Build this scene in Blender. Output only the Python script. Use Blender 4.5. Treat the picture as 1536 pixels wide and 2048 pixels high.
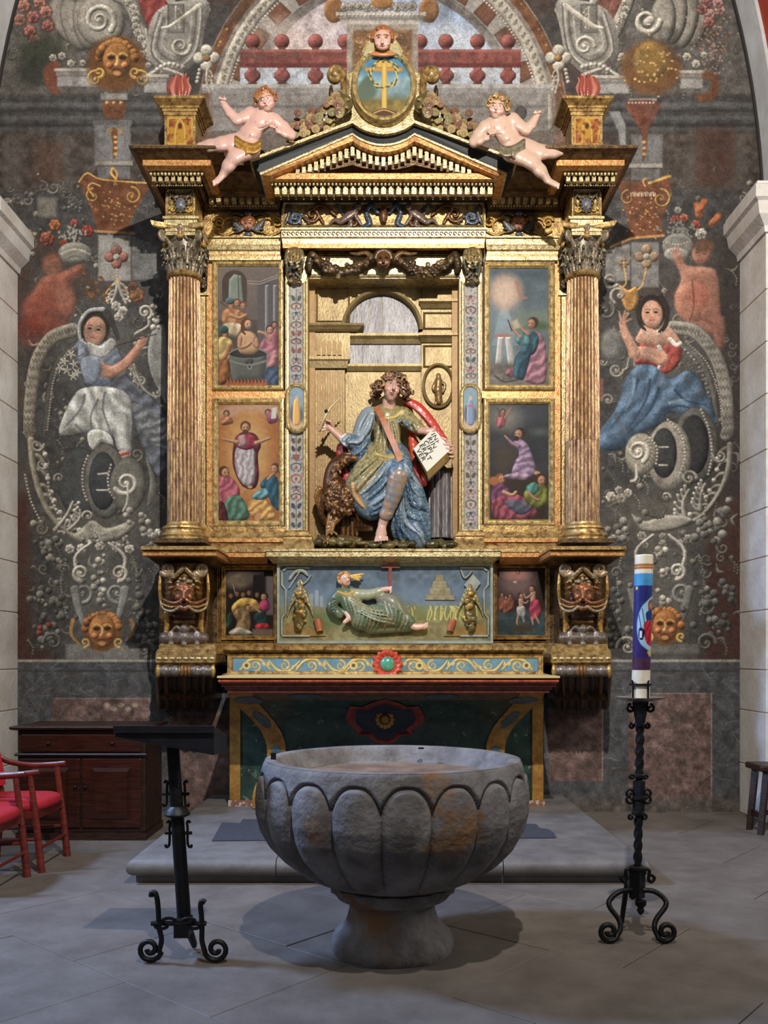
import bpy, math, random
import numpy as np
from mathutils import Vector, Matrix, noise as mnoise
random.seed(7)
RNG = np.random.default_rng(11)
for o in list(bpy.data.objects):
    bpy.data.objects.remove(o, do_unlink=True)
SC = bpy.context.scene
C = SC.collection

# ---------------------------------------------------------------- camera
F, EYE, YH, XC = 1796.0, 1.45, 1310.0, 768.0      # focal length in px, eye height, horizon row, centre column (1536 x 2048 frame)
cam = bpy.data.cameras.new('camera')
cam.sensor_fit = 'HORIZONTAL'; cam.sensor_width = 36.0
cam.lens = F / 1536 * 36; cam.shift_y = (YH - 1024) / 1536
cam.clip_start = .05; cam.clip_end = 100
camo = bpy.data.objects.new('camera', cam); C.objects.link(camo)
camo.location = (0, 0, EYE); camo.rotation_euler = (math.pi/2, 0, 0)
SC.camera = camo

# ---------------------------------------------------------------- light
w = bpy.data.worlds.new('world'); SC.world = w; w.use_nodes = True
bg = w.node_tree.nodes['Background']; bg.inputs[0].default_value = (.86, .92, 1, 1); bg.inputs[1].default_value = .055
def spot(name, loc, target, energy, col, cone, blend, radius):
    l = bpy.data.lights.new(name, 'SPOT'); l.energy = energy; l.color = col
    l.spot_size = math.radians(cone); l.spot_blend = blend; l.shadow_soft_size = radius
    o = bpy.data.objects.new(name, l); C.objects.link(o); o.location = loc
    o.rotation_euler = (Vector(target) - Vector(loc)).to_track_quat('-Z', 'Y').to_euler()
    return o
spot('altar_spotlight', (.46, 1.1, 6.5), (0, 7.9, 4.6), 2400, (1, .96, .89), 130, 1.0, .05)
spot('window_daylight', (-5.2, 5.2, 5.4), (1.9, 4.1, .0), 2500, (.38, .57, 1), 76, .8, .38)
def area(name, loc, target, energy, col, sx, sy):
    l = bpy.data.lights.new(name, 'AREA'); l.energy = energy; l.color = col
    l.shape = 'RECTANGLE'; l.size = sx; l.size_y = sy
    o = bpy.data.objects.new(name, l); C.objects.link(o); o.location = loc
    o.rotation_euler = (Vector(target) - Vector(loc)).to_track_quat('-Z', 'Y').to_euler()
    return o
area('nave_fill', (0, -5.5, 6.5), (0, 8, 3), 70, (1, .94, .86), 5, 3.5)  # broad fill lamp added behind the viewpoint, not an actual window
area('transept_window', (6.2, 4.2, 4.6), (-3, 7.8, 3.2), 150, (1, .96, .9), 2, 2.6)
area('aisle_window', (-6.2, 4.0, 4.8), (3.2, 7.8, 3.0), 90, (.8, .9, 1), 2, 2.6)
vs = SC.view_settings
vs.view_transform = 'Standard'; vs.look = 'None'; vs.gamma = 1; vs.exposure = 0.0; vs.use_curve_mapping = False

# ---------------------------------------------------------------- helpers
def P(px, py, d):
    "a photograph pixel at a known distance from the camera -> a point in metres"
    return Vector(((px - XC) * d / F, d, EYE + (YH - py) * d / F))
def FL(px, py, z=0.0):
    "a photograph pixel on a level surface at height z"
    return P(px, py, (EYE - z) * F / (py - YH))

def lin(c):
    return tuple((max(v, 0) / 255.0) ** 2.2 for v in c[:3])

class MB:
    def __init__(s): s.v = []; s.f = []
    def add(s, vs, fs):
        n = len(s.v); s.v += [tuple(v) for v in vs]; s.f += [tuple(i + n for i in f) for f in fs]; return s
    def box(s, a, b):
        x0, y0, z0 = a; x1, y1, z1 = b
        return s.add([(x0,y0,z0),(x1,y0,z0),(x1,y1,z0),(x0,y1,z0),(x0,y0,z1),(x1,y0,z1),(x1,y1,z1),(x0,y1,z1)],
                     [(0,3,2,1),(4,5,6,7),(0,1,5,4),(1,2,6,5),(2,3,7,6),(3,0,4,7)])
    def rings(s, rings, cap0=True, cap1=True, closed=True):
        n = len(rings[0]); vs = [p for r in rings for p in r]; fs = []
        for i in range(len(rings) - 1):
            for j in range(n if closed else n - 1):
                k = (j + 1) % n
                fs.append((i*n+j, i*n+k, (i+1)*n+k, (i+1)*n+j))
        if cap0: fs.append(tuple(range(n))[::-1])
        if cap1: fs.append(tuple((len(rings)-1)*n + j for j in range(n)))
        return s.add(vs, fs)
    def stack(s, levels, back):
        "levels top->bottom (px_left, px_right, py, depth): mitred courses with their back at depth 'back'"
        rs = []
        for (l, r, y, d) in levels:
            a = P(l, y, d); b = P(r, y, d)
            rs.append([(a.x, d, a.z), (b.x, d, a.z), (b.x, back, a.z), (a.x, back, a.z)])
        return s.rings(rs[::-1])
    def stackm(s, levels, back):
        "the same with metres (x0, x1, z, y)"
        return s.rings([[(a, y, z), (b, y, z), (b, back, z), (a, back, z)] for (a, b, z, y) in levels])
    def lathe(s, prof, c, n=32, fn=None, cap0=True, cap1=True):
        "prof: (radius, z) bottom->top about the vertical axis through c=(x,y)"
        rs = []
        for (r, z) in prof:
            ring = []
            for j in range(n):
                a = 2*math.pi*j/n
                rr = fn(r, a, z) if fn else r
                ring.append((c[0] + rr*math.cos(a), c[1] + rr*math.sin(a), z))
            rs.append(ring)
        return s.rings(rs, cap0, cap1)
    def tube(s, pts, rad, n=8, cap=True, flat=None):
        pts = [Vector(p) for p in pts]; m = len(pts)
        if not hasattr(rad, '__len__'): rad = [rad]*m
        rs = []; prev = None
        for i, p in enumerate(pts):
            t = (pts[min(i+1, m-1)] - pts[max(i-1, 0)]).normalized()
            if prev is None:
                up = Vector((0, 1, 0)) if abs(t.y) < .9 else Vector((1, 0, 0))
                u = t.cross(up).normalized()
            else:
                u = (prev - t*prev.dot(t)).normalized()
            prev = u; v = t.cross(u)
            k = flat or 1
            rs.append([p + (u*math.cos(2*math.pi*j/n) + v*k*math.sin(2*math.pi*j/n))*rad[i] for j in range(n)])
        return s.rings(rs, cap, cap)
    def prism(s, poly, y0, y1):
        "poly in (x,z) metres, extruded between depths y0 (front) and y1 (back)"
        n = len(poly)
        vs = [(x, y0, z) for x, z in poly] + [(x, y1, z) for x, z in poly]
        fs = [tuple(range(n)), tuple(range(n, 2*n))[::-1]]
        fs += [(j, j + n, (j+1) % n + n, (j+1) % n) for j in range(n)]
        return s.add(vs, fs)
    def prismp(s, pix, d, th):
        "outline in pixels on the plane at depth d, thickness th towards the back"
        q = [P(x, y, d) for x, y in pix]
        return s.prism([(p.x, p.z) for p in q], d, d + th)
    def ball(s, c, r, n=10, m=6):
        if not hasattr(r, '__len__'): r = (r, r, r)
        rs = []
        for i in range(1, m):
            a = math.pi*i/m - math.pi/2
            rs.append([(c[0]+r[0]*math.cos(a)*math.cos(2*math.pi*j/n), c[1]+r[1]*math.cos(a)*math.sin(2*math.pi*j/n), c[2]+r[2]*math.sin(a)) for j in range(n)])
        k = len(s.v); s.rings(rs, False, False)
        b = len(s.v); s.v += [(c[0], c[1], c[2]-r[2]), (c[0], c[1], c[2]+r[2])]
        for j in range(n):
            s.f.append((k + (j+1) % n, k + j, b)); t = k + (m-2)*n
            s.f.append((t + j, t + (j+1) % n, b + 1))
        return s
    def mesh(s, name, mat=None, smooth=None):
        me = bpy.data.meshes.new(name); me.from_pydata([tuple(v) for v in s.v], [], s.f)
        if mat: me.materials.append(mat)
        fix(me)
        if smooth: soft(me, smooth)
        me.update(); return me
    def build(s, name, mat, parent=None, smooth=None, origin=None):
        if origin is not None:
            s.v = [(v[0]-origin[0], v[1]-origin[1], v[2]-origin[2]) for v in s.v]
        o = link(name, s.mesh(name, mat, smooth), parent)
        if origin is not None: o.location = origin
        return o
import bmesh
def fix(me):
    bm = bmesh.new(); bm.from_mesh(me); bmesh.ops.recalc_face_normals(bm, faces=bm.faces); bm.to_mesh(me); bm.free()
def soft(me, ang=40):
    me.shade_smooth()
    me.set_sharp_from_angle(angle=math.radians(ang if ang is not True else 180))
def link(name, me, parent=None, loc=None):
    o = bpy.data.objects.new(name, me); C.objects.link(o)
    if loc is not None: o.location = loc
    if parent is not None:
        o.parent = parent; o.matrix_parent_inverse = wmat(parent).inverted()
    return o
def wmat(o):
    m = o.matrix_basis.copy()
    if o.parent: m = wmat(o.parent) @ o.matrix_parent_inverse @ m
    return m
def tag(o, label, cat, group=None):
    o['label'] = label; o['category'] = cat
    if group: o['group'] = group
    return o
def thing(name, loc, label, cat, group=None):
    o = bpy.data.objects.new(name, None); o.empty_display_size = .1; C.objects.link(o); o.location = loc
    return tag(o, label, cat, group)
def structure(o): o['kind'] = 'structure'; return o
def bevel(o, wd, seg=2):
    m = o.modifiers.new('bevel', 'BEVEL'); m.width = wd; m.segments = seg; m.limit_method = 'ANGLE'; m.angle_limit = math.radians(35)
    return o
def cr(pts, k=6, closed=False):
    "Catmull-Rom through the points"
    p = np.array(pts, float); n = len(p); out = []
    for i in range(n if closed else n-1):
        if closed: a, b, c, d = p[(i-1) % n], p[i], p[(i+1) % n], p[(i+2) % n]
        else: a, b, c, d = p[max(i-1, 0)], p[i], p[i+1], p[min(i+2, n-1)]
        for t in np.arange(k)/k:
            out.append(.5*((2*b) + (-a+c)*t + (2*a-5*b+4*c-d)*t*t + (-a+3*b-3*c+d)*t**3))
    if not closed: out.append(p[-1])
    return np.array(out)
def spiral_pts(cx, cy, r0, turns, a0, ccw=1, r1=.15, n=None):
    "from the outside (radius r0, angle a0) winding in to r0*r1"
    n = n or int(14*abs(turns)) + 4
    t = np.linspace(0, 1, n); r = r0*(1-(1-r1)*t); a = a0 + ccw*2*math.pi*turns*t
    return np.stack([cx + r*np.cos(a), cy + r*np.sin(a)], 1)

# ---------------------------------------------------------------- materials
MATS = {}
def nodes(name):
    m = bpy.data.materials.new(name); m.use_nodes = True
    nt = m.node_tree; b = nt.nodes['Principled BSDF']
    return m, nt, b
def mat(name, col, rough=.6, metal=0.0, var=None, scale=8.0, bump=0.0, bscale=40.0, spec=.5, attr=False, var2=None, v2scale=2.0, v2lo=.55, v2hi=.7, stretch=None, coat=0.0, detail=6, vlo=.35, vhi=.65):
    if name in MATS: return MATS[name]
    m, nt, b = nodes(name); N = nt.nodes.new; L = nt.links.new
    b.inputs['Roughness'].default_value = rough; b.inputs['Metallic'].default_value = metal
    b.inputs['Specular IOR Level'].default_value = spec; b.inputs['Coat Weight'].default_value = coat
    tc = N('ShaderNodeTexCoord'); vec = tc.outputs['Object']
    geo = N('ShaderNodeNewGeometry'); vec = geo.outputs['Position']
    if stretch:
        mp = N('ShaderNodeMapping'); mp.inputs['Scale'].default_value = stretch; L(vec, mp.inputs['Vector']); vec = mp.outputs[0]
    if attr:
        at = N('ShaderNodeAttribute'); at.attribute_name = 'Col'; cur = at.outputs['Color']
    else:
        rgb = N('ShaderNodeRGB'); rgb.outputs[0].default_value = (*lin(col), 1); cur = rgb.outputs[0]
    def mixin(cur, color, sc, lo, hi, mult=False):
        nz = N('ShaderNodeTexNoise'); nz.inputs['Scale'].default_value = sc; nz.inputs['Detail'].default_value = detail; nz.inputs['Roughness'].default_value = .65
        L(vec, nz.inputs['Vector'])
        mr = N('ShaderNodeMapRange'); mr.inputs[1].default_value = lo; mr.inputs[2].default_value = hi; L(nz.outputs[0], mr.inputs[0])
        mx = N('ShaderNodeMix'); mx.data_type = 'RGBA'; mx.blend_type = 'MULTIPLY' if mult else 'MIX'
        L(mr.outputs[0], mx.inputs['Factor']); L(cur, mx.inputs['A']); mx.inputs['B'].default_value = (*lin(color), 1)
        return mx.outputs['Result']
    if var: cur = mixin(cur, var, scale, vlo, vhi, attr)
    if var2: cur = mixin(cur, var2, v2scale, v2lo, v2hi, attr)
    L(cur, b.inputs['Base Color'])
    if bump:
        nz = N('ShaderNodeTexNoise'); nz.inputs['Scale'].default_value = bscale; nz.inputs['Detail'].default_value = 5; L(vec, nz.inputs['Vector'])
        bp = N('ShaderNodeBump'); bp.inputs['Strength'].default_value = bump; bp.inputs['Distance'].default_value = .01
        L(nz.outputs[0], bp.inputs['Height']); L(bp.outputs[0], b.inputs['Normal'])
    MATS[name] = m; return m

GOLD = mat('gilt_wood', (196, 162, 102), .36, .55, var=(96, 62, 38), scale=20, bump=.35, bscale=70, vlo=.38, vhi=.68)
GOLDL = mat('bright_gilt', (222, 202, 150), .3, .55, var=(128, 98, 58), scale=28, bump=.3, bscale=90, vlo=.4, vhi=.7)
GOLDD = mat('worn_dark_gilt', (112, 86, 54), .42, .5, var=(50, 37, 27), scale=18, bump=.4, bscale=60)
GOLDR = mat('red_gold_band', (206, 158, 98), .38, .5, var=(160, 92, 54), scale=34, bump=.25, bscale=80, vlo=.42, vhi=.66)
BRONZE = mat('dark_bronze_carving', (92, 66, 38), .3, .6, var=(34, 26, 20), scale=26, bump=.3, bscale=60)
SILVERED = mat('pewter_carving', (128, 116, 104), .28, .55, var=(60, 46, 34), scale=26, bump=.25, bscale=60)
BLACKP = mat('black_painted_cove', (26, 27, 26), .6, 0, var=(16, 17, 17), scale=14, bump=.15, bscale=50)
IRON = mat('wrought_iron', (26, 26, 28), .5, .3, var=(14, 14, 15), scale=20, bump=.3, bscale=60)
DKWOOD = mat('dark_oak', (58, 34, 22), .42, 0, var=(28, 16, 12), scale=9, stretch=(1, 1, 8), bump=.2, bscale=30)
STONE = mat('weathered_limestone', (126, 122, 122), .85, 0, var=(86, 80, 78), scale=6, bump=.9, bscale=34, var2=(124, 92, 62), v2scale=2.3, v2lo=.58, v2hi=.68)
FLOORM = mat('floor_limestone', (112, 104, 98), .62, 0, var=(94, 86, 80), scale=3.5, bump=.25, bscale=30)
PLATM = mat('platform_stone', (114, 110, 108), .6, 0, var=(92, 87, 85), scale=4, bump=.25, bscale=30)
ASHLAR = mat('pale_ashlar', (216, 211, 205), .85, 0, var=(192, 182, 172), scale=3, bump=.35, bscale=26)
MORTAR = mat('ochre_mortar', (178, 150, 126), .9, 0)
WHITEW = mat('whitewash', (214, 214, 214), .8, 0, var=(190, 188, 186), scale=4, bump=.2, bscale=20)
REDB = mat('red_painted_band', (176, 66, 40), .7, 0, var=(150, 50, 32), scale=8)
PAINT = mat('painted_surface', None or (0,0,0), .55, 0, attr=True, spec=.3, bump=.1, bscale=60)
MURALM = mat('fresco_plaster', (0,0,0), .8, 0, attr=True, spec=.25, var=(214, 209, 204), scale=14, bump=.08, bscale=40, var2=(214, 210, 206), v2scale=60, v2lo=.45, v2hi=.6)
POLY = mat('polychrome_carving', (0,0,0), .32, 0, attr=True, spec=.6, bump=.12, bscale=45)
GILTC = mat('estofado_gilding', (0,0,0), .33, .3, attr=True, var=(190, 170, 140), scale=40, bump=.25, bscale=80)
WAX = mat('ivory_wax', (226, 214, 188), .5)

# ---------------------------------------------------------------- painter (colour attribute on a fine grid)
class Canvas:
    def __init__(s, x0, y0, x1, y1, res, base=(60, 60, 60), gain=1.0):
        s.x0, s.y0, s.x1, s.y1, s.gain = x0, y0, x1, y1, gain; s.sat = 1.0
        s.nx = int((x1-x0)*res)+1; s.ny = int((y1-y0)*res)+1; s.res = res
        s.xs = np.linspace(x0, x1, s.nx); s.ys = np.linspace(y0, y1, s.ny)
        s.X, s.Y = np.meshgrid(s.xs, s.ys)
        s.img = np.ones((s.ny, s.nx, 3))*np.array(base, float)
        s.aa = .6/res
    def win(s, a, b, c, d, m=3):
        i0, i1 = np.searchsorted(s.xs, [a-m, b+m]); j0, j1 = np.searchsorted(s.ys, [c-m, d+m])
        return (slice(j0, j1), slice(i0, i1)) if i1 > i0+1 and j1 > j0+1 else None
    def comp(s, sl, sd, col, soft=0, alpha=1.0, bev=0, k=.5, light=(-.5, -.8), col2=None, gang=90, edge=0, ew=2.0, var=0, folds=None):
        a = s.aa + soft
        m = np.clip(.5 - sd/(2*a), 0, 1)*alpha
        if m.max() <= 0: return
        cc = np.ones(sd.shape+(3,))*np.array(col, float)
        if col2 is not None:
            g = s.X[sl]*math.cos(math.radians(gang)) + s.Y[sl]*math.sin(math.radians(gang))
            ins = sd < 0
            lo, hi = (g[ins].min(), g[ins].max()) if ins.any() else (0, 1)
            t = np.clip((g-lo)/max(hi-lo, 1e-6), 0, 1)[..., None]
            cc = cc*(1-t) + np.array(col2, float)*t
        lum = np.ones(sd.shape)
        if bev:
            din = np.clip(-sd/bev, 0, 1); h = bev*(1-(1-din)**2)
            if min(h.shape) > 1:
                gy, gx = np.gradient(h, 1/s.res)
                lum = lum - k*(gx*light[0] + gy*light[1])
        if edge: lum = lum*(1 - edge*np.exp(-np.clip(-sd, 0, None)/ew))
        if folds:
            amp, wl, ang = folds[:3]; u = s.X[sl]*math.cos(math.radians(ang)) + s.Y[sl]*math.sin(math.radians(ang))
            v = -s.X[sl]*math.sin(math.radians(ang)) + s.Y[sl]*math.cos(math.radians(ang))
            wob = fbm(s.X[sl]/(wl*1.6), s.Y[sl]/(wl*1.6), 3) - .5; wob2 = fbm(s.X[sl]/(wl*.8) + 9, s.Y[sl]/(wl*.8) + 4, 3)
            lum = lum*(1 + amp*1.25*np.sin(2*math.pi*(u/(wl*1.25) + 1.5*wob + .12*np.sin(v/wl))) * (.35 + 1.2*wob2) + amp*1.4*(wob2 - .5))
        if var: lum = lum*(1 + var*(fbm(s.X[sl]/12, s.Y[sl]/12) - .5)*2)
        cc = np.clip(cc*lum[..., None], 0, 255)
        s.img[sl] = s.img[sl]*(1-m[..., None]) + cc*m[..., None]
    def poly(s, pts, col, smooth=False, **kw):
        p = cr(pts, 5, True) if smooth else np.array(pts, float)
        sl = s.win(p[:, 0].min(), p[:, 0].max(), p[:, 1].min(), p[:, 1].max(), 3+kw.get('soft', 0)*2)
        if sl is None: return
        s.comp(sl, sd_poly(s.X[sl], s.Y[sl], p), col, **kw)
    def ell(s, cx, cy, rx, ry=None, col=(200, 200, 200), ang=0, **kw):
        ry = ry or rx; R = max(rx, ry)
        sl = s.win(cx-R, cx+R, cy-R, cy+R, 3+kw.get('soft', 0)*2)
        if sl is None: return
        a = math.radians(ang); x = s.X[sl]-cx; y = s.Y[sl]-cy
        u = x*math.cos(a)+y*math.sin(a); v = -x*math.sin(a)+y*math.cos(a)
        q = np.sqrt((u/rx)**2+(v/ry)**2)
        s.comp(sl, (q-1)*min(rx, ry), col, **kw)
    def line(s, pts, wd, col, smooth=True, **kw):
        p = cr(pts, 5) if smooth and len(pts) > 2 else np.array(pts, float)
        n = len(p); ws = np.interp(np.linspace(0, 1, n), np.linspace(0, 1, len(wd)), wd) if hasattr(wd, '__len__') else np.full(n, wd)
        W = ws.max()
        sl = s.win(p[:, 0].min()-W, p[:, 0].max()+W, p[:, 1].min()-W, p[:, 1].max()+W, 3+kw.get('soft', 0)*2)
        if sl is None: return
        X, Y = s.X[sl], s.Y[sl]; sd = np.full(X.shape, 1e9)
        for i in range(n-1):
            a, b = p[i], p[i+1]; d = b-a; L2 = d@d+1e-9
            t = np.clip(((X-a[0])*d[0]+(Y-a[1])*d[1])/L2, 0, 1)
            sd = np.minimum(sd, np.hypot(X-a[0]-t*d[0], Y-a[1]-t*d[1]) - (ws[i]*(1-t)+ws[i+1]*t)/2)
        s.comp(sl, sd, col, **kw)
    def rect(s, x0, y0, x1, y1, col, **kw):
        s.poly([(x0, y0), (x1, y0), (x1, y1), (x0, y1)], col, **kw)
    def spiral(s, cx, cy, r, turns, a0, wd, col, ccw=1, **kw):
        s.line(spiral_pts(cx, cy, r, turns, math.radians(a0), ccw), [wd, wd*.45], col, smooth=False, **kw)
    def noise(s, amp, sc, oct=4):
        s.img *= (1 + amp*(fbm(s.X/sc, s.Y/sc, oct)-.5)*2)[..., None]
    def tint(s, col, sc, lo, hi, alpha=.5, seed=0):
        n = fbm(s.X/sc+seed, s.Y/sc+seed*1.7); m = (np.clip((n-lo)/(hi-lo), 0, 1)*alpha)[..., None]
        s.img = s.img*(1-m) + np.array(col, float)*m
    def build(s, name, d, matl, parent=None, fn=None, flat=True):
        "grid on the plane at depth d; fn(x, y) -> relief towards the viewer in metres"
        x = (s.X-XC)*d/F; z = EYE+(YH-s.Y)*d/F; y = np.full(x.shape, d)
        if fn is not None: y = y - fn(s.X, s.Y)
        v = np.stack([x, y, z], -1).reshape(-1, 3)
        idx = np.arange(s.nx*s.ny).reshape(s.ny, s.nx)
        f = np.stack([idx[:-1, :-1], idx[1:, :-1], idx[1:, 1:], idx[:-1, 1:]], -1).reshape(-1, 4)
        im = s.img.mean(-1, keepdims=True); im = (im + (s.img - im)*s.sat)*s.gain
        me = np_mesh(name, v, f, im.reshape(-1, 3), matl, smooth=True)
        return link(name, me, parent)
def np_mesh(name, v, f, col255, matl, smooth=True):
    me = bpy.data.meshes.new(name); nf, k = f.shape
    me.vertices.add(len(v)); me.vertices.foreach_set('co', np.ascontiguousarray(v, np.float32).ravel())
    me.loops.add(nf*k); me.loops.foreach_set('vertex_index', np.ascontiguousarray(f, np.int32).ravel())
    me.polygons.add(nf); me.polygons.foreach_set('loop_start', np.arange(0, nf*k, k, dtype=np.int32))
    me.update(calc_edges=True)
    if col255 is not None:
        at = me.color_attributes.new('Col', 'FLOAT_COLOR', 'POINT')
        c = np.ones((len(v), 4), np.float32); c[:, :3] = (np.clip(col255, 0, 255)/255)**2.2
        at.data.foreach_set('color', c.ravel())
    me.materials.append(matl)
    if smooth: me.polygons.foreach_set('use_smooth', np.ones(nf, bool))
    return me
def sd_poly(X, Y, p):
    d = np.full(X.shape, 1e18); sgn = np.zeros(X.shape, bool); n = len(p)
    for i in range(n):
        a, b = p[i], p[i-1]; ex, ey = b[0]-a[0], b[1]-a[1]
        wx, wy = X-a[0], Y-a[1]
        t = np.clip((wx*ex+wy*ey)/(ex*ex+ey*ey+1e-12), 0, 1)
        d = np.minimum(d, (wx-ex*t)**2+(wy-ey*t)**2)
        c1 = (Y >= a[1]) != (Y >= b[1])
        if abs(ey) > 1e-12: sgn ^= c1 & (X < a[0] + (Y-a[1])*ex/ey)
    return np.where(sgn, -1, 1)*np.sqrt(d)
_PERM = np.random.default_rng(5).random((256, 256))
def vnoise(x, y):
    xi = np.floor(x).astype(int); yi = np.floor(y).astype(int); fx = x-xi; fy = y-yi
    fx = fx*fx*(3-2*fx); fy = fy*fy*(3-2*fy)
    g = lambda a, b: _PERM[a & 255, b & 255]
    return (g(xi, yi)*(1-fx)+g(xi+1, yi)*fx)*(1-fy) + (g(xi, yi+1)*(1-fx)+g(xi+1, yi+1)*fx)*fy
def fbm(x, y, oct=4):
    t = 0; a = .5; s = 0
    for i in range(oct):
        t = t + a*vnoise(x*2**i+17*i, y*2**i+31*i); s += a; a *= .55
    return t/s

# ---------------------------------------------------------------- sculptor (smooth distance field -> one continuous mesh)
class Sculpt:
    "coordinates in pixels: x right, y down, z towards the viewer"
    def __init__(s, lo, hi, vox):
        s.vox = vox; s.lo = np.array(lo, float)
        n = np.ceil((np.array(hi, float)-s.lo)/vox).astype(int)+1
        s.n = n; s.ax = [s.lo[i]+vox*np.arange(n[i]) for i in range(3)]
        s.f = np.full(tuple(n), 1e3, np.float32); s.pr = []
    def _sub(s, a, b, m):
        sl = []
        for i in range(3):
            i0, i1 = np.searchsorted(s.ax[i], [a[i]-m, b[i]+m]); sl.append(slice(max(i0-1, 0), min(i1+1, s.n[i])))
        return tuple(sl)
    def _prim(s, fn, a, b, k, col, op):
        sl = s._sub(np.minimum(a, b), np.maximum(a, b), 3*s.vox + k*1.5)
        if any(q.stop-q.start < 2 for q in sl): return
        g = np.meshgrid(*[s.ax[i][sl[i]] for i in range(3)], indexing='ij')
        d = fn(*g).astype(np.float32); f = s.f[sl]
        if op == 'add':
            if k > 0:
                h = np.clip(.5+.5*(f-d)/k, 0, 1); s.f[sl] = f*(1-h)+d*h-k*h*(1-h)
            else: s.f[sl] = np.minimum(f, d)
        else:
            if k > 0:
                h = np.clip(.5-.5*(f+d)/k, 0, 1); s.f[sl] = f*(1-h)-d*h+k*h*(1-h)
            else: s.f[sl] = np.maximum(f, -d)
        if col is not None and op == 'add': s.pr.append((fn, np.minimum(a, b), np.maximum(a, b), np.array(col, float)))
    def cap(s, a, b, ra, rb=None, col=(200, 180, 160), k=3.0, op='add', flat=1.0):
        "tapered capsule; flat<1 squeezes nothing (kept for calls)"
        rb = ra if rb is None else rb
        a = np.array(a, float); b = np.array(b, float); d = b-a; L2 = d@d+1e-9
        def fn(x, y, z):
            t = np.clip(((x-a[0])*d[0]+(y-a[1])*d[1]+(z-a[2])*d[2])/L2, 0, 1)
            return np.sqrt((x-a[0]-t*d[0])**2+(y-a[1]-t*d[1])**2+(z-a[2]-t*d[2])**2) - (ra+(rb-ra)*t)
        R = max(ra, rb); s._prim(fn, np.minimum(a, b)-R, np.maximum(a, b)+R, k, col, op)
    def chain(s, pts, rad, col=(200, 180, 160), k=2.0, smooth=0, op='add'):
        pts = np.array(pts, float)
        if smooth: pts = cr(pts, smooth)
        n = len(pts); r = np.interp(np.linspace(0, 1, n), np.linspace(0, 1, len(rad)), rad) if hasattr(rad, '__len__') else np.full(n, rad)
        for i in range(n-1): s.cap(pts[i], pts[i+1], r[i], r[i+1], col, k, op)
    def ell(s, c, r, col=(200, 180, 160), k=3.0, ang=0, op='add', tilt=0):
        "ang: rotation in the picture plane (deg)"
        c = np.array(c, float); r = np.array(r, float); a = math.radians(ang); ca, sa = math.cos(a), math.sin(a)
        tb = math.radians(tilt); ct, st = math.cos(tb), math.sin(tb)
        def fn(x, y, z):
            x = x-c[0]; y = y-c[1]; z = z-c[2]
            u = x*ca+y*sa; v = -x*sa+y*ca
            v, z = v*ct+z*st, -v*st+z*ct
            k0 = np.sqrt((u/r[0])**2+(v/r[1])**2+(z/r[2])**2); k1 = np.sqrt((u/r[0]**2)**2+(v/r[1]**2)**2+(z/r[2]**2)**2)
            return np.where(k0 < 1e-6, -r.min(), k0*(k0-1)/np.maximum(k1, 1e-6))
        R = r.max(); s._prim(fn, c-R, c+R, k, col, op)
    def front(s, x, y):
        "z of the frontmost surface at (x, y)"
        i = int(np.clip(round((x - s.lo[0])/s.vox), 0, s.n[0]-1)); j = int(np.clip(round((y - s.lo[1])/s.vox), 0, s.n[1]-1))
        k = np.nonzero(s.f[i, j] < 0)[0]
        return s.ax[2][k[-1]] if len(k) else None
    def fold(s, pts, rad, col, lift=0.0, k=1.4, op='add', n=5):
        "a ridge or groove drawn on the front surface along 2D points"
        p = cr(pts, n) if len(pts) > 2 else np.linspace(pts[0], pts[-1], n + 1)
        q = [(a, b, s.front(a, b)) for a, b in p]; runs = [[]]
        for v in q:
            if v[2] is None or (runs[-1] and abs(v[2] - runs[-1][-1][2]) > 9): runs.append([])
            if v[2] is not None: runs[-1].append(v)
        run = np.array(max(runs, key=len))
        if len(run) < 3: return
        run[1:-1, 2] = (run[:-2, 2] + run[1:-1, 2]*2 + run[2:, 2])/4; run[:, 2] += lift
        s.chain(run, rad, col, k, 0, op)
    def dab(s, x, y, r, col, lift=0.0, k=.6, ang=0, rz=None):
        z = s.front(x, y)
        if z is None: return
        rr = (r, r) if not hasattr(r, '__len__') else r
        s.ell((x, y, z + lift), (rr[0], rr[1], rz or min(rr)), col, k, ang)
    def disp(s, fn, amp):
        g = np.meshgrid(*s.ax, indexing='ij'); near = np.abs(s.f) < 12
        s.f[near] += amp*fn(g[0][near], g[1][near], g[2][near]).astype(np.float32)
    def cutback(s, z):
        s.f = np.maximum(s.f, (z - s.ax[2])[None, None, :].astype(np.float32))
    def grow(s):
        f = s.f; n = f.shape
        for q in (0, -1):
            f[q] = np.maximum(f[q], .3); f[:, q] = np.maximum(f[:, q], .3); f[:, :, q] = np.maximum(f[:, :, q], .3)
        sg = f < 0; mx = np.zeros(tuple(v-1 for v in n), np.int8)
        for i in (0, 1):
            for j in (0, 1):
                for k in (0, 1): mx += sg[i:n[0]-1+i, j:n[1]-1+j, k:n[2]-1+k]
        cells = np.argwhere((mx > 0) & (mx < 8)); ci = np.full(mx.shape, -1, np.int32)
        ci[tuple(cells.T)] = np.arange(len(cells))
        acc = np.zeros((len(cells), 3)); cnt = np.zeros(len(cells))
        corners = [(i, j, k) for i in (0, 1) for j in (0, 1) for k in (0, 1)]
        for a in corners:
            for ax in range(3):
                if a[ax]: continue
                b = list(a); b[ax] = 1
                fa = f[tuple((cells+np.array(a)).T)]; fb = f[tuple((cells+np.array(b)).T)]
                m = (fa < 0) != (fb < 0)
                t = np.where(m, fa/np.where(fa == fb, 1, fa-fb), 0)
                p = np.tile(np.array(a, float), (len(cells), 1)); p[:, ax] += t
                acc[m] += p[m]; cnt[m] += 1
        v = s.lo + (cells + acc/np.maximum(cnt, 1)[:, None])*s.vox
        quads = []
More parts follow.
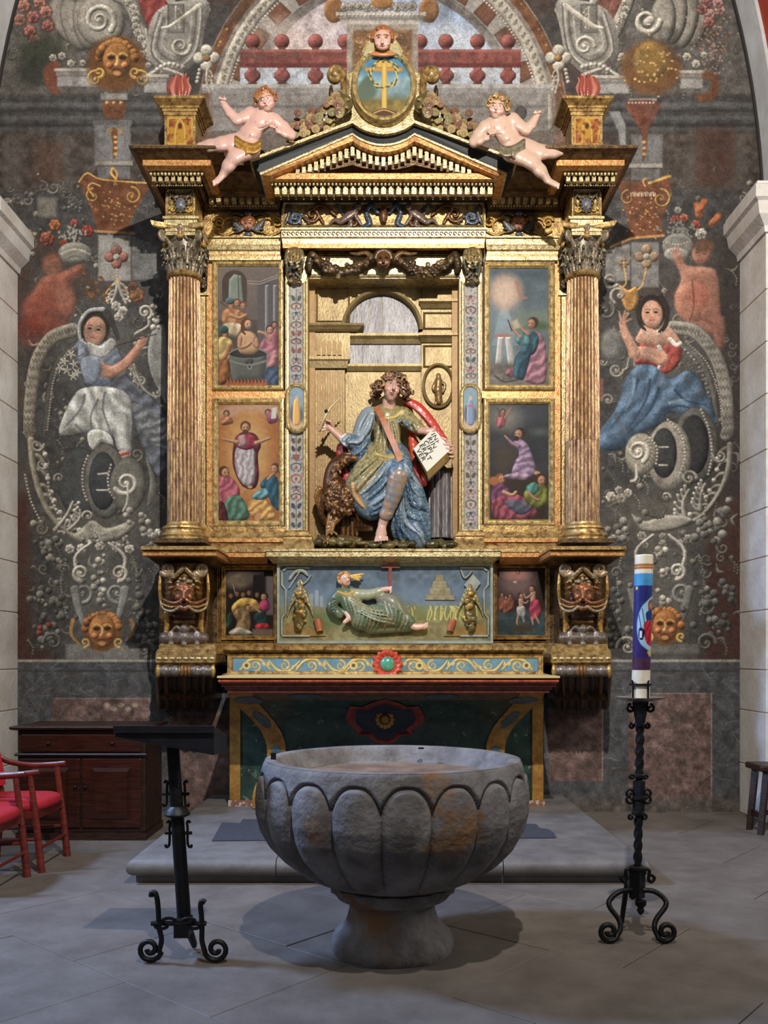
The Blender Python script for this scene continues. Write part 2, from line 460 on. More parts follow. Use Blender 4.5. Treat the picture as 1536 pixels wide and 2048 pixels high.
        for ax in range(3):
            u, w_ = [q for q in range(3) if q != ax]
            sl0 = [slice(None)]*3; sl1 = [slice(None)]*3; sl0[ax] = slice(0, n[ax]-1); sl1[ax] = slice(1, n[ax])
            e = np.argwhere(sg[tuple(sl0)] != sg[tuple(sl1)])
            ok = (e[:, u] > 0) & (e[:, w_] > 0) & (e[:, u] < n[u]-1) & (e[:, w_] < n[w_]-1); e = e[ok]
            flip = sg[tuple(e.T)]
            def at(du, dw):
                q = e.copy(); q[:, u] += du; q[:, w_] += dw; return ci[tuple(q.T)]
            q = np.stack([at(-1, -1), at(0, -1), at(0, 0), at(-1, 0)], 1)
            if ax == 1: flip = ~flip
            q[~flip] = q[~flip][:, ::-1]
            quads.append(q)
        q = np.concatenate(quads); q = q[(q >= 0).all(1)]
        return v, q[:, ::-1]
    def paint(s, v, wd=1.2):
        n = len(v); num = np.zeros((n, 3)); den = np.zeros(n)+1e-9
        for fn, a, b, col in s.pr:
            m = np.all((v > a-6) & (v < b+6), axis=1)
            if not m.any(): continue
            d = fn(v[m, 0], v[m, 1], v[m, 2]); wt = np.exp(-np.clip(d, -6, 12)*2.2/wd)
            num[m] += wt[:, None]*col; den[m] += wt
        return num/den[:, None]
    def build(s, name, d, matl, parent=None, colfn=None, wd=1.2):
        "figures carved to be seen from below lean forward a little"
        v, q = s.grow(); c = s.paint(v, wd)
        if colfn is not None: c = colfn(v, c)
        k = d/F; m = s.lo + s.vox*(s.n - 1)/2; v = v.copy()
        v[:, 1] += v[:, 2]*(YH - m[1])/F; v[:, 0] -= v[:, 2]*(m[0] - XC)/F
        wv = np.stack([(v[:, 0]-XC)*k, d - v[:, 2]*k, EYE+(YH-v[:, 1])*k], 1)
        return link(name, np_mesh(name, wv, q, c, matl), parent)
# ================================================================ the setting
WALL = 8.3
PLAT = .16
# ---- floor: large slabs laid diagonally, joints recessed
base = MB().box((-6, -2.5, -.3), (6, 8.9, -.016)).build('floor', mat('floor_bed', (34, 30, 28), .9), None); structure(base)
def floor_slabs():
    # two joint directions read from the photograph: points on the floor
    a = FL(40, 1876); b = FL(420, 2034)                 # a long joint running right and towards the viewer
    u = (b - a); u.z = 0; u.normalize()
    v = Vector((-u.y, u.x, 0))
    o = FL(420, 2034)
    wv = .80                                           # course width
    wall_y = 8.6
    n = 0
    for i in range(-12, 14):
        lens = 1.02
        off = (i % 2)*.52 + .09*math.sin(i*1.7)
        for j in range(-12, 14):
            p0 = o + v*(i*wv) + u*(j*lens + off); p1 = p0 + v*wv + u*lens
            cs = [p0, p0 + u*lens, p0 + u*lens + v*wv, p0 + v*wv]
            ctr = (cs[0] + cs[2])/2
            if ctr.y > wall_y + .2 or ctr.y < 2.0 or abs(ctr.x) > ctr.y*.50 + .6 or abs(ctr.x) > 5: continue
            g = .003; e = .003
            top = [c + (ctr - c).normalized()*g for c in cs]
            zt = random.uniform(-.0015, .0015)
            m = MB()
            q = [(c.x - ctr.x, c.y - ctr.y) for c in top]
            ins = [(x*(1-e/.5), y*(1-e/.5)) for x, y in q]
            m.rings([[(x, y, -.03) for x, y in q], [(x, y, -.002) for x, y in q], [(x, y, 0) for x, y in ins]])
            s_ = m.build('floor_slab', FLOORM, base); s_.location = (ctr.x, ctr.y, zt)
            n += 1
    return n
floor_slabs()

# ---- side piers with ashlar blocks, imposts and the arch above
def pier(side):
    # the reveal of the pier meets the mural wall at the traced column; front arris nearer the camera
    sgn = -1 if side == 'left' else 1
    xw = P(36 if sgn < 0 else 1479, 900, WALL).x
    xf = xw; yf = 7.72
    zt = P(0, 545 if sgn < 0 else 520, WALL).z
    core = MB(); g = .008
    x0, x1 = sorted((xw + sgn*g, sgn*5.2))
    core.box((x0, yf + g, -.02), (x1, WALL + .35, zt)); w_ = core.build('wall_' + side, MORTAR); structure(w_)
    hs = [.0, .46, .95, 1.32, 1.84, 2.3, 2.72, 3.22, 3.7, 4.15, 4.6, zt]
    hs = [h for h in hs if h < zt - .15] + [zt]
    for i in range(len(hs) - 1):
        z0, z1 = hs[i] + .004, hs[i+1] - .004
        cuts = [xw, xw + sgn*(.75 if i % 2 else .42), xw + sgn*(1.5 if i % 2 else 1.2), sgn*5.2]
        for a, b in zip(cuts[:-1], cuts[1:]):
            a_, b_ = sorted((a, b)); dj = random.uniform(0, .006)
            first = a == xw
            m = MB().box((a_ + (0 if (first and sgn > 0) else .006), yf + dj, z0), (b_ - (0 if (first and sgn < 0) else .006), WALL - .002 if first else yf + .25, z1))
            o = m.build('ashlar_block', ASHLAR, w_); bevel(o, .005, 2)
    # impost: moulded block wrapping the arris
    m = MB(); 
    prof = [(.02, 0), (.03, .05), (.10, .12), (.12, .22), (.15, .24), (.15, .34), (.13, .36), (.13, .38)] 
    zb = zt - .02
    lev = []
    for pr, dz in prof:
        a, b = sorted((xw - sgn*pr, sgn*5.3)); lev.append((a, b, zb + dz, yf - pr))
    m.stackm(lev, WALL - .003)
    imp = m.build('impost', ASHLAR, w_); 
    return w_, zb + .38
wl, ztl = pier('left'); wr, ztr = pier('right')

# arch: intrados strip of whitewash with a red painted border, springing from the imposts
def arch(side):
    sgn = -1 if side == 'left' else 1
    k = WALL/F; R = 1740*k
    zc = EYE + (YH - 453)*k
    xs = (1527 - XC)*k if sgn > 0 else (-26 - XC)*k
    cx = xs - sgn*R
    zs = (ztl if sgn < 0 else ztr)
    N = 26; zmax = zc + 1900*k
    def X(z, d=0):
        return cx + sgn*math.sqrt(max((R + d)**2 - (z - zc)**2, 0))
    zz = [zs + (min(zmax, zc + R*.72) - zs)*i/N for i in range(N + 1)]
    root = None
    def strip(name, ys, d0, th, m_, parent):
        mb = MB(); rs = []
        for z in zz:
            x = X(z, d0)
            rs.append([(x, ys[0], z), (x, ys[1], z), (x + sgn*th, ys[1], z), (x + sgn*th, ys[0], z)])
        mb.rings(rs); return mb.build(name, m_, parent, smooth=50)
    root = strip('wall_arch_' + side, (7.98, WALL - .001), 0, 1.2, WHITEW, None); structure(root)
    strip('arch_border', (7.7, 7.979), .03, 1.1, REDB, root)
    strip('arch_edge_stone', (7.45, 7.699), .06, 1.2, ASHLAR, root)
    strip('dark_edge_strip', (WALL - .03, WALL - .0005), -.02, .02, mat('dark_strip', (52, 48, 46), .9), root)  # thin dark strip along the arch where it meets the wall
arch('left'); arch('right')

# ---- altar platform: one step with a rounded nosing over a plinth
def platform():
    ctr = FL(768, 1765)
    yb = WALL - .004; yf = FL(768, 1765).y
    root = thing('altar_platform', (0, yf, 0), 'long grey stone step with rounded nosing in front of the altar', 'platform')
    xl = FL(272, 1765).x; xr = FL(1280, 1765).x
    MB().box((xl, yf, .0), (xr, yb, .05)).build('plinth', PLATM, root)
    # nosing profile swept round three sides
    r = .055; cuts = [xl + .01, xl + .9, xl + 1.72, xr - .88, xr - .01]
    for a, b in zip(cuts[:-1], cuts[1:]):
        l_end = a == cuts[0]; r_end = b == cuts[-1]
        m = MB(); lev = []
        for i in range(9):
            t = -math.pi/2 + math.pi*i/8
            pr = r*math.cos(t); z = .105 + r*math.sin(t)
            lev.append((a - (pr if l_end else -.003), b + (pr if r_end else -.003), z, yf - .02 - pr))
        m.stackm(lev, yb); m.build('step_slab', PLATM, root, smooth=30)
    mt = MB(); z0 = PLAT + .0005  # thin charcoal-coloured patch laid over the step top
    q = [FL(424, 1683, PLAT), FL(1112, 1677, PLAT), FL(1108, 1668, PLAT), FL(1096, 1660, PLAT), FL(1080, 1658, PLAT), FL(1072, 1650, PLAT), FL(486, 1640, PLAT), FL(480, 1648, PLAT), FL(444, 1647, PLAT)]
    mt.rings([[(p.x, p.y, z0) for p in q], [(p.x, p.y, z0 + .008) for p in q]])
    o = mt.build('dark_patch', mat('charcoal_patch', (64, 64, 72), .95, 0, var=(50, 50, 58), scale=30, bump=.3, bscale=200))
    tag(o, 'thin charcoal patch on the stone step before the altar', 'mat')
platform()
# ================================================================ the painted wall (fresco): flat paint on plaster
GR = (150, 147, 138); GRD = (104, 103, 98); GRL = (182, 178, 166)
BR = (110, 68, 40); GD = (206, 158, 70); FLESH = (176, 122, 98)
def rose(c, x, y, r, col=GR):
    c.ell(x, y, r, r, (58, 56, 54), alpha=.7, soft=1)
    for i in range(6):
        a = i*math.pi/3 + x
        c.ell(x + .55*r*math.cos(a), y + .55*r*math.sin(a), .48*r, .48*r, col, bev=.4*r, k=.35, edge=.3)
    c.ell(x, y, .46*r, .46*r, col, bev=.4*r, k=.3, edge=.45); c.ell(x, y, .17*r, .17*r, (70, 66, 60))
def ball(c, x, y, r, col=GRD):
    c.ell(x, y, r, r, col, bev=r, k=.38, edge=.35, ew=1.5)
def balls(c, pts, r0, r1, col=GRD, seed=1):
    g = np.random.default_rng(seed)
    for (x, y, n, sx, sy) in pts:
        for _ in range(n):
            q = g.normal(0, 1, 2); v = g.uniform(.75, 1.2)
            ball(c, x + q[0]*sx, y + q[1]*sy, g.uniform(r0, r1), tuple(np.array(col)*v))
def pearls(c, pts, r, step, col=GRL):
    p = cr(pts, 8); d = np.r_[0, np.cumsum(np.hypot(*np.diff(p, axis=0).T))]
    for t in np.arange(0, d[-1], step):
        c.ell(np.interp(t, d, p[:, 0]), np.interp(t, d, p[:, 1]), r, r, col, bev=r, k=.4, edge=.3)
def scroll(c, x, y, r, turns, a0, ccw, wd, col=GR, tail=None):
    if tail is not None:
        c.line(list(tail) + [(x + r*math.cos(math.radians(a0)), y + r*math.sin(math.radians(a0)))], [wd*.7, wd], col, bev=wd*.5, k=.4, edge=.35)
    c.spiral(x, y, r, turns, a0, wd, col, ccw, bev=wd*.5, k=.4, edge=.35)
    c.ell(x, y, wd*.4, wd*.4, col, bev=wd*.4, k=.3)
def acanthus(c, pts, wd, col=GR, lobes=7, side=1):
    p = cr(pts, 6); n = len(p)
    for i in range(lobes):
        j = int((i + .5)/lobes*(n-2)); t = p[j+1]-p[j]; t = t/np.hypot(*t); nn = np.array([-t[1], t[0]])*side
        L = wd*(1.5 - .7*i/lobes)
        q = p[j] + nn*L + t*L*.9
        c.line([p[j], p[j] + nn*L*.6 + t*L*.2, q], [wd*.75, wd*.3], col, bev=wd*.3, k=.4, edge=.35)
        c.ell(q[0], q[1], wd*.28, wd*.28, GRL, bev=wd*.25, k=.4)
    c.line(pts, [wd*.8, wd*.5], col, bev=wd*.4, k=.4, edge=.3)
def flower4(c, x, y, r, col):
    for i in range(4):
        a = i*math.pi/2 + .0
        c.ell(x + .62*r*math.cos(a), y + .62*r*math.sin(a), .52*r, .52*r, col, bev=.4*r, k=.35, edge=.4)
    c.ell(x, y, .33*r, .33*r, GRL if col[0] < 170 else (150, 110, 60), bev=.3*r, k=.35, edge=.4)
def mask(c, x, y, r, col=(158, 98, 48)):
    c.ell(x, y + r*.1, r*1.05, r*1.15, tuple(np.array(col)*.72), soft=2)
    g = np.random.default_rng(int(x))
    for i in range(18):
        a = math.pi + math.pi*i/17*1.0 + g.normal(0, .1)
        ball(c, x + r*.95*math.cos(a), y + r*.9*math.sin(a) + r*.05, r*g.uniform(.16, .26), col)
    c.ell(x, y + r*.12, r*.74, r*.95, col, bev=r*.5, k=.28, edge=.25)
    for sx in (-1, 1):
        c.ell(x + sx*r*.3, y - r*.02, r*.2, r*.12, (66, 40, 24), soft=.6); c.line([(x + sx*r*.12, y - r*.2), (x + sx*r*.32, y - r*.27), (x + sx*r*.52, y - r*.14)], r*.09, GD)
        ball(c, x + sx*r*.4, y + r*.38, r*.2, (186, 110, 58))
        c.spiral(x + sx*r*.95, y + r*.75, r*.28, 1.1, 90, r*.16, GD, sx, bev=2, k=.4)
    c.line([(x, y - r*.1), (x + r*.04, y + r*.2), (x - r*.02, y + r*.36)], [r*.1, r*.24], (208, 150, 84), bev=r*.1, k=.4)
    c.line([(x - r*.22, y + r*.62), (x, y + r*.58), (x + r*.22, y + r*.62)], r*.12, (110, 48, 34)); c.ell(x, y + r*.8, r*.2, r*.12, (190, 130, 70))
def face(c, x, y, rx, ry, ang, skin, hair, look=0):
    a = math.radians(ang)
    def T(u, v): return (x + u*rx*math.cos(a) - v*ry*math.sin(a), y + u*rx*math.sin(a) + v*ry*math.cos(a))
    c.ell(*T(0, -.12), rx*1.32, ry*1.18, hair, ang=ang, soft=1, edge=.3, ew=4)
    c.ell(*T(0, .08), rx, ry, skin, ang=ang, bev=rx*.6, k=.16, edge=.22, ew=3)
    for sx in (-1, 1):
        e = T(sx*.4 + look*.2, -.05)
        c.ell(*e, rx*.2, ry*.075, (60, 42, 36), ang=ang); c.ell(e[0] + .3, e[1], rx*.07, ry*.05, (20, 16, 16))
        c.line([T(sx*.18 + look*.2, -.22), T(sx*.42 + look*.2, -.29), T(sx*.64 + look*.2, -.2)], ry*.05, (84, 56, 44))
        c.ell(*T(sx*.48 + look*.15, .28), rx*.26, ry*.16, (202, 120, 100), alpha=.45, soft=1.5)
    c.line([T(look*.3, -.12), T(.06 + look*.35, .2), T(-.04 + look*.3, .3)], [rx*.08, rx*.2], tuple(np.array(skin)*1.12), soft=.4)
    c.line([T(-.08 + look*.3, .33), T(.1 + look*.3, .33)], ry*.05, tuple(np.array(skin)*.62))
    c.line([T(-.22 + look*.25, .52), T(look*.25, .49), T(.22 + look*.25, .52)], ry*.09, (150, 66, 62))

def paint_wall(c):
    c.noise(.22, 60); c.noise(.14, 14)
    c.tint((84, 58, 46), 90, .5, .75, .6, 3.1)
    # ---- broad architecture painted in dark greys
    for x0, x1 in ((-40, 345), (1195, 1580)):
        c.rect(x0, -70, x1, 190, (92, 90, 88), var=.3, soft=4)
        c.rect(x0, 190, x1, 470, (68, 68, 70), var=.35, soft=6)
        for y, h, cl in ((205, 9, (92, 94, 98)), (219, 5, (50, 50, 52)), (232, 8, (88, 90, 94)), (247, 6, (46, 46, 48)), (256, 8, (80, 82, 86))):
            c.rect(x0, y, x1, y + h, cl, alpha=.75, soft=1.5)
        c.rect(x0, 262, x1, 380, (72, 64, 60), var=.4, soft=5)
    for x in (30, 130, 1395, 1480):
        c.rect(x - 22, 270, x + 12, 378, (92, 92, 92), alpha=.5, soft=6)
    c.rect(70, 285, 128, 360, (92, 62, 48), alpha=.6, soft=8); c.rect(1390, 255, 1470, 370, (86, 52, 42), alpha=.6, soft=8)
    c.rect(-40, 470, 60, 660, (74, 58, 54), soft=12); c.rect(1440, 470, 1580, 1000, (58, 52, 52), soft=12)
    c.rect(-40, 990, 100, 1330, (74, 46, 38), soft=16); c.rect(1405, 1000, 1580, 1330, (72, 46, 42), soft=14)
    c.rect(60, 600, 340, 1300, (64, 64, 66), var=.3, soft=14); c.rect(1195, 600, 1410, 1300, (62, 62, 64), var=.3, soft=14)
    for x0, x1 in ((110, 290), (1230, 1410)):
        c.ell((x0 + x1)/2, 1190, 66, 120, (86, 86, 84), soft=26); c.ell((x0 + x1)/2, 1040, 110, 60, (84, 82, 78), soft=24); c.ell((x0 + x1)/2, 700, 90, 90, (80, 80, 80), soft=30)
    # ---- dim ornament filling the ground between the motifs
    r0 = np.random.default_rng(77)
    for x0, x1, y0, y1, n in ((46, 330, 600, 1300, 210), (1205, 1470, 600, 1300, 210), (0, 330, 330, 600, 46), (1210, 1520, 330, 600, 40), (0, 330, 0, 200, 30), (1200, 1480, 0, 200, 30)):
        for i in range(n):
            x = r0.uniform(x0, x1); y = r0.uniform(y0, y1); v = r0.uniform(.72, 1.08); cl = tuple(np.array((128, 125, 116))*v); r = r0.uniform(6, 13); kd = i % 4
            if kd == 0: c.spiral(x, y, r, 1.2, r0.uniform(0, 360), r*.5, cl, 1 if i % 8 else -1, bev=r*.25, k=.35, edge=.4)
            elif kd == 1: ball(c, x, y, r*.6, cl)
            elif kd == 2:
                a = r0.uniform(0, 6.3); c.line([(x, y), (x + r*math.cos(a), y + r*math.sin(a)), (x + 2*r*math.cos(a + .7), y + 2*r*math.sin(a + .7))], [r*.3, r*.7, r*.2], cl, bev=r*.3, k=.35, edge=.4)
            else: pearls(c, [(x, y), (x + 10, y + 14), (x + 8, y + 30)], 2.2, 6, cl)
    # ---- left half
    for (cx, cy, rx, ry, an) in ((128, 40, 24, 52, 25), (150, 48, 26, 56, 18), (172, 46, 26, 54, 8)):
        c.ell(cx, cy, rx, ry, GR, ang=-an, bev=12, k=.34, edge=.5, ew=5)
    c.ell(202, 42, 48, 52, GR, bev=16, k=.3, edge=.4, ew=6); scroll(c, 198, 40, 32, 1.7, 40, -1, 14, GRL)
    c.line([(235, -10), (262, 10), (290, 80), (320, 104)], [30, 20], GR, bev=9, k=.4, edge=.4)
    for t in np.linspace(0, 1, 10): rose(c, 258 + 40*t + 5*math.sin(t*9), 4 + 110*t, 9, GRL)
    c.poly([(276, -20), (330, -20), (334, 40), (322, 70), (300, 62), (286, 30)], (146, 62, 60), smooth=True, bev=10, k=.3, folds=(.12, 16, 20), edge=.3)
    scroll(c, 342, 82, 16, 1.4, 160, 1, 9, GRL, tail=[(292, 60), (300, 96), (322, 106)])
    c.poly([(334, 10), (372, 10), (372, 62), (334, 62)], (134, 132, 126), edge=.4, ew=3); c.rect(344, 22, 364, 52, (112, 110, 106)); 
    for i, (x, y) in enumerate(((48, 12), (66, 34), (80, 6), (60, 62), (92, 24), (70, 82), (40, 40), (96, 52))):
        rose(c, x, y, 13, (164, 96, 90) if i % 2 else (186, 120, 104))
    c.ell(84, 104, 44, 34, (56, 66, 52), soft=12, alpha=.8); c.ell(62, 142, 30, 30, (48, 54, 48), soft=12, alpha=.8)
    for x, y, r in ((106, 116, 8), (124, 112, 8), (142, 127, 8), (166, 126, 7), (284, 108, 8), (304, 116, 8), (322, 138, 9), (296, 130, 6)): rose(c, x, y, r, GRL)
    c.poly([(92, 130), (120, 126), (116, 178), (122, 188), (104, 186), (88, 160)], (118, 68, 48), smooth=True)
    for x0, x1, y0 in ((108, 200, 136), (282, 338, 148)):
        c.rect(x0, y0, x1, y0 + 7, GRL, edge=.2); c.rect(x0 + 4, y0 + 8, x1 - 4, y0 + 15, (128, 126, 126)); c.rect(x0 + 6, y0 + 16, x1 - 4, y0 + 37, (150, 150, 152), edge=.2, ew=3)
    c.ell(232, 128, 58, 56, (112, 70, 40), soft=6); mask(c, 234, 116, 38, (148, 96, 46))
    scroll(c, 190, 158, 17, 1.1, -80, -1, 6, GD); scroll(c, 282, 158, 17, 1.1, -100, 1, 6, GD)
    c.rect(200, 186, 255, 200, (142, 140, 136), edge=.3); c.poly([(206, 204), (250, 204), (246, 236), (228, 262), (210, 236)], (110, 66, 42), smooth=True, var=.3)
    for x in (214, 228, 242): ball(c, x, 206, 4, GD)
    c.rect(188, 244, 262, 330, (116, 117, 122), edge=.25, ew=4); c.rect(186, 240, 264, 250, (98, 100, 104))
    c.line([(228, 262), (230, 290), (228, 316)], [14, 5], (120, 72, 40)); scroll(c, 222, 262, 7, 1, 90, 1, 3, GD); scroll(c, 240, 262, 7, 1, 90, -1, 3, GD)
    for y in (274, 284, 296, 308): c.ell(229 + (y % 3), y, 4, 3, GD)
    c.rect(190, 321, 266, 331, GR, edge=.3); c.rect(196, 333, 260, 358, (100, 101, 104))
    c.poly([(158, 364), (174, 346), (200, 356), (216, 358), (228, 340), (238, 358), (262, 362), (306, 366), (288, 392), (274, 418), (262, 440), (258, 460), (194, 460), (184, 424), (172, 396)], (108, 62, 38), smooth=False, var=.25)
    for q in ([(158, 364), (174, 346), (200, 358), (260, 364), (300, 366)], [(188, 392), (176, 376), (184, 366), (200, 372)]): c.line(q, 3, GD)
    scroll(c, 264, 392, 18, 1.3, -90, 1, 5, GD); scroll(c, 186, 392, 15, 1.2, -90, -1, 4, GD)
    c.line([(232, 358), (222, 346), (226, 336), (234, 348), (228, 370)], [5, 2], GD)
    g = np.random.default_rng(3)
    for i in range(46): c.ell(228 + g.normal(0, 22), 418 + g.normal(0, 20), 1.8, 1.4, GD, alpha=.8)
    c.line([(190, 462), (268, 467)], 5, (170, 116, 60), smooth=False)
    c.rect(196, 470, 262, 562, (138, 138, 136), edge=.2, ew=3); c.poly([(264, 472), (314, 492), (314, 540), (318, 556), (264, 560)], (96, 98, 100), var=.25)
    flower4(c, 233, 514, 21, (150, 92, 80)); c.line([(233, 536), (236, 560)], 3, (160, 120, 76)); pearls(c, [(234, 540), (235, 570)], 2.2, 6)
    c.line([(234, 560), (212, 586), (216, 606)], 3, GD); c.line([(236, 560), (256, 586), (250, 606)], 3, GD)
    acanthus(c, [(236, 566), (230, 590), (222, 606)], 9, GRL, 4); acanthus(c, [(236, 566), (244, 590), (252, 606)], 9, GRL, 4, -1)
    for x, y in ((232, 612), (246, 622), (238, 634)): rose(c, x, y, 10, GRL)
    for i in range(26): c.ell(186 + g.normal(0, 14), 578 + g.normal(0, 18), 4, 3, (150, 98, 46) if i % 2 else (112, 72, 42), ang=i*40, edge=.3)
    rose(c, 274, 590, 15, (148, 92, 58)); rose(c, 266, 572, 9, (120, 76, 50))
    # swag band of dim scrolls and the flower basket
    for x, y, r in ((36, 396, 12), (130, 384, 13), (20, 376, 9), (145, 400, 10)): scroll(c, x, y, r, 1.2, 30, 1, 5, GRD)
    c.rect(76, 396, 112, 434, (112, 112, 104), soft=3); balls(c, [(40, 404, 8, 16, 8), (150, 410, 8, 14, 7)], 3, 6, (100, 98, 96), 4)
    for x, y, r, cl in ((110, 450, 12, (168, 92, 48)), (94, 478, 15, (150, 76, 60)), (175, 462, 12, (156, 56, 46)), (128, 488, 9, (150, 60, 44)), (148, 446, 8, (170, 70, 60))): rose(c, x, y, r, cl)
    for i in range(40): c.ell(148 + g.normal(0, 14), 466 + g.normal(0, 10), 3.2, 2.2, (176, 180, 172), ang=i*31, edge=.3)
    for i in range(16): c.ell(58 + g.normal(0, 18), 466 + g.normal(0, 4), 3, 2, (170, 160, 120), alpha=.7)
    c.ell(150, 506, 34, 22, (126, 130, 124), bev=10, k=.3, edge=.3); c.line([(122, 508), (150, 498), (180, 508)], 4, GRL); c.line([(126, 522), (150, 512), (178, 520)], 3, GRD)
    # cherub, worn and reddish
    c.ell(104, 530, 20, 24, (146, 92, 76), soft=4, edge=.2, ew=6); c.poly([(80, 560), (120, 545), (162, 528), (166, 544), (140, 566), (150, 610), (120, 662), (70, 662), (56, 620)], (144, 82, 64), smooth=True, soft=4, bev=18, k=.16)
    c.ell(84, 622, 40, 42, (136, 66, 52), soft=6, alpha=.85, bev=20, k=.12); c.ell(128, 600, 20, 26, (150, 92, 74), soft=5, alpha=.7); c.line([(58, 680), (66, 690), (80, 686)], 3, GRL)
    c.ell(60, 660, 26, 30, (120, 44, 36), soft=8, alpha=.6)
    # feathered frame, left
    wing = [(146, 660), (104, 676), (74, 722), (62, 790), (58, 850), (60, 868)]
    c.line(wing, [30, 22], (132, 128, 116), bev=9, k=.28, edge=.35)
    p = cr(wing, 8)
    for i in range(0, len(p), 2):
        for s_ in (-1, 0, 1): c.line([(p[i][0] + s_*7 - 2, p[i][1] - 4), (p[i][0] + s_*7, p[i][1] + 3), (p[i][0] + s_*7 + 3, p[i][1] - 3)], 1.6, (82, 78, 70))
    c.line([(160, 680), (120, 712), (100, 764), (92, 830), (88, 868)], 9, (84, 84, 82), edge=.3); pearls(c, [(154, 690), (124, 718), (106, 766), (98, 830), (94, 862)], 2, 5.5)
    for x, y in ((116, 762), (106, 796), (112, 820), (128, 800)): ball(c, x, y, 4, GRD)
    # urn and scrolls behind the angel
    c.poly([(306, 660), (330, 660), (334, 800), (318, 780), (300, 740), (296, 700)], (120, 124, 124), smooth=True, bev=10, k=.25)
    scroll(c, 290, 624, 15, 1.5, 60, -1, 7, GRL, tail=[(270, 668), (296, 652)]); balls(c, [(312, 632, 10, 6, 14)], 4, 7, GR, 5)
    scroll(c, 282, 760, 12, 1.3, 200, -1, 6, GR, tail=[(262, 730)]); scroll(c, 316, 786, 9, 1.2, 180, -1, 5, GR); acanthus(c, [(268, 730), (284, 774), (312, 796)], 8, GR, 5)
    # angel with a quill
    c.poly([(150, 690), (178, 676), (228, 690), (246, 720), (262, 760), (330, 830), (330, 950), (306, 940), (280, 880), (250, 800), (180, 780), (160, 740)], (84, 90, 104), smooth=True, folds=(.16, 22, 60), edge=.3, bev=8, k=.2)
    c.poly([(158, 684), (186, 672), (214, 684), (236, 700), (240, 742), (212, 772), (176, 762), (160, 726)], (104, 116, 138), smooth=True, bev=16, k=.22, folds=(.1, 15, 50))
    face(c, 190, 660, 22, 30, 8, (184, 132, 106), (54, 46, 42), -.5)
    c.line([(206, 618), (178, 622), (160, 646), (160, 676), (172, 688)], [8, 5], (150, 156, 160), bev=3, k=.3); c.line([(214, 626), (226, 650), (236, 676)], [16, 9], (62, 58, 58))
    c.poly([(176, 684), (200, 692), (222, 676), (232, 692), (206, 716), (180, 706)], (160, 164, 164), smooth=True, bev=5, k=.3)
    c.line([(198, 736), (222, 744), (252, 726), (282, 688)], [30, 22, 15], (180, 124, 100), bev=9, k=.2, edge=.2); c.ell(284, 684, 11, 9, (184, 128, 102), ang=-50, bev=4, k=.3)
    for i in range(4): c.line([(280 + i*3, 690 - i*3), (292 + i*2, 682 - i*4)], 3.4, (190, 134, 108), smooth=False, edge=.3)
    c.line([(230, 692), (272, 680), (312, 668)], 2, (50, 46, 42))
    c.poly([(164, 718), (196, 714), (204, 740), (190, 768), (168, 756)], (116, 130, 152), smooth=True, bev=10, k=.25)
    for i, (x, y) in enumerate(((128, 722), (142, 708), (148, 728), (134, 740), (154, 744), (120, 736), (146, 752))):
        for a in range(0, 360, 72): c.line([(x, y), (x + 9*math.cos(math.radians(a + i*20)), y + 9*math.sin(math.radians(a + i*20)))], [3, 1.5], (190, 192, 186), smooth=False)
        c.ell(x, y, 2, 2, (150, 140, 80))
    c.line([(142, 720), (168, 708)], 2, (80, 92, 74), smooth=False)
    c.poly([(152, 786), (176, 774), (220, 774), (252, 786), (264, 820), (262, 880), (262, 904), (236, 900), (226, 872), (196, 880), (180, 862), (150, 868), (118, 866), (130, 824)], (160, 164, 164), smooth=True, bev=18, k=.2, folds=(.13, 26, -25), edge=.22, ew=5)
    for q in ([(170, 790), (160, 820), (128, 856)], [(196, 800), (182, 830), (184, 860)], [(210, 786), (206, 820), (222, 866)], [(152, 850), (172, 866), (196, 858), (214, 880)]): c.line(q, [4, 2], (84, 88, 94), soft=1)
    c.poly([(176, 866), (196, 858), (220, 870), (226, 892), (204, 884), (190, 900), (178, 890)], (172, 176, 172), smooth=True, bev=8, k=.3)
    c.poly([(262, 800), (300, 824), (334, 842), (334, 900), (300, 880), (276, 850)], (104, 110, 118), smooth=True, folds=(.2, 14, 70), edge=.2)
    c.ell(244, 912, 18, 10, (166, 128, 108), ang=-14, bev=6, k=.3); 
    for i in range(4): ball(c, 238 + i*6, 910 - i*1.5, 3.4, (176, 78, 70))
    # wheel volute and beads
    for cx, cy, rx, ry, cl in ((160, 964, 44, 70, (66, 70, 72)), (210, 962, 42, 76, (98, 98, 94)), (206, 962, 28, 58, (58, 62, 66)), (256, 970, 36, 56, (104, 104, 98))): c.ell(cx, cy, rx, ry, cl, bev=10, k=.25, edge=.35, ew=4)
    scroll(c, 252, 966, 24, 1.5, 150, -1, 11, GRL); c.line([(256, 968), (254, 1004), (246, 1022)], [5, 3], GRL, bev=2, k=.4)
    c.line([(196, 948), (216, 946)], 3, GRL, smooth=False); c.line([(194, 980), (218, 980)], 3, GRL, smooth=False)
    pearls(c, [(176, 912), (166, 940), (166, 976), (176, 1006)], 2.6, 7); pearls(c, [(222, 930), (216, 958), (220, 984), (230, 998)], 2.6, 7)
    c.poly([(290, 910), (310, 960), (308, 1000), (294, 1010), (300, 960)], (104, 104, 100), smooth=True, bev=6, k=.3)
    # acanthus cradle
    acanthus(c, [(62, 880), (66, 930), (82, 992), (112, 1044), (160, 1080)], 18, (136, 132, 116), 8, -1)
    scroll(c, 74, 890, 14, 1.1, 0, 1, 7, GR); scroll(c, 84, 928, 12, 1.1, 0, 1, 6, GR); scroll(c, 118, 956, 10, 1.2, 160, 1, 5, GR)
    pearls(c, [(50, 950), (62, 1002), (84, 1048)], 2.4, 7); pearls(c, [(96, 950), (100, 990), (118, 1030)], 3.2, 8)
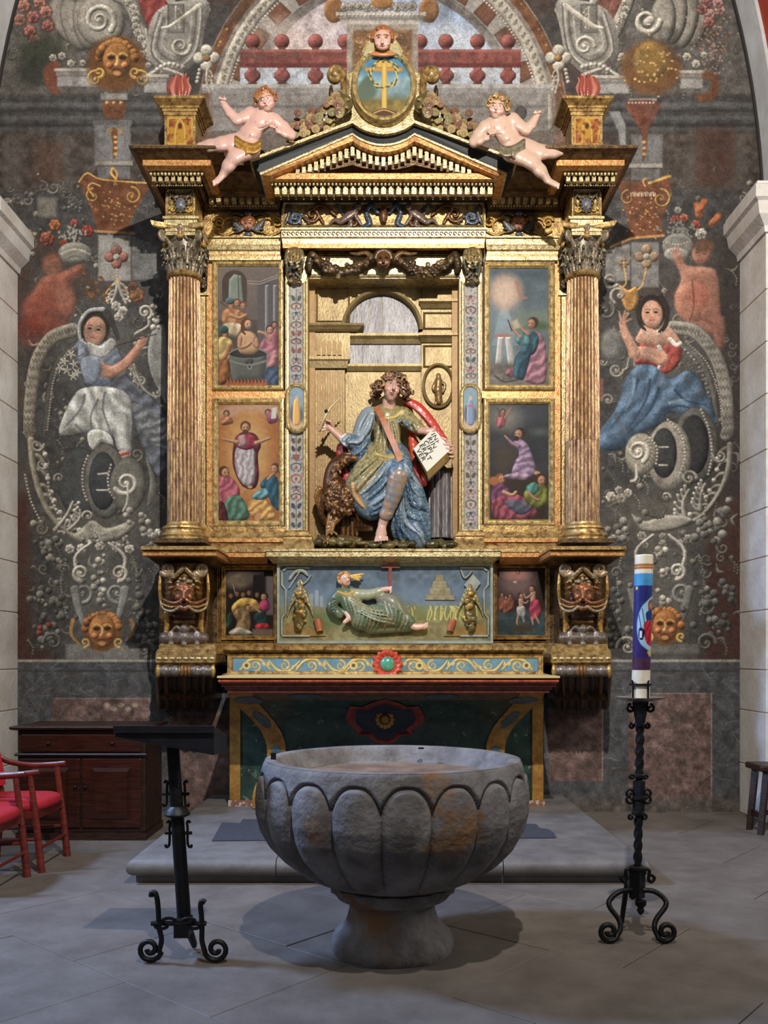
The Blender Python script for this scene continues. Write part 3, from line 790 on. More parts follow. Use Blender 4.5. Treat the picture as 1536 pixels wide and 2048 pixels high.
    acanthus(c, [(110, 1060), (134, 1030), (146, 1004)], 12, GR, 6, 1); acanthus(c, [(130, 1066), (158, 1040), (160, 1020)], 11, GR, 5, -1)
    c.poly([(120, 1052), (150, 1066), (184, 1040), (214, 1056), (262, 1042), (268, 1056), (230, 1082), (160, 1086)], (140, 137, 126), smooth=True, bev=9, k=.35, edge=.3)
    scroll(c, 176, 1032, 11, 1.2, 180, 1, 6, GRL); pearls(c, [(184, 1060), (200, 1068), (216, 1066)], 2.6, 6)
    balls(c, [(284, 1032, 9, 14, 8), (300, 1070, 10, 12, 9)], 5, 9, GR, 8); balls(c, [(100, 1090, 12, 16, 10), (120, 1130, 6, 10, 10)], 5, 10, GRD, 9)
    for x, y in ((140, 1098), (163, 1097), (200, 1092), (233, 1094), (259, 1098)): rose(c, x, y, 10, GRL)
    balls(c, [(186, 1084, 8, 20, 5), (245, 1084, 8, 14, 5)], 3, 5, GR, 10)
    for sx, x0 in ((-1, 162), (1, 238)):
        scroll(c, x0, 1146, 17, 1.5, 90, -sx, 9, GRL, tail=[(200 + sx*18, 1086), (x0 + sx*12, 1116)])
        scroll(c, x0 + sx*(-4), 1186, 20, 1.2, 90, sx, 10, (128, 130, 130)); c.line([(x0 + sx*12, 1180), (x0 + sx*4, 1220), (x0 - sx*6, 1250)], [20, 12], (120, 122, 124), bev=7, k=.3, edge=.3)
        scroll(c, x0 + sx*34, 1140, 12, 1.1, 0, sx, 6, GRD); pearls(c, [(x0 + sx*30, 1120), (x0 + sx*40, 1170), (x0 + sx*30, 1230)], 2, 6, GR)
    balls(c, [(200, 1130, 7, 5, 16), (200, 1190, 12, 8, 18)], 4, 8, GR, 12)
    balls(c, [(88, 1196, 14, 14, 10), (92, 1250, 16, 22, 16), (126, 1216, 8, 10, 20), (296, 1270, 14, 12, 16), (276, 1180, 8, 8, 20)], 5, 9, (96, 96, 92), 13)
    for x, y in ((80, 1256), (98, 1250), (78, 1266)): ball(c, x, y, 6, (150, 62, 50))
    scroll(c, 106, 1284, 20, 1.2, 180, 1, 8, GRD); scroll(c, 290, 1300, 18, 1.2, 0, -1, 8, GRD)
    c.rect(130, 1286, 280, 1322, (116, 116, 114), edge=.3, ew=4); mask(c, 204, 1258, 36); c.line([(146, 1240), (142, 1268), (158, 1288)], [8, 4], (166, 118, 56)); c.line([(262, 1240), (266, 1262), (254, 1280)], [8, 4], (166, 118, 56))
    # ---- right half
    for (cx, cy, rx, ry, an) in ((1395, 38, 22, 56, -10), (1372, 42, 24, 58, -14), (1350, 36, 24, 54, -10), (1326, 40, 26, 52, -4)):
        c.ell(cx, cy, rx, ry, GR, ang=-an, bev=12, k=.34, edge=.5, ew=5)
    scroll(c, 1294, 42, 26, 1.5, 0, 1, 14, GRL); c.ell(1300, 40, 8, 8, GRL, bev=5, k=.4)
    c.line([(1256, -10), (1244, 30), (1222, 80), (1186, 112)], [34, 18], GR, bev=9, k=.4, edge=.4)
    for t in np.linspace(0, 1, 9): rose(c, 1250 - 30*t + 6*math.sin(t*9), 6 + 100*t, 8, GRL)
    scroll(c, 1168, 76, 22, 1.4, 20, -1, 11, GRL, tail=[(1218, 52), (1200, 98), (1180, 104)])
    c.poly([(1190, 8), (1214, -20), (1250, -20), (1226, 40), (1206, 76), (1192, 50)], (118, 74, 64), smooth=True, var=.3)
    for i in range(150):
        x = 1424 + g.normal(0, 20); y = 70 + g.normal(0, 40); c.ell(x, y, 2, 2, (150, 104, 84) if i % 2 else (176, 140, 120), alpha=.8)
    for i, (x, y) in enumerate(((1414, 4), (1420, 28), (1404, 18), (1440, 20), (1418, 44), (1436, 6))): rose(c, x, y, 11, (196, 140, 136) if i % 2 else (172, 104, 100))
    for x, y, r in ((1222, 116, 7), (1244, 113, 8), (1262, 113, 8), (1212, 138, 11), (1166, 138, 7), (1180, 128, 6), (1356, 114, 7), (1374, 114, 9), (1392, 128, 9), (1408, 110, 7)): rose(c, x, y, r, GRL)
    for x0, x1, y0 in ((1184, 1262, 150), (1354, 1410, 140)):
        c.rect(x0, y0, x1, y0 + 7, GRL, edge=.2); c.rect(x0 + 4, y0 + 8, x1 - 4, y0 + 15, (128, 126, 126)); c.rect(x0 + 6, y0 + 16, x1 - 4, y0 + 37, (150, 150, 152), edge=.2, ew=3)
    c.ell(1302, 136, 60, 54, (112, 74, 42), soft=6); c.ell(1302, 122, 36, 40, (136, 102, 48), soft=4, bev=16, k=.2)
    for i in range(40): c.ell(1302 + g.normal(0, 30), 130 + g.normal(0, 26), 2.6, 2, (210, 170, 90), alpha=.85)
    c.line([(1412, 150), (1430, 160), (1424, 190), (1400, 196)], 16, (112, 70, 46), soft=3)
    c.rect(1258, 196, 1314, 206, (142, 140, 136), edge=.3); c.poly([(1252, 204), (1318, 204), (1306, 240), (1288, 264), (1268, 240)], (110, 62, 48), smooth=True, var=.3); pearls(c, [(1258, 206), (1314, 206)], 2.6, 7, (196, 170, 150))
    c.poly([(1216, 222), (1240, 222), (1252, 250), (1252, 300), (1240, 300), (1236, 262)], (128, 130, 136), edge=.3)
    c.rect(1262, 268, 1326, 332, (108, 110, 114), edge=.25, ew=4); c.line([(1288, 256), (1290, 290), (1286, 322)], [14, 4], (112, 66, 46)); 
    for y in (284, 296, 308): c.ell(1288, y, 4, 3, GD)
    c.rect(1256, 326, 1326, 336, GR, edge=.3); c.rect(1262, 338, 1320, 360, (96, 97, 100))
    c.poly([(1236, 362), (1262, 362), (1284, 366), (1290, 356), (1300, 368), (1338, 350), (1342, 380), (1336, 410), (1322, 440), (1328, 470), (1258, 476), (1256, 436), (1246, 410)], (110, 64, 42), var=.25)
    c.line([(1298, 366), (1340, 352)], 5, GD, smooth=False); scroll(c, 1322, 398, 20, 1.4, -90, 1, 5, GD); scroll(c, 1256, 396, 16, 1.1, -90, -1, 4, GD); c.line([(1290, 372), (1286, 362), (1292, 356)], 3, GD)
    for i in range(40): c.ell(1292 + g.normal(0, 22), 430 + g.normal(0, 18), 2, 1.5, GD, alpha=.8)
    for i, x in enumerate(range(1262, 1314, 4)): c.line([(x, 386 - (i % 3)), (x + (i % 2), 392)], 1.5, (226, 206, 180), smooth=False)
    c.line([(1222, 494), (1262, 476), (1328, 471)], 5, (180, 128, 66), smooth=False)
    c.rect(1262, 484, 1318, 575, (118, 119, 122), edge=.2, ew=3); c.poly([(1212, 500), (1260, 488), (1260, 560), (1210, 566)], (112, 114, 116), var=.25)
    flower4(c, 1293, 513, 22, (150, 122, 96)); flower4(c, 1248, 526, 10, (150, 112, 70))
    c.line([(1248, 536), (1252, 566), (1240, 576)], 3, GD); c.line([(1292, 536), (1284, 570), (1270, 582)], 3, GD)
    c.poly([(1236, 570), (1256, 580), (1272, 574), (1276, 600), (1266, 622), (1250, 616)], (160, 112, 52), smooth=True, bev=6, k=.4, var=.3)
    scroll(c, 1222, 560, 16, 1.3, 40, 1, 8, GR); scroll(c, 1238, 590, 18, 1.1, 120, 1, 8, GR); scroll(c, 1212, 622, 18, 1.2, -60, 1, 8, GRD)
    # flower basket and tulips
    c.line([(1372, 470), (1392, 424)], 2, (70, 84, 60), smooth=False); c.line([(1380, 474), (1428, 440)], 2, (70, 84, 60), smooth=False)
    for x, y, an in ((1396, 420, -10), (1430, 440, 40), (1404, 412, 24)): 
        for k_ in (-14, 0, 14): c.ell(x, y, 6, 17, (196, 106, 60), ang=an + k_, edge=.3, bev=4, k=.3)
    for x, y, r, cl in ((1350, 440, 10, (170, 74, 64)), (1368, 436, 9, (186, 96, 76)), (1392, 450, 10, (168, 70, 60)), (1356, 420, 7, (170, 170, 160)), (1402, 468, 12, (186, 180, 172))): rose(c, x, y, r, cl)
    for i in range(50): c.ell(1362 + g.normal(0, 16), 462 + g.normal(0, 10), 3.4, 2.4, (150, 158, 152), ang=i*37, edge=.3)
    c.ell(1356, 492, 32, 26, (120, 122, 118), bev=10, k=.28, edge=.3); pearls(c, [(1328, 484), (1356, 490), (1386, 482)], 2.4, 6); c.ell(1352, 508, 24, 13, (140, 142, 138), bev=6, k=.3)
    # cherub
    c.ell(1402, 508, 19, 22, (160, 106, 90), soft=2, bev=10, k=.2, edge=.2); c.line([(1392, 506), (1397, 504)], 2, (80, 54, 46)); c.line([(1406, 508), (1412, 508)], 2, (80, 54, 46)); c.line([(1396, 520), (1404, 522)], 2.4, (140, 66, 60))
    c.ell(1408, 492, 20, 12, (112, 76, 58), soft=3)
    c.poly([(1346, 512), (1362, 506), (1372, 530), (1412, 534), (1432, 544), (1438, 590), (1440, 640), (1436, 668), (1400, 662), (1356, 624), (1350, 590), (1362, 556)], (158, 106, 88), smooth=True, soft=2, bev=20, k=.2)
    c.ell(1384, 604, 34, 42, (168, 108, 88), soft=4, bev=20, k=.16); c.ell(1396, 590, 20, 22, (176, 88, 70), soft=8, alpha=.6); c.line([(1384, 560), (1388, 610), (1380, 640)], 2.5, (110, 62, 50), soft=1)
    c.line([(1420, 630), (1436, 650), (1438, 690)], [36, 18], (144, 92, 78), soft=3, bev=10, k=.2)
    for i in range(4): c.line([(1354, 514), (1342 + i*5, 500 - i*2)], 3.6, (166, 116, 100), smooth=False)
    # feathered wing, right
    wing = [(1346, 656), (1390, 664), (1430, 710), (1450, 776), (1456, 850), (1452, 870)]
    c.line(wing, [30, 24], (136, 133, 126), bev=9, k=.28, edge=.35); p = cr(wing, 8)
    for i in range(0, len(p), 2):
        for s_ in (-1, 0, 1): c.line([(p[i][0] + s_*7 - 3, p[i][1] - 4), (p[i][0] + s_*7, p[i][1] + 3), (p[i][0] + s_*7 + 2, p[i][1] - 3)], 1.6, (84, 82, 78))
    c.line([(1362, 690), (1400, 720), (1424, 776), (1434, 850)], [14, 9], (96, 96, 96), edge=.3, bev=4, k=.3); pearls(c, [(1372, 684), (1414, 726), (1438, 790), (1444, 850)], 2, 6); pearls(c, [(1370, 700), (1396, 730), (1414, 776), (1422, 830)], 3, 9, (150, 150, 148))
    for i in range(6): c.line([(1376 + i*8, 712 + i*16), (1392 + i*7, 706 + i*17)], [2, 6], GRD)
    for x, y in ((1462, 706), (1466, 732), (1468, 756), (1464, 690)): c.spiral(x, y, 9, 1, 0, 3, (88, 88, 88))
    # scrolls behind the woman
    scroll(c, 1232, 740, 15, 1.4, 0, 1, 6, GR, tail=[(1258, 716), (1254, 736)]); scroll(c, 1216, 800, 12, 1.3, 180, 1, 6, GR); c.ell(1222, 690, 20, 32, (104, 106, 106), soft=4, bev=10, k=.2); scroll(c, 1206, 724, 8, 1, 0, 1, 4, GR)
    c.rect(1200, 758, 1206, 800, (140, 84, 74), soft=2)
    # woman with raised hand
    c.poly([(1264, 740), (1288, 728), (1318, 736), (1340, 756), (1384, 742), (1420, 800), (1434, 850), (1400, 836), (1340, 826), (1320, 850), (1284, 866), (1240, 900), (1200, 896), (1196, 866), (1230, 820), (1246, 770)], (70, 98, 132), smooth=True, bev=20, k=.26, folds=(.16, 26, 40), edge=.25, ew=5)
    for q in ([(1276, 760), (1262, 800), (1222, 856)], [(1300, 760), (1292, 800), (1262, 850)], [(1318, 776), (1300, 820), (1256, 866)], [(1350, 780), (1370, 800), (1410, 810)], [(1330, 820), (1366, 812), (1420, 836)]): c.line(q, [5, 2], (40, 58, 84), soft=1)
    for q in ([(1268, 758), (1266, 790), (1250, 820)], [(1338, 806), (1376, 798)]): c.line(q, [6, 2], (112, 140, 170), soft=2)
    c.poly([(1284, 684), (1316, 690), (1348, 684), (1364, 700), (1356, 730), (1330, 748), (1306, 730), (1272, 726), (1276, 704)], (160, 64, 58), smooth=True, bev=10, k=.3, folds=(.1, 12, 30), edge=.25)
    c.poly([(1290, 650), (1312, 660), (1330, 650), (1348, 664), (1360, 684), (1340, 690), (1300, 690), (1272, 682), (1278, 664)], (184, 134, 112), smooth=True, bev=10, k=.2)
    face(c, 1304, 626, 21, 28, -2, (188, 136, 112), (52, 42, 38), -.15)
    c.line([(1284, 596), (1276, 620), (1280, 646), (1290, 660)], [9, 6], (56, 46, 42)); c.line([(1322, 594), (1334, 616), (1332, 648), (1320, 664)], [12, 8], (52, 42, 40)); pearls(c, [(1288, 662), (1306, 672), (1326, 664)], 2, 5, (206, 200, 190))
    c.line([(1340, 678), (1352, 690), (1360, 686)], 8, (206, 200, 188), bev=3, k=.3); c.line([(1318, 694), (1328, 716), (1318, 736)], [9, 7], (156, 164, 170), bev=4, k=.3)
    c.line([(1322, 716), (1296, 706), (1268, 706)], [30, 24], (188, 134, 110), bev=11, k=.2, edge=.2); c.line([(1270, 706), (1252, 670), (1244, 646)], [22, 13], (188, 134, 110), bev=9, k=.2, edge=.2)
    for dx, dy in ((-6, -22), (6, -24), (12, -18), (18, -8)): c.line([(1244, 646), (1244 + dx, 646 + dy)], [6, 4], (190, 138, 112), smooth=False, edge=.3)
    c.line([(1264, 682), (1272, 700), (1268, 728), (1274, 732)], 3, (140, 118, 100))
    # ammonite scroll
    for cx, cy, rx, ry, cl in ((1392, 890, 46, 76, (92, 92, 90)), (1388, 890, 30, 60, (52, 54, 58)), (1338, 912, 44, 70, (138, 134, 124)), (1328, 906, 26, 50, (56, 58, 62)), (1282, 908, 32, 42, (146, 142, 130))): c.ell(cx, cy, rx, ry, cl, bev=11, k=.28, edge=.35, ew=4)
    scroll(c, 1276, 904, 22, 1.6, 60, -1, 12, GRL); c.line([(1272, 930), (1272, 956), (1262, 962)], 5, GRL)
    for a in range(-70, 90, 16):
        t = math.radians(a); c.line([(1338 + 30*math.cos(t), 912 + 54*math.sin(t)), (1338 + 38*math.cos(t + .2), 912 + 62*math.sin(t + .2))], 2, (84, 82, 76)); c.line([(1282 + 20*math.cos(t), 908 + 28*math.sin(t)), (1282 + 27*math.cos(t + .2), 908 + 36*math.sin(t + .2))], 2, (90, 86, 78))
        c.line([(1392 + 32*math.cos(t), 890 + 60*math.sin(t)), (1392 + 40*math.cos(t + .2), 890 + 68*math.sin(t + .2))], 2, (66, 66, 66))
    pearls(c, [(1336, 840), (1362, 868), (1370, 912), (1360, 948)], 2.8, 7); pearls(c, [(1402, 820), (1418, 860), (1424, 910), (1416, 950)], 2.8, 7); pearls(c, [(1300, 876), (1314, 896), (1312, 930)], 2.6, 7)
    c.line([(1318, 894), (1336, 894)], 3, GRL, smooth=False); c.line([(1318, 930), (1334, 930)], 3, GRL, smooth=False)
    # cradle right
    acanthus(c, [(1460, 890), (1456, 940), (1436, 990), (1400, 1034), (1350, 1056)], 16, (128, 126, 118), 8, 1)
    scroll(c, 1440, 912, 14, 1.2, 180, -1, 7, GR); scroll(c, 1378, 956, 15, 1.4, 0, -1, 7, GR); scroll(c, 1332, 994, 9, 1.2, 0, -1, 5, GRL)
    acanthus(c, [(1370, 1040), (1366, 1006), (1378, 980)], 12, GR, 6, -1); acanthus(c, [(1400, 1020), (1402, 990), (1410, 968)], 11, GR, 6, -1); pearls(c, [(1398, 970), (1412, 1000), (1408, 1030)], 2.6, 7)
    c.poly([(1262, 1026), (1290, 1042), (1330, 1030), (1372, 1032), (1384, 1044), (1340, 1062), (1286, 1062)], (142, 139, 130), smooth=True, bev=8, k=.35, edge=.3); pearls(c, [(1298, 1030), (1314, 1036), (1330, 1032)], 2.8, 6, (70, 68, 66))
    for x, y, r in ((1222, 994, 11), (1242, 996, 11), (1256, 986, 9), (1238, 980, 8)): rose(c, x, y, r, GRL)
    balls(c, [(1244, 1066, 14, 16, 10), (1412, 1060, 16, 18, 9), (1450, 1024, 6, 8, 12)], 6, 10, (120, 120, 116), 20)
    for x, y, r in ((1284, 1072, 10), (1326, 1074, 9), (1290, 1090, 8), (1326, 1088, 9), (1376, 1078, 10), (1360, 1086, 8)): rose(c, x, y, r, GR)
    for sx, x0 in ((-1, 1288), (1, 1354)):
        scroll(c, x0, 1142, 17, 1.5, 90, -sx, 9, GRL, tail=[(1322 + sx*16, 1070), (x0 + sx*16, 1104)]); scroll(c, x0 + sx*10, 1184, 20, 1.2, 90, sx, 11, (124, 124, 122)); c.line([(x0 + sx*24, 1180), (x0 + sx*16, 1220), (x0 + sx*8, 1250)], [20, 12], (110, 112, 112), bev=7, k=.3, edge=.3)
        pearls(c, [(x0 + sx*44, 1110), (x0 + sx*54, 1160), (x0 + sx*46, 1230)], 2, 6, GR); scroll(c, x0 + sx*56, 1146, 12, 1.1, 0, sx, 6, GRD)
    balls(c, [(1322, 1126, 10, 6, 16), (1322, 1190, 12, 7, 18)], 4, 8, GR, 22); scroll(c, 1418, 1212, 18, 1.2, 180, 1, 8, GRD)
    balls(c, [(1230, 1270, 18, 20, 14), (1428, 1240, 18, 16, 16), (1240, 1200, 8, 8, 24), (1420, 1190, 10, 10, 10), (1454, 1190, 8, 10, 14)], 5, 9, (96, 96, 94), 23)
    scroll(c, 1256, 1294, 22, 1.3, 180, 1, 9, GR); scroll(c, 1412, 1286, 20, 1.3, 0, -1, 9, GRD)
    c.rect(1280, 1286, 1400, 1310, (104, 104, 102), edge=.3, ew=4); mask(c, 1330, 1248, 34)
    # ---- lunette with the painted balustrade
    AX = 765
    def arc(r, n=24, a0=0, a1=180, cy=250): return [(AX + r*math.cos(math.radians(a)), cy - r*1.04*math.sin(math.radians(a))) for a in np.linspace(a0, a1, n)]
    c.poly(arc(372) , (104, 98, 96), var=.25); c.line(arc(345), 54, (126, 116, 112), smooth=False, var=.25); c.line(arc(300), 40, (142, 138, 136), smooth=False)
    for a in (20, 34, 46, 58, 122, 134, 146, 160):
        t = math.radians(a); q = [(AX + r*math.cos(t + e), 250 - r*1.04*math.sin(t + e)) for r, e in ((282, -.07), (322, -.05), (322, .06), (282, .07))]
        c.poly(q, (116, 76, 58), edge=.35, ew=3)
    c.line(arc(330), 26, (172, 166, 154), smooth=False, bev=9, k=.28, edge=.35)
    p = np.array(arc(330, 70))
    for i, (x, y) in enumerate(p):
        if y < 180: c.ell(x, y, 5, 3.4, (150, 144, 130), ang=-90 + i*2.5, edge=.4); c.ell(x + 3, y - 5, 2.2, 2.2, (96, 92, 84))
    pearls(c, arc(314, 40), 2.6, 7, (196, 192, 182)); c.line(arc(360), 20, (110, 70, 46), smooth=False, var=.3)
    for i in range(40):
        t = math.radians(g.uniform(5, 175)); c.ell(AX + 362*math.cos(t), 250 - 376*math.sin(t), 2.4, 2, (200, 150, 80), alpha=.7)
    c.poly(arc(262, 40), (130, 158, 200), col2=(206, 160, 152), gang=140, var=.12)
    for x, y, r in ((560, 60, 40), (620, 90, 50), (900, 70, 40), (950, 90, 34), (660, 40, 40), (580, 110, 40), (1000, 110, 26)): c.ell(x, y, r, r*.5, (202, 184, 178) if x < 800 else (198, 206, 216), soft=16, alpha=.6)
    for x0, x1 in ((480, 690), (842, 1040)): c.rect(x0, 132, x1, 168, (162, 174, 194))
    red = (128, 66, 62)
    def bal(x):
        ball(c, x, 83, 15, red); c.rect(x - 7, 94, x + 7, 102, red, edge=.3)
        c.poly([(x - 9, 134), (x + 9, 134), (x + 8, 139), (x + 16, 147), (x + 16, 155), (x + 8, 164), (x + 11, 169), (x - 11, 169), (x - 8, 164), (x - 16, 155), (x - 16, 147), (x - 8, 139)], red, bev=8, k=.35, edge=.3)
    for x in (505, 564, 631, 690, 840, 892, 955, 1016): bal(x)
    for x0, x1 in ((480, 694), (836, 1042)): c.rect(x0, 99, x1, 135, red, var=.25); c.rect(x0, 99, x1, 104, (150, 86, 80)); c.rect(x0, 126, x1, 135, (104, 50, 48), soft=1)
    c.rect(694, 40, 836, 250, (142, 132, 122), var=.2); c.rect(706, 60, 824, 200, (124, 88, 56), soft=2, var=.3)
    c.ell(668, 20, 20, 26, (136, 92, 54), bev=8, k=.3); c.ell(858, 20, 20, 26, (136, 92, 54), bev=8, k=.3)
    c.rect(672, 24, 852, 32, (178, 172, 164)); c.rect(678, 33, 846, 40, (128, 122, 116)); c.rect(686, 41, 838, 49, (168, 162, 156))
    for x in range(690, 840, 15): rose(c, x, 12 + (x % 4), 9, (166, 160, 150))
    pearls(c, [(676, 30), (850, 30)], 3, 8, (190, 186, 176)); c.ell(764, 4, 22, 14, (160, 110, 60), bev=6, k=.3)
    for i in range(50): c.ell(765 + g.uniform(-56, 56), g.uniform(60, 130), 2.4, 2, (198, 150, 90), alpha=.6)
    c.rect(404, 168, 1112, 176, (158, 156, 156)); c.rect(404, 176, 1112, 186, (132, 131, 133)); c.rect(420, 186, 1096, 262, (124, 121, 120), var=.12); c.rect(424, 210, 1090, 216, (102, 100, 100), soft=1)
    c.rect(404, 262, 1112, 400, (106, 96, 90), var=.2); c.ell(1042, 226, 12, 14, (78, 76, 78), edge=.3)
    for sx in (-1, 1):
        X_ = lambda v: AX + sx*v
        c.poly([(X_(345), 186), (X_(425), 190), (X_(420), 420), (X_(345), 420)], (112, 84, 70), soft=6, var=.3)
        c.line([(X_(430), -10), (X_(396), 40), (X_(352), 20)], 16, GR, bev=6, k=.3); c.poly([(X_(352), 0), (X_(450), 20), (X_(470), 110), (X_(420), 150), (X_(372), 120), (X_(356), 60)], (130, 128, 124), smooth=True, bev=18, k=.2, var=.15)
        for f_, cl in ((.86, (92, 90, 88)), (.8, (172, 168, 160)), (.66, (96, 92, 88)), (.5, (164, 160, 152))): c.line([(X_(412 + (u - 412)*f_), 66 + (w_ - 66)*f_) for u, w_ in ((352, 0), (356, 60), (372, 120), (420, 150), (470, 110), (450, 20))], 4, cl, soft=.6)
        c.rect(min(X_(396), X_(430)), 8, max(X_(396), X_(430)), 66, (120, 118, 114), edge=.4, ew=3); acanthus(c, [(X_(413), 14), (X_(413), 36), (X_(413), 58)], 7, GRL, 4, sx); scroll(c, X_(404), 92, 20, 1.5, 0, -sx, 10, GRL)
        flower4(c, X_(352), 116, 24, GRL); acanthus(c, [(X_(350), 138), (X_(352), 160), (X_(346), 186)], 8, GRL, 4, sx); pearls(c, [(X_(366), 140), (X_(372), 168)], 4, 8)
        c.line([(X_(400), 150), (X_(440), 136), (X_(470), 150)], 5, GRL)
        pearls(c, [(X_(400), 134), (X_(430), 128), (X_(452), 140)], 5, 9, GRL)
        c.line([(X_(365), 10), (X_(420), 50), (X_(440), 56)], [10, 6], GRL, bev=4, k=.3)
    # ---- dado of painted marble
    c.rect(-40, 1322, 1580, 1660, (74, 77, 84), var=.3); c.rect(-40, 1319, 1580, 1324, (146, 146, 144), soft=.6); c.rect(-40, 1340, 1580, 1344, (58, 60, 66), soft=1)
    pk = (106, 82, 80)
    for x0, y0, x1, y1 in ((105, 1396, 300, 1660), (340, 1425, 470, 1660), (1096, 1420, 1206, 1562), (1257, 1386, 1424, 1640)):
        c.rect(x0, y0, x1, y1, pk, var=.45); c.rect(x0, y0, x1, y0 + 2, (150, 140, 130), alpha=.6); c.rect(x1 - 2, y0, x1, y1, (160, 156, 140), alpha=.7)
    for i in range(5): c.ell(214 + 14*i, 1410 + (i % 2)*8, 6, 5, (170, 156, 136), alpha=.8, soft=1)
    for i in range(160):
        x = g.choice([g.uniform(30, 330), g.uniform(1090, 1480)]); y = g.uniform(1326, 1630); a = g.uniform(-1, 1)
        c.line([(x, y), (x + 14*math.cos(a), y + 14*math.sin(a) + g.normal(0, 3)), (x + 30*math.cos(a), y + 30*math.sin(a))], 1.3, (150, 148, 146), alpha=.4)
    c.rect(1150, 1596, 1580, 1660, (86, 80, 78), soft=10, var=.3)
    c.noise(.07, 5, 2); c.tint((66, 62, 58), 26, .55, .8, .4, 9.2); c.tint((150, 148, 144), 9, .72, .86, .14, 4.4)

wall_back = MB().box((-5.2, WALL + .012, -.3), (5.2, WALL + .5, 8.6)).build('wall_back', WHITEW); structure(wall_back)
for nm, x0, y0, x1, y1, rs in (('fresco', -40, -70, 345, 1660, .72), ('fresco', 1195, -70, 1580, 1660, .72), ('fresco', 345, -70, 1195, 330, .72), ('fresco', 345, 330, 1195, 1660, .22)):
    c = Canvas(x0, y0, x1, y1, rs, (70, 68, 68), 1.17); c.sat = .7; paint_wall(c); c.img *= (1.03, 1.0, .96); c.build(nm, WALL, MURALM, wall_back)
# ================================================================ the gilded altarpiece: architecture
AXR = 767.0
BODY, BACK = 7.95, 8.285
RET = thing('altarpiece', (0, 7.6, 1.4), 'tall gilded altarpiece with two fluted columns, pediment and oval medallion against the painted wall', 'altarpiece')
def sx(side, a, b=None):
    "mirror pixel columns about the axis for the right half"
    if b is None: return a if side == 'L' else 2*AXR - a
    return (a, b) if side == 'L' else (2*AXR - b, 2*AXR - a)
def lv(side, levels):
    return [(*sx(side, l, r), y, d) for (l, r, y, d) in levels]
def course(name, levels, back, m, parent=None, side='L', smooth=None):
    return MB().stack(lv(side, levels), back).build(name, m, parent or RET, smooth=smooth)
def slab(name, x0, x1, y0, y1, d, back, m, parent=None, side='L', bv=0):
    o = course(name, [(x0, x1, y0, d), (x0, x1, y1, d)], back, m, parent, side)
    if bv: bevel(o, bv, 1)
    return o
def frame(name, x0, y0, x1, y1, wd, d, m, parent, prof=((0, 0), (.25, .03), (.5, .012), (.75, .028), (1, .0)), th=.03):
    "moulded picture frame: profile (fraction from outside to inside, rise in metres)"
    mb = MB(); rs = []
    for fr, rise in prof:
        q = [(x0 + wd*fr, y0 + wd*fr), (x1 - wd*fr, y0 + wd*fr), (x1 - wd*fr, y1 - wd*fr), (x0 + wd*fr, y1 - wd*fr)]
        rs.append([(P(x, y, d).x, d - rise, P(x, y, d).z) for x, y in q])
    n = len(rs); back = [[(v[0], d + th, v[2]) for v in rs[0]]]
    mb.rings(back + rs + [[(v[0], d + th, v[2]) for v in rs[-1]]], False, False)
    return mb.build(name, m, parent)
_dm = {}
def dentils(px, y0, y1, wd, d, proj, m, parent, side='L', name='dentil'):
    k = d/F; key = (round(wd*k, 4), round((y1-y0)*k, 4), proj, m.name)
    if key not in _dm:
        w_, h_ = wd*k/2, (y1-y0)*k/2
        _dm[key] = MB().rings([[(-w_, -proj, -h_), (w_, -proj, -h_), (w_, 0, -h_), (-w_, 0, -h_)], [(-w_, -proj, h_), (w_, -proj, h_), (w_, 0, h_), (-w_, 0, h_)]]).mesh('dentil', m)
    for x in px:
        p = P(sx(side, x), (y0+y1)/2, d); link(name, _dm[key], parent, (p.x, d, p.z))
def beads(name, px, y, r, d, m, parent, side='L', el=1.0):
    mb = MB(); k = d/F
    for x in px:
        p = P(sx(side, x), y, d); mb.ball((p.x, p.y, p.z), (r*k, r*k, r*k*el), 6, 4)
    return mb.build(name, m, parent, smooth=True)

# ---- body behind everything
for s_ in 'LR':
    slab('bay_backing', 404, 616, 300, 1300, BODY + .02, BACK, GOLDD, side=s_)
slab('head_backing', 616.5, 917.5, 330, 560, BODY + .02, BACK, GOLDD)
slab('foot_backing', 616.5, 917.5, 1085, 1300, BODY + .02, BACK, GOLDD)

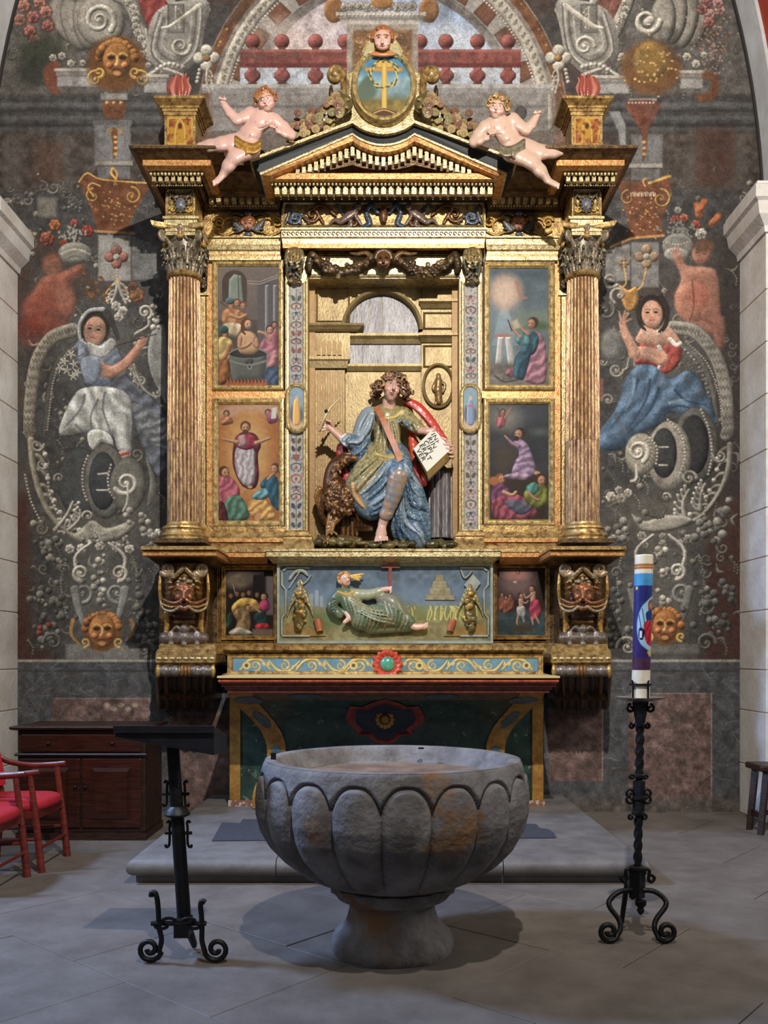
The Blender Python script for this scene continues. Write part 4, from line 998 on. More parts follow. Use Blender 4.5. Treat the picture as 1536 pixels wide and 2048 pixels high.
# ---- columns
def column(side):
    d = 7.72; cx = P(sx(side, 369), 800, d).x
    zb, zt, zm = P(0, 1050, d).z, P(0, 559, d).z, P(0, 885, d).z
    r0, r1 = 34.2*d/F, 30.6*d/F
    nf = 26; per = 8
    def fn(r, a, z):
        t = (a*nf/(2*math.pi)) % 1.0
        if z > zm + .004: return r*(1 - .16*max(0, math.sin(math.pi*t))**.55)          # hollow flutes
        return r*(1 - .10 + .10*abs(math.sin(math.pi*t))**.5)                              # reeds in the lower third
    prof = []
    H = zt - zb
    for t in (0, .012, .02, .1, .2, (zm-zb)/H - .002, (zm-zb)/H + .002, (zm-zb)/H + .012, .45, .55, .65, .75, .85, .95, .985, 1):
        prof.append((r0 + (r1 - r0)*max(0, (t - .3)/.7)**1.3, zb + H*t))
    m = MB(); m.lathe(prof, (cx, d), nf*per, fn)
    sh = m.build('column', COLM, RET, smooth=55)
    k = d/F
    b = MB().lathe([(p*k, P(0, y, d).z) for p, y in ((47, 1083), (47, 1079), (46, 1078), (48, 1074), (46, 1070), (42, 1069), (40.5, 1065), (41, 1062), (43.5, 1060), (43, 1056), (39, 1054), (36.5, 1053), (35, 1050), (35, 1047))], (cx, d), 48)
    b.build('column_base', GOLD, sh, smooth=40)
    MB().box((cx - 51*k, d - 51*k, P(0, 1091, d).z), (cx + 51*k, d + 51*k, P(0, 1083, d).z)).build('base_plinth', GOLDD, sh)
    MB().lathe([(p*k, P(0, y, d).z) for p, y in ((31, 562), (34, 560), (35.5, 557), (34, 553), (31.5, 552), (30, 548))], (cx, d), 40).build('astragal', GOLD, sh, smooth=40)
    return sh, cx, d
COLM = mat('gilt_fluting', (180, 146, 104), .36, .45, var=(92, 60, 48), scale=14, bump=.3, bscale=60, vlo=.36, vhi=.66, stretch=(3, 3, .7))
cols = {s_: column(s_) for s_ in 'LR'}

# ---- Corinthian capital, carved once and shared
def capital_mesh():
    S = Sculpt((-54, -52, -54), (54, 48, 54), 1.15)
    dk = (112, 104, 92); lt = (150, 138, 116); gd = (190, 150, 80)
    S.cap((0, 44, 0), (0, -34, 0), 28, 33, dk, 0)
    for row, (n, y0, h, rr, w_) in enumerate(((8, 42, 26, 30, 8.5), (8, 26, 32, 32, 9.5))):
        for i in range(n):
            a = 2*math.pi*(i + .5*row)/n; c, s_ = math.cos(a), math.sin(a)
            for t in (-.22, 0, .22):                      # ribs of one leaf
                ca, sa = math.cos(a + t), math.sin(a + t)
                top = y0 - h*(1 - abs(t)*.7)
                S.chain([(rr*ca, y0, rr*sa), ((rr+3)*ca, y0 - h*.5, (rr+3)*sa), ((rr+9)*ca, top, (rr+9)*sa), ((rr+13)*ca, top + 4, (rr+13)*sa)], [3.4, 3.4, 2.8, 2.2], lt if t == 0 else dk, 1.2)
    for i in range(4):
        a = math.pi/4 + i*math.pi/2
        c, s_ = math.cos(a), math.sin(a)
        pts = spiral_pts(0, 0, 10, 1.4, math.radians(90), -1, .2)
        S.chain([(26*c, 2, 26*s_), (34*c, -14, 34*s_), (44*c, -24, 44*s_)], [3.5, 3.5, 3.5], lt, 1.5)
        S.chain([((48 + u)*c, -26 + v, (48 + u)*s_) for u, v in pts], [3.6, 2.2], lt, .8)
    for i in range(4):
        a = i*math.pi/2; c, s_ = math.cos(a), math.sin(a)
        S.chain([(30*c - 12*s_, -20, 30*s_ + 12*c), (33*c, -32, 33*s_), (30*c + 12*s_, -20, 30*s_ - 12*c)], 3.2, dk, 1.5, 3)
        S.ell((36*c, -40, 36*s_), (8, 8, 8), lt, 2); S.ell((38*c, -22, 38*s_), (6, 5, 6), gd, 2); S.ell((38*c, -30, 38*s_), (5, 5, 5), (150, 120, 110), 2)
    v, q = S.grow(); col = S.paint(v); k = 7.72/F
    me = np_mesh('capital', np.stack([v[:, 0]*k, -v[:, 2]*k, -v[:, 1]*k], 1), q, col, GILTC)
    # concave-sided abacus
    m = MB(); rs = []
    for z, e in ((36, 0), (38, 2), (43, 4), (46, 4)):
        ring = []
        for i in range(4):
            for t in np.linspace(-1, 1, 9)[:-1]:
                a = i*math.pi/2; u = (50 + e)*t; vv = 37 + e + 13*abs(t)**2.2
                ring.append(((vv*math.cos(a) - u*math.sin(a))*k, (vv*math.sin(a) + u*math.cos(a))*k, z*k))
        rs.append(ring)
    return me, m.rings(rs).mesh('abacus', GOLD)
capm, abam = capital_mesh()
for s_ in 'LR':
    sh, cx, d = cols[s_]; zc = P(0, 512, d).z
    link('capital', capm, sh, (cx, d, zc)); link('abacus', abam, sh, (cx, d, zc))
    # fluted pilaster behind with its own capital
    x0, x1 = sx(s_, 397, 413); p0 = P(x0, 590, 7.9); p1 = P(x1, 1066, 7.9)
    pil = MB().box((p0.x, 7.9, p1.z), (p1.x, BODY + .05, p0.z)).build('rear_pilaster', GOLD, RET)
    for i in (1, 2, 3):
        xx = p0.x + (p1.x - p0.x)*i/4; MB().box((xx - .006, 7.885, p1.z + .02), (xx + .006, 7.9, p0.z - .02)).build('reed', GOLDL, pil)
    slab('pilaster_neck', 393, 417, 578, 590, 7.88, BODY + .05, GOLDL, pil, s_)
    S = Sculpt((386, 470, -8), (424, 582, 26), 1.4); g = np.random.default_rng(2)
    S.cap((405, 575, 2), (405, 480, 4), 10, 13, (70, 60, 48), 0)
    for i in range(26): S.ell((405 + g.uniform(-12, 12), 482 + i*3.6, 10 + g.uniform(-2, 8)), (5, 4, 4), (120, 108, 92) if i % 3 else (60, 52, 42), 1.2, g.uniform(0, 90))
    S.chain([(399 + u, 492 + v, 15) for u, v in spiral_pts(0, 0, 9, 1.3, 1.5, 1, .2)], [3, 2], (140, 128, 110), .8)
    o = S.build('pilaster_capital', 7.9, GILTC, pil)
    if s_ == 'R': o.matrix_parent_inverse = wmat(pil).inverted() @ Matrix.Translation((2*(AXR - XC)*7.9/F, 0, 0)) @ Matrix.Scale(-1, 4, (1, 0, 0))

# ---- entablature blocks above the columns
def ent_block(side):
    L = side
    root = course('entablature_block', [(331, 390, 372, 7.56), (331, 390, 432, 7.56)], BACK, GOLD, side=L)
    course('architrave', [(325, 397, 432, 7.52), (325, 397, 437, 7.52), (328, 394, 438, 7.535), (328, 394, 451, 7.54), (330, 391, 453, 7.55), (330, 391, 462, 7.555), (332, 390, 463, 7.565), (332, 390, 470, 7.565)], BACK, GOLDL, root, L)
    frame('frieze_frame', *((*sx(L, 333, 388)[:1], 377, sx(L, 333, 388)[1], 431)), 5, 7.56, GOLDL, root, ((0, 0), (.3, .018), (1, .0)), .01)
    course('bed_moulding', [(294, 409, 338, 7.30), (300, 405, 343, 7.33), (304, 402, 352, 7.36), (310, 399, 353, 7.40), (316, 396, 370, 7.42), (326, 393, 376, 7.53)], BACK, GOLDD, root, L)
    n = 8; dentils(np.linspace(310, 399, n), 353, 367, 7.6, 7.40, .035, GOLDL, root, L)
    beads('bead_row', np.linspace(305, 404, 22), 371, 1.9, 7.42, GOLDL, root, L)
    m = MB()
    zig = np.linspace(302, 404, 15)
    for i, x in enumerate(zig):
        p = P(sx(L, x), 347.5, 7.345); m.ball((p.x, p.y, p.z), (.013, .012, .018), 6, 4)
    m.build('egg_moulding', GOLDL, root, smooth=True)
    course('corona', [(281, 424, 319, 7.27), (285, 421, 320, 7.26), (285, 421, 331, 7.26), (287, 420, 332, 7.27), (290, 418, 340, 7.31)], BACK, GOLDR, root, L)
    course('crown_moulding', [(257, 443, 291, 7.16), (258, 442, 296, 7.16), (261, 440, 299, 7.18), (270, 432, 308, 7.22), (276, 427, 315, 7.245), (280, 425, 319, 7.26)], BACK, GOLDD, root, L)
    course('cornice_top', [(270, 432, 289.5, 7.22), (257, 443, 291, 7.16)], BACK, GOLD, root, L)
    # die with its cap carrying the flame
    die = course('finial_pedestal', [(329, 391, 228, 7.5), (329, 391, 296, 7.5)], 7.76, GOLD, None, L)
    course('pedestal_cap', [(306, 410, 191, 7.42), (307, 409, 196, 7.42), (312, 404, 202, 7.44), (320, 398, 211, 7.47), (320, 398, 215, 7.47), (324, 395, 217, 7.48), (324, 395, 222, 7.48), (327, 393, 224, 7.49), (327, 393, 230, 7.49)], 7.8, GOLD, die, L)
    x0, x1 = sx(L, 334, 386)
    c = Canvas(x0, 234, x1, 290, 1, (160, 88, 46), .78); c.noise(.35, 9); c.tint((214, 160, 60), 12, .45, .6, .8, 2 if L == 'L' else 6)
    xm = (x0+x1)/2
    c.ell(xm, 262, 12, 20, (206, 150, 56), soft=3); c.line([(xm, 238), (xm - 8, 252), (xm - 10, 286)], 2.5, (226, 190, 90)); c.line([(xm, 238), (xm + 8, 252), (xm + 10, 286)], 2.5, (226, 190, 90)); c.ell(xm, 252, 4, 6, (80, 50, 30)); c.line([(x0+2, 236), (x1-2, 236), (x1-2, 288), (x0+2, 288), (x0+2, 236)], 3, (222, 180, 84), smooth=False)
    c.tint((120, 40, 26), 8, .55, .7, .7, 3)
    c.build('painted_panel', 7.497, PAINT, die)
    # carving on the frieze
    S = Sculpt((334, 378, -2), (388, 431, 16), .9); g = np.random.default_rng(4)
    gd = (196, 160, 84); dk = (96, 84, 64); bl = (120, 124, 140)
    S.ell((361, 408, 0), (11, 14, 9), bl, 1); S.ell((361, 408, 7), (5, 7, 4), (150, 150, 160), .5)
    for t in np.linspace(0, 2*math.pi, 13)[:-1]: S.ell((361 + 13*math.cos(t), 408 + 16*math.sin(t), 3), (3.4, 3.4, 4), dk, .6)
    for q in (-1, 1):
        S.chain([(361 + q*4, 388, 3), (361 + q*12, 394, 4), (361 + q*22, 384, 3)], [3, 4.4, 2.4], dk, 1, 3); S.chain([(361 + q*(16 + u), 418 + v, 3) for u, v in spiral_pts(0, 0, 7, 1.2, 0, q, .2)], 2, gd, .6)
        S.chain([(361 + q*20, 388, 3), (361 + q*22, 402, 3), (361 + q*19, 410, 2)], [2.4, 1.6], dk, .6, 3)
    o = S.build('frieze_carving', 7.557, GILTC, root)
    if L == 'R': mirror(o, root, 7.557)
    return root
def mirror(o, parent, d):
    o.matrix_parent_inverse = wmat(parent).inverted() @ Matrix.Translation((2*(AXR - XC)*d/F, 0, 0)) @ Matrix.Scale(-1, 4, (1, 0, 0))
for s_ in 'LR': ent_block(s_)

# ---- entablature of the side bays
def side_ent(L):
    root = course('side_entablature', [(408, 566, 420, 7.9), (408, 566, 474, 7.9)], BACK, GOLD, side=L)
    course('architrave', [(412, 563, 472, 7.84), (412, 563, 475, 7.84), (415, 562, 476, 7.86), (415, 562, 489, 7.86), (412, 562, 491, 7.84), (412, 560, 499, 7.85), (418, 560, 503, 7.87), (418, 560, 508, 7.87)], BACK, GOLDL, root, L)
    course('red_fillet', [(419, 561, 508, 7.86), (419, 561, 513, 7.86)], BACK, GOLDR, root, L)
    course('lower_fillet', [(418, 562, 513, 7.85), (418, 562, 520, 7.85), (420, 561, 523, 7.88)], BACK, GOLDL, root, L)
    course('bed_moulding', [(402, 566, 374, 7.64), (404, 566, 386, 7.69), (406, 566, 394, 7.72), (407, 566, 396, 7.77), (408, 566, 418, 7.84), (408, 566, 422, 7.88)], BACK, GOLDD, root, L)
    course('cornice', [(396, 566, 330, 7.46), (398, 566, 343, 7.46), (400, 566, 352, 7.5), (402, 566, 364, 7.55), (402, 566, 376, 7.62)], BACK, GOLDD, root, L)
    dentils(np.linspace(424, 545, 9), 396, 409, 8.6, 7.78, .045, GOLDL, root, L)
    beads('bead_row', np.linspace(420, 552, 24), 412, 1.8, 7.8, GOLDL, root, L)
    S = Sculpt((412, 420, -3), (566, 474, 22), 1.0)
    gd = (190, 152, 80); dk = (98, 88, 74); bl = (92, 104, 128); sk = (196, 146, 126)
    S.ell((496, 449, 4), (11, 13, 10), sk, 0); S.ell((496, 438, 6), (13, 7, 8), (150, 96, 60), 1)
    for q in (-1, 1):
        S.ell((496 + q*4, 447, 13.5), (1.8, 1.3, 1.2), (60, 40, 36), 0); S.ell((496 + q*12, 444, 6), (4, 7, 5), (146, 92, 58), 1)
        for i in range(5): S.chain([(496 + q*8, 456, 3), (496 + q*(18 + i*3), 462 - i*5, 5), (496 + q*(30 + i), 466 - i*8, 2)], [4, 3.4, 1.4], bl if i % 2 else dk, 1, 3)
        S.chain([(496 + q*22, 440, 3), (496 + q*40, 436, 3), (496 + q*52, 446, 3), (496 + q*50, 460, 3)], [3.4, 3, 2.4, 1.6], gd, 1, 4)
        S.chain([(496 + q*(58 + u), 444 + v, 4) for u, v in spiral_pts(0, 0, 11, 1.4, math.radians(200 if q > 0 else -20), q, .2)], [3, 2], gd, .7)
        S.chain([(496 + q*12, 430, 4), (496 + q*26, 426, 4), (496 + q*36, 432, 3)], [3.6, 2], dk, 1, 3)
        S.chain([(496 + q*30, 464, 3), (496 + q*46, 470, 3), (496 + q*66, 462, 3)], [2.6, 2.6, 1.6], gd, 1, 3)
    S.ell((496, 427, 5), (9, 5, 6), bl, 1); S.ell((496, 468, 4), (8, 4, 5), bl, 1); S.ell((496, 452, 15), (2, 3, 2), (206, 150, 130), 1); S.ell((496, 456.5, 13), (3, 1.2, 1.4), (160, 70, 64), 0)
    o = S.build('cherub_head_carving', 7.9, GILTC, root)
    if L == 'R': mirror(o, root, 7.9)
for s_ in 'LR': side_ent(s_)

# ---- central entablature and pediment
CE = course('central_entablature', [(563, 971, 400, 7.76), (563, 971, 456, 7.76)], BACK, GOLD)
frame('frieze_frame', 565, 403, 969, 455, 6, 7.76, GOLDL, CE, ((0, 0), (.3, .02), (1, 0)), .01)
course('architrave', [(560, 974, 455, 7.71), (560, 974, 459, 7.71), (563, 971, 460, 7.725), (563, 971, 473, 7.73), (562, 972, 475, 7.72), (564, 970, 477, 7.735), (565, 969, 487, 7.74)], BACK, GOLDL, CE)
course('orange_fillet', [(565, 969, 487, 7.73), (565, 969, 496, 7.73), (567, 967, 498, 7.78)], BACK, GOLDR, CE)
m_ = MB()
for x in np.arange(568, 968, 9.0): 
    p = P(x, 467, 7.727); m_.tube([(p.x + .014*math.cos(a), 7.725, p.z + .014*math.sin(a)) for a in np.linspace(0, 5, 6)], .0045, 4)
m_.build('guilloche_band', GOLDD, CE)
course('bed_moulding', [(534, 1000, 356, 7.45), (540, 994, 363, 7.46), (545, 989, 372, 7.5), (548, 986, 376, 7.53), (552, 982, 395, 7.56), (562, 972, 402, 7.72)], BACK, GOLDD, CE)
dentils(np.linspace(555, 979, 29), 378, 393, 9.4, 7.54, .04, GOLDL, CE)
beads('bead_row', np.linspace(562, 972, 28), 398, 2.0, 7.585, GOLDL, CE)
m_ = MB()
for x in np.linspace(544, 990, 60):
    p = P(x, 367.5, 7.475); m_.ball((p.x, p.y, p.z), (.012, .012, .02), 6, 4)
m_.build('egg_moulding', GOLDL, CE, smooth=True)
course('corona', [(521, 1013, 346, 7.42), (522, 1012, 347, 7.415), (522, 1012, 358, 7.415), (525, 1009, 360, 7.43)], BACK, GOLDR, CE)
# frieze carving: scrolls, two crouching figures and a bull's head
S = Sculpt((566, 404, -3), (968, 455, 18), 1.05)
gd = (176, 140, 76); dk = (86, 80, 78); bl = (78, 90, 108); br = (104, 70, 42); fig = (128, 110, 104)
for q in (-1, 1):
    X = lambda v: AXR + q*v
    for cx, cy, r, tn in ((176, 434, 14, 1.3), (142, 428, 16, 1.3), (60, 442, 10, 1.2)):
        S.chain([(X(cx) + q*u, cy + v, 3) for u, v in spiral_pts(0, 0, r, tn, math.radians(30), 1, .2)], [4, 2.4], bl if cx == 176 else br, .8)
    S.chain([(X(120), 446, 3), (X(136), 414, 4), (X(118), 412, 4), (X(96), 430, 4)], [3, 4, 4, 3], br, 1, 4)
    S.chain([(X(196), 446, 3), (X(188), 424, 4), (X(192), 410, 3)], [3, 3.5, 2], dk, 1, 4)
    for i in range(9): S.ell((X(150 + 5*i), 446 - (i % 3)*7, 3), (4.5, 3, 4), bl if i % 2 else dk, 1, 40*i)
    # figure on all fours
    S.chain([(X(58), 424, 6), (X(72), 434, 6), (X(86), 444, 5)], [8, 8, 6], fig, 2, 3); S.ell((X(50), 415, 8), (6.5, 7, 7), fig, 2); S.ell((X(50), 410, 8), (7, 4, 7), dk, 1)
    S.chain([(X(58), 428, 7), (X(50), 440, 8), (X(44), 450, 7)], [4, 3.4, 2.6], fig, 1.5, 3); S.chain([(X(86), 444, 5), (X(98), 440, 5), (X(108), 450, 3)], [6, 4, 2], fig, 1.5, 3)
    S.chain([(X(68), 436, 5), (X(64), 450, 6), (X(74), 452, 5)], [4.5, 3, 2.4], fig, 1.5, 3); S.chain([(X(80), 430, 2), (X(88), 412, 2), (X(96), 410, 2)], [3, 2.4, 1.6], bl, 1, 4)
    S.chain([(X(12), 424, 3), (X(24), 410, 3), (X(34), 424, 3), (X(28), 446, 3), (X(40), 452, 3)], [5, 5, 5, 6, 3], bl, 1.5, 4)
S.ell((AXR, 428, 6), (9, 15, 9), br, 1); S.ell((AXR, 440, 8), (6, 6, 6), br, 1)
for q in (-1, 1): S.chain([(AXR + q*6, 414, 6), (AXR + q*15, 412, 6), (AXR + q*14, 406, 6)], [2.6, 1.6], (150, 110, 70), .5, 3); S.ell((AXR + q*5, 424, 13), (1.5, 1.5, 1.5), (30, 20, 16), 0)
S.build('frieze_carving', 7.758, GILTC, CE)

# pediment: raking courses that dip in a curve under the medallion
def rake(y_end, y_sh, y_dip, x_end, x_sh=705):
    "polyline of one raking edge, left end to right end"
    pts = [(x_end, y_end), (x_sh, y_sh)]
    for t in np.linspace(.12, .88, 9):
        x = x_sh + (2*AXR - 2*x_sh)*t; pts.append((x, y_sh + (y_dip - y_sh)*math.sin(math.pi*t)**.8))
    return pts + [(2*AXR - x_sh, y_sh), (2*AXR - x_end, y_end)]
def rakeband(name, e0, e1, d0, d1, back, m, parent, smooth=None):
    "band between two edges at depths d0 (upper) and d1 (lower)"
    n = len(e0); mb = MB()
    A = [P(x, y, d0) for x, y in e0]; B = [P(x, y, d1) for x, y in e1]
    rs = [[(a.x, back, a.z), tuple(a), tuple(b), (b.x, back, b.z)] for a, b in zip(A, B)]
    mb.rings(rs); return mb.build(name, m, parent, smooth=smooth)
PED = rakeband('pediment', rake(338, 286, 312, 560), rake(362, 330, 340, 560), 7.47, 7.47, BACK, GOLDD, RET)
E = [rake(318, 240, 262, 498), rake(322, 246, 268, 502), rake(346, 266, 288, 519), rake(350, 270, 292, 521), rake(351, 282, 304, 540), rake(349, 288, 310, 560)]
rakeband('rim_moulding', E[0], E[1], 7.26, 7.26, BACK, GOLDL, PED)
mid = [((x0*2 + x1)/3, (y0*1.1 + y1*.9)/2) for (x0, y0), (x1, y1) in zip(E[1], E[2])]
rakeband('black_cove', E[1], mid, 7.27, 7.315, BACK, BLACKP, PED); rakeband('black_cove', mid, E[2], 7.315, 7.33, BACK, BLACKP, PED)
rakeband('white_fillet', E[2], E[3], 7.325, 7.325, BACK, GOLDL, PED)
rakeband('gilt_band', E[3], E[4], 7.335, 7.35, BACK, GOLDR, PED)
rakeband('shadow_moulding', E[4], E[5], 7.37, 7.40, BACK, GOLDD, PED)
lo = rake(352, 296, 319, 575)
def along(pts, n):
    p = np.array(pts); d = np.r_[0, np.cumsum(np.hypot(*np.diff(p, axis=0).T))]
    t = (np.arange(n) + .5)/n*d[-1]; return [(np.interp(u, d, p[:, 0]), np.interp(u, d, p[:, 1])) for u in t]
pdm = None
for x, y in along([(590, 345), (705, 297), (735, 312), (767, 318), (799, 312), (829, 297), (944, 345)], 29):
    hgt = 16 if abs(x - AXR) < 130 else max(5, 16 - (abs(x - AXR) - 130)*.2)
    dentils([x], y, y + hgt + 2, 7.6, 7.44, .03, GOLDL, PED)

# ---- grotesque pilasters of the central bay
def gpil(L):
    root = slab('grotesque_pilaster', 571, 614, 500, 1066, 7.84, BACK, GOLDL, side=L)
    frame('pilaster_frame', sx(L, 572, 613)[0], 562, sx(L, 572, 613)[1], 1066, 8, 7.84, GOLDL, root, ((0, 0), (.3, .022), (.7, .02), (1, -.0)), .01)
    x0, x1 = sx(L, 579, 606)
    c = Canvas(x0, 566, x1, 1062, 1.25, (176, 170, 164), .86); c.noise(.14, 7)
    for q in range(90): c.ell(x0 + (q*7.3) % (x1 - x0), 570 + q*5.4, 3, 1.6, (112, 104, 104), ang=q*50, alpha=.75)
    g = np.random.default_rng(8 if L == 'L' else 9); xm = (x0 + x1)/2
    y = 590
    pal = [(66, 78, 100), (86, 64, 66), (160, 84, 70), (80, 96, 92), (104, 90, 70)]
    while y < 1050:
        if 760 < y < 870: y = 876
        cl = pal[int(g.integers(0, 5))]; kind = int(g.integers(0, 4)); h = int(g.integers(14, 24))
        if kind == 0:
            for q in (-1, 1): c.line([(xm, y), (xm + q*9, y + 4), (xm + q*8, y + h*.6), (xm + q*3, y + h*.7)], [3, 2], cl)
            c.ell(xm, y + h*.4, 2.6, 4, pal[2])
        elif kind == 1:
            for q in (-1, 1): c.ell(xm + q*6, y + h*.4, 3.6, 6, cl, ang=q*25, edge=.3)
            c.line([(xm, y - 4), (xm, y + h)], 1.6, pal[4], smooth=False)
        elif kind == 2:
            c.poly([(xm - 8, y), (xm + 8, y), (xm + 4, y + h*.6), (xm, y + h*.8), (xm - 4, y + h*.6)], cl, edge=.2)
            for q in (-1, 1): c.spiral(xm + q*7, y + h*.5, 4, 1.1, 0, 1.6, pal[0], q)
        else:
            for q in (-1, 1):
                c.spiral(xm + q*6, y + 6, 5.5, 1.3, 90, 2, cl, q); c.ell(xm + q*5, y + h*.75, 2, 2, pal[2])
            c.ell(xm, y + 3, 3, 3, pal[1])
        y += h
    c.line([(x0 + 1, 568), (x0 + 1, 1060)], 1.4, (150, 140, 128), smooth=False); c.line([(x1 - 1, 568), (x1 - 1, 1060)], 1.4, (150, 140, 128), smooth=False)
    c.build('painted_grotesque', 7.836, PAINT, root)
    # oval-ended cartouche with a small painted figure
    x0, x1 = sx(L, 571, 615); xm = (x0 + x1)/2; k = 7.8/F
    def stad(rx, top, bot): 
        a = [(xm + rx*math.cos(t), top + rx - rx*math.sin(t)) for t in np.linspace(0, math.pi, 12)]
        return a + [(xm - rx*math.cos(t), bot - rx + rx*math.sin(t)) for t in np.linspace(0, math.pi, 12)]
    mb = MB(); rs = []
    for rx, dy, dep in ((22, 0, 7.84), (22, 0, 7.80), (19, 3, 7.785), (17, 5, 7.795), (15.5, 6.5, 7.79), (14, 8, 7.81), (14, 8, 7.84)):
        rs.append([tuple(P(x, y, 7.8))[:1] + (dep,) + tuple(P(x, y, 7.8))[2:] for x, y in stad(rx, 766 + dy, 866 - dy)])
    car = mb.rings(rs, False, False).build('cartouche_frame', GOLDL, root, smooth=35)
    c = Canvas(xm - 14, 773, xm + 14, 859, 1.3, (120, 138, 150)); c.noise(.1, 6)
    c.rect(xm - 15, 840, xm + 15, 862, (176, 150, 118), soft=3); c.ell(xm - 8, 828, 5, 16, (90, 84, 96), soft=1); c.ell(xm + 9, 830, 4, 14, (84, 80, 92), soft=1)
    fc = (196, 150, 80) if L == 'L' else (112, 128, 150)
    c.poly([(xm - 4, 800), (xm + 4, 800), (xm + 7, 822), (xm + 6, 848), (xm - 6, 848), (xm - 7, 822)], fc, smooth=True, bev=4, k=.3); c.ell(xm, 796, 3, 4, (196, 150, 120))
    if L == 'R': c.line([(xm - 4, 812), (xm + 4, 812)], 3, (170, 80, 60), smooth=False)
    c.build('cartouche_painting', 7.806, PAINT, car)
    # scrolled bracket on top
    S = Sculpt((566, 494, -6), (614, 570, 36), 1.15); g = np.random.default_rng(3)
    dk = (74, 66, 58); lt = (130, 122, 104); b1 = (84, 92, 104)
    S.chain([(589, 503, 10), (589, 520, 14), (589, 540, 8), (589, 562, 4)], [18, 16, 12, 10], (110, 98, 76), 3, 3)
    for q in (-1, 1):
        S.chain([(589 + q*14, 502, 22), (589 + q*17, 520, 26), (589 + q*12, 542, 18), (589 + q*9, 562, 10)], [3.4, 3, 2.6, 2.2], lt, 1, 3)
        S.ell((589 + q*8, 524, 33), (4, 3, 3), (180, 170, 140), 1)
        S.chain([(589 + q*4, 530, 32), (589 + q*9, 540, 26), (589 + q*4, 552, 18)], [3, 3, 2], b1, 1, 3)
    for i in range(40): S.dab(589 + g.uniform(-13, 13), 500 + i*1.6, (3.4, 2.6), lt if i % 3 else (176, 150, 92), .8, .6, g.uniform(0, 180), 3)
    for e in range(-2, 3): S.fold([(589 + e*6, 500), (589 + e*7, 512), (589 + e*5, 524)], [1.4, 2.4, 1.2], (160, 140, 96), .6, .6)
    S.ell((589, 536, 28), (5, 4, 4), dk, 1); S.cap((578, 564, 8), (600, 564, 8), 4, 4, (110, 90, 60), 1)
    o = S.build('scroll_bracket', 7.84, GILTC, root)
    if L == 'R': mirror(o, root, 7.84)
    course('pilaster_foot', [(570, 616, 1060, 7.82), (568, 618, 1064, 7.80), (568, 618, 1068, 7.80), (564, 622, 1072, 7.76)], BACK, GOLD, root, L)
for s_ in 'LR': gpil(s_)

# ---- courses at the foot of the main storey
def foot(L):
    slab('outer_strip', 411, 424, 521, 1066, 7.9, BACK, GOLDR, side=L)
    slab('middle_rail', 424, 570, 782, 796, 7.9, BACK, GOLDR, side=L)
    r = course('bay_plinth', [(406, 571, 1050, 7.88), (406, 571, 1062, 7.88), (404, 574, 1064, 7.84), (404, 574, 1072, 7.82), (402, 576, 1076, 7.8), (402, 576, 1085, 7.8), (400, 578, 1092, 7.74), (400, 578, 1100, 7.72)], BACK, GOLD, side=L)
    course('red_course', [(404, 622, 1078, 7.78), (404, 622, 1084, 7.78)], BACK, GOLDR, r, L)
    course('pilaster_plinth', [(566, 622, 1068, 7.78), (566, 624, 1078, 7.76), (566, 628, 1090, 7.72), (566, 628, 1097, 7.70)], 8.0, GOLD, r, L)
    # cornice shelf over the consoles and over the predella
    course('column_shelf', [(282, 434, 1092, 7.22), (281, 435, 1095, 7.2), (281, 435, 1099, 7.2), (286, 432, 1101, 7.24), (286, 432, 1102, 7.23)], BACK, GOLD, None, L)
    course('column_shelf_band', [(285, 433, 1101.5, 7.23), (285, 433, 1111, 7.23), (290, 430, 1113, 7.27)], BACK, GOLDR, None, L)
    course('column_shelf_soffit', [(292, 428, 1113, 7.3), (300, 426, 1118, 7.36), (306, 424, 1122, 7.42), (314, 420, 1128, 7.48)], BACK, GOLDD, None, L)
    course('bay_shelf', [(430, 535, 1098, 7.72), (430, 535, 1104, 7.72), (430, 535, 1106, 7.73)], BACK, GOLD, None, L)
    course('bay_shelf_band', [(430, 534, 1105, 7.73), (430, 534, 1114, 7.73), (432, 534, 1117, 7.76), (434, 534, 1122, 7.80), (436, 534, 1128, 7.86)], BACK, GOLDR, None, L)
for s_ in 'LR': foot(s_)
course('centre_shelf', [(531, 1003, 1097, 7.67), (530, 1004, 1099, 7.66), (530, 1004, 1102, 7.66), (533, 1001, 1104, 7.68)], BACK, GOLDL)
course('centre_shelf_band', [(533, 1001, 1104, 7.67), (533, 1001, 1113, 7.67), (536, 998, 1116, 7.70), (540, 994, 1121, 7.74), (546, 988, 1127, 7.80)], BACK, GOLDL)

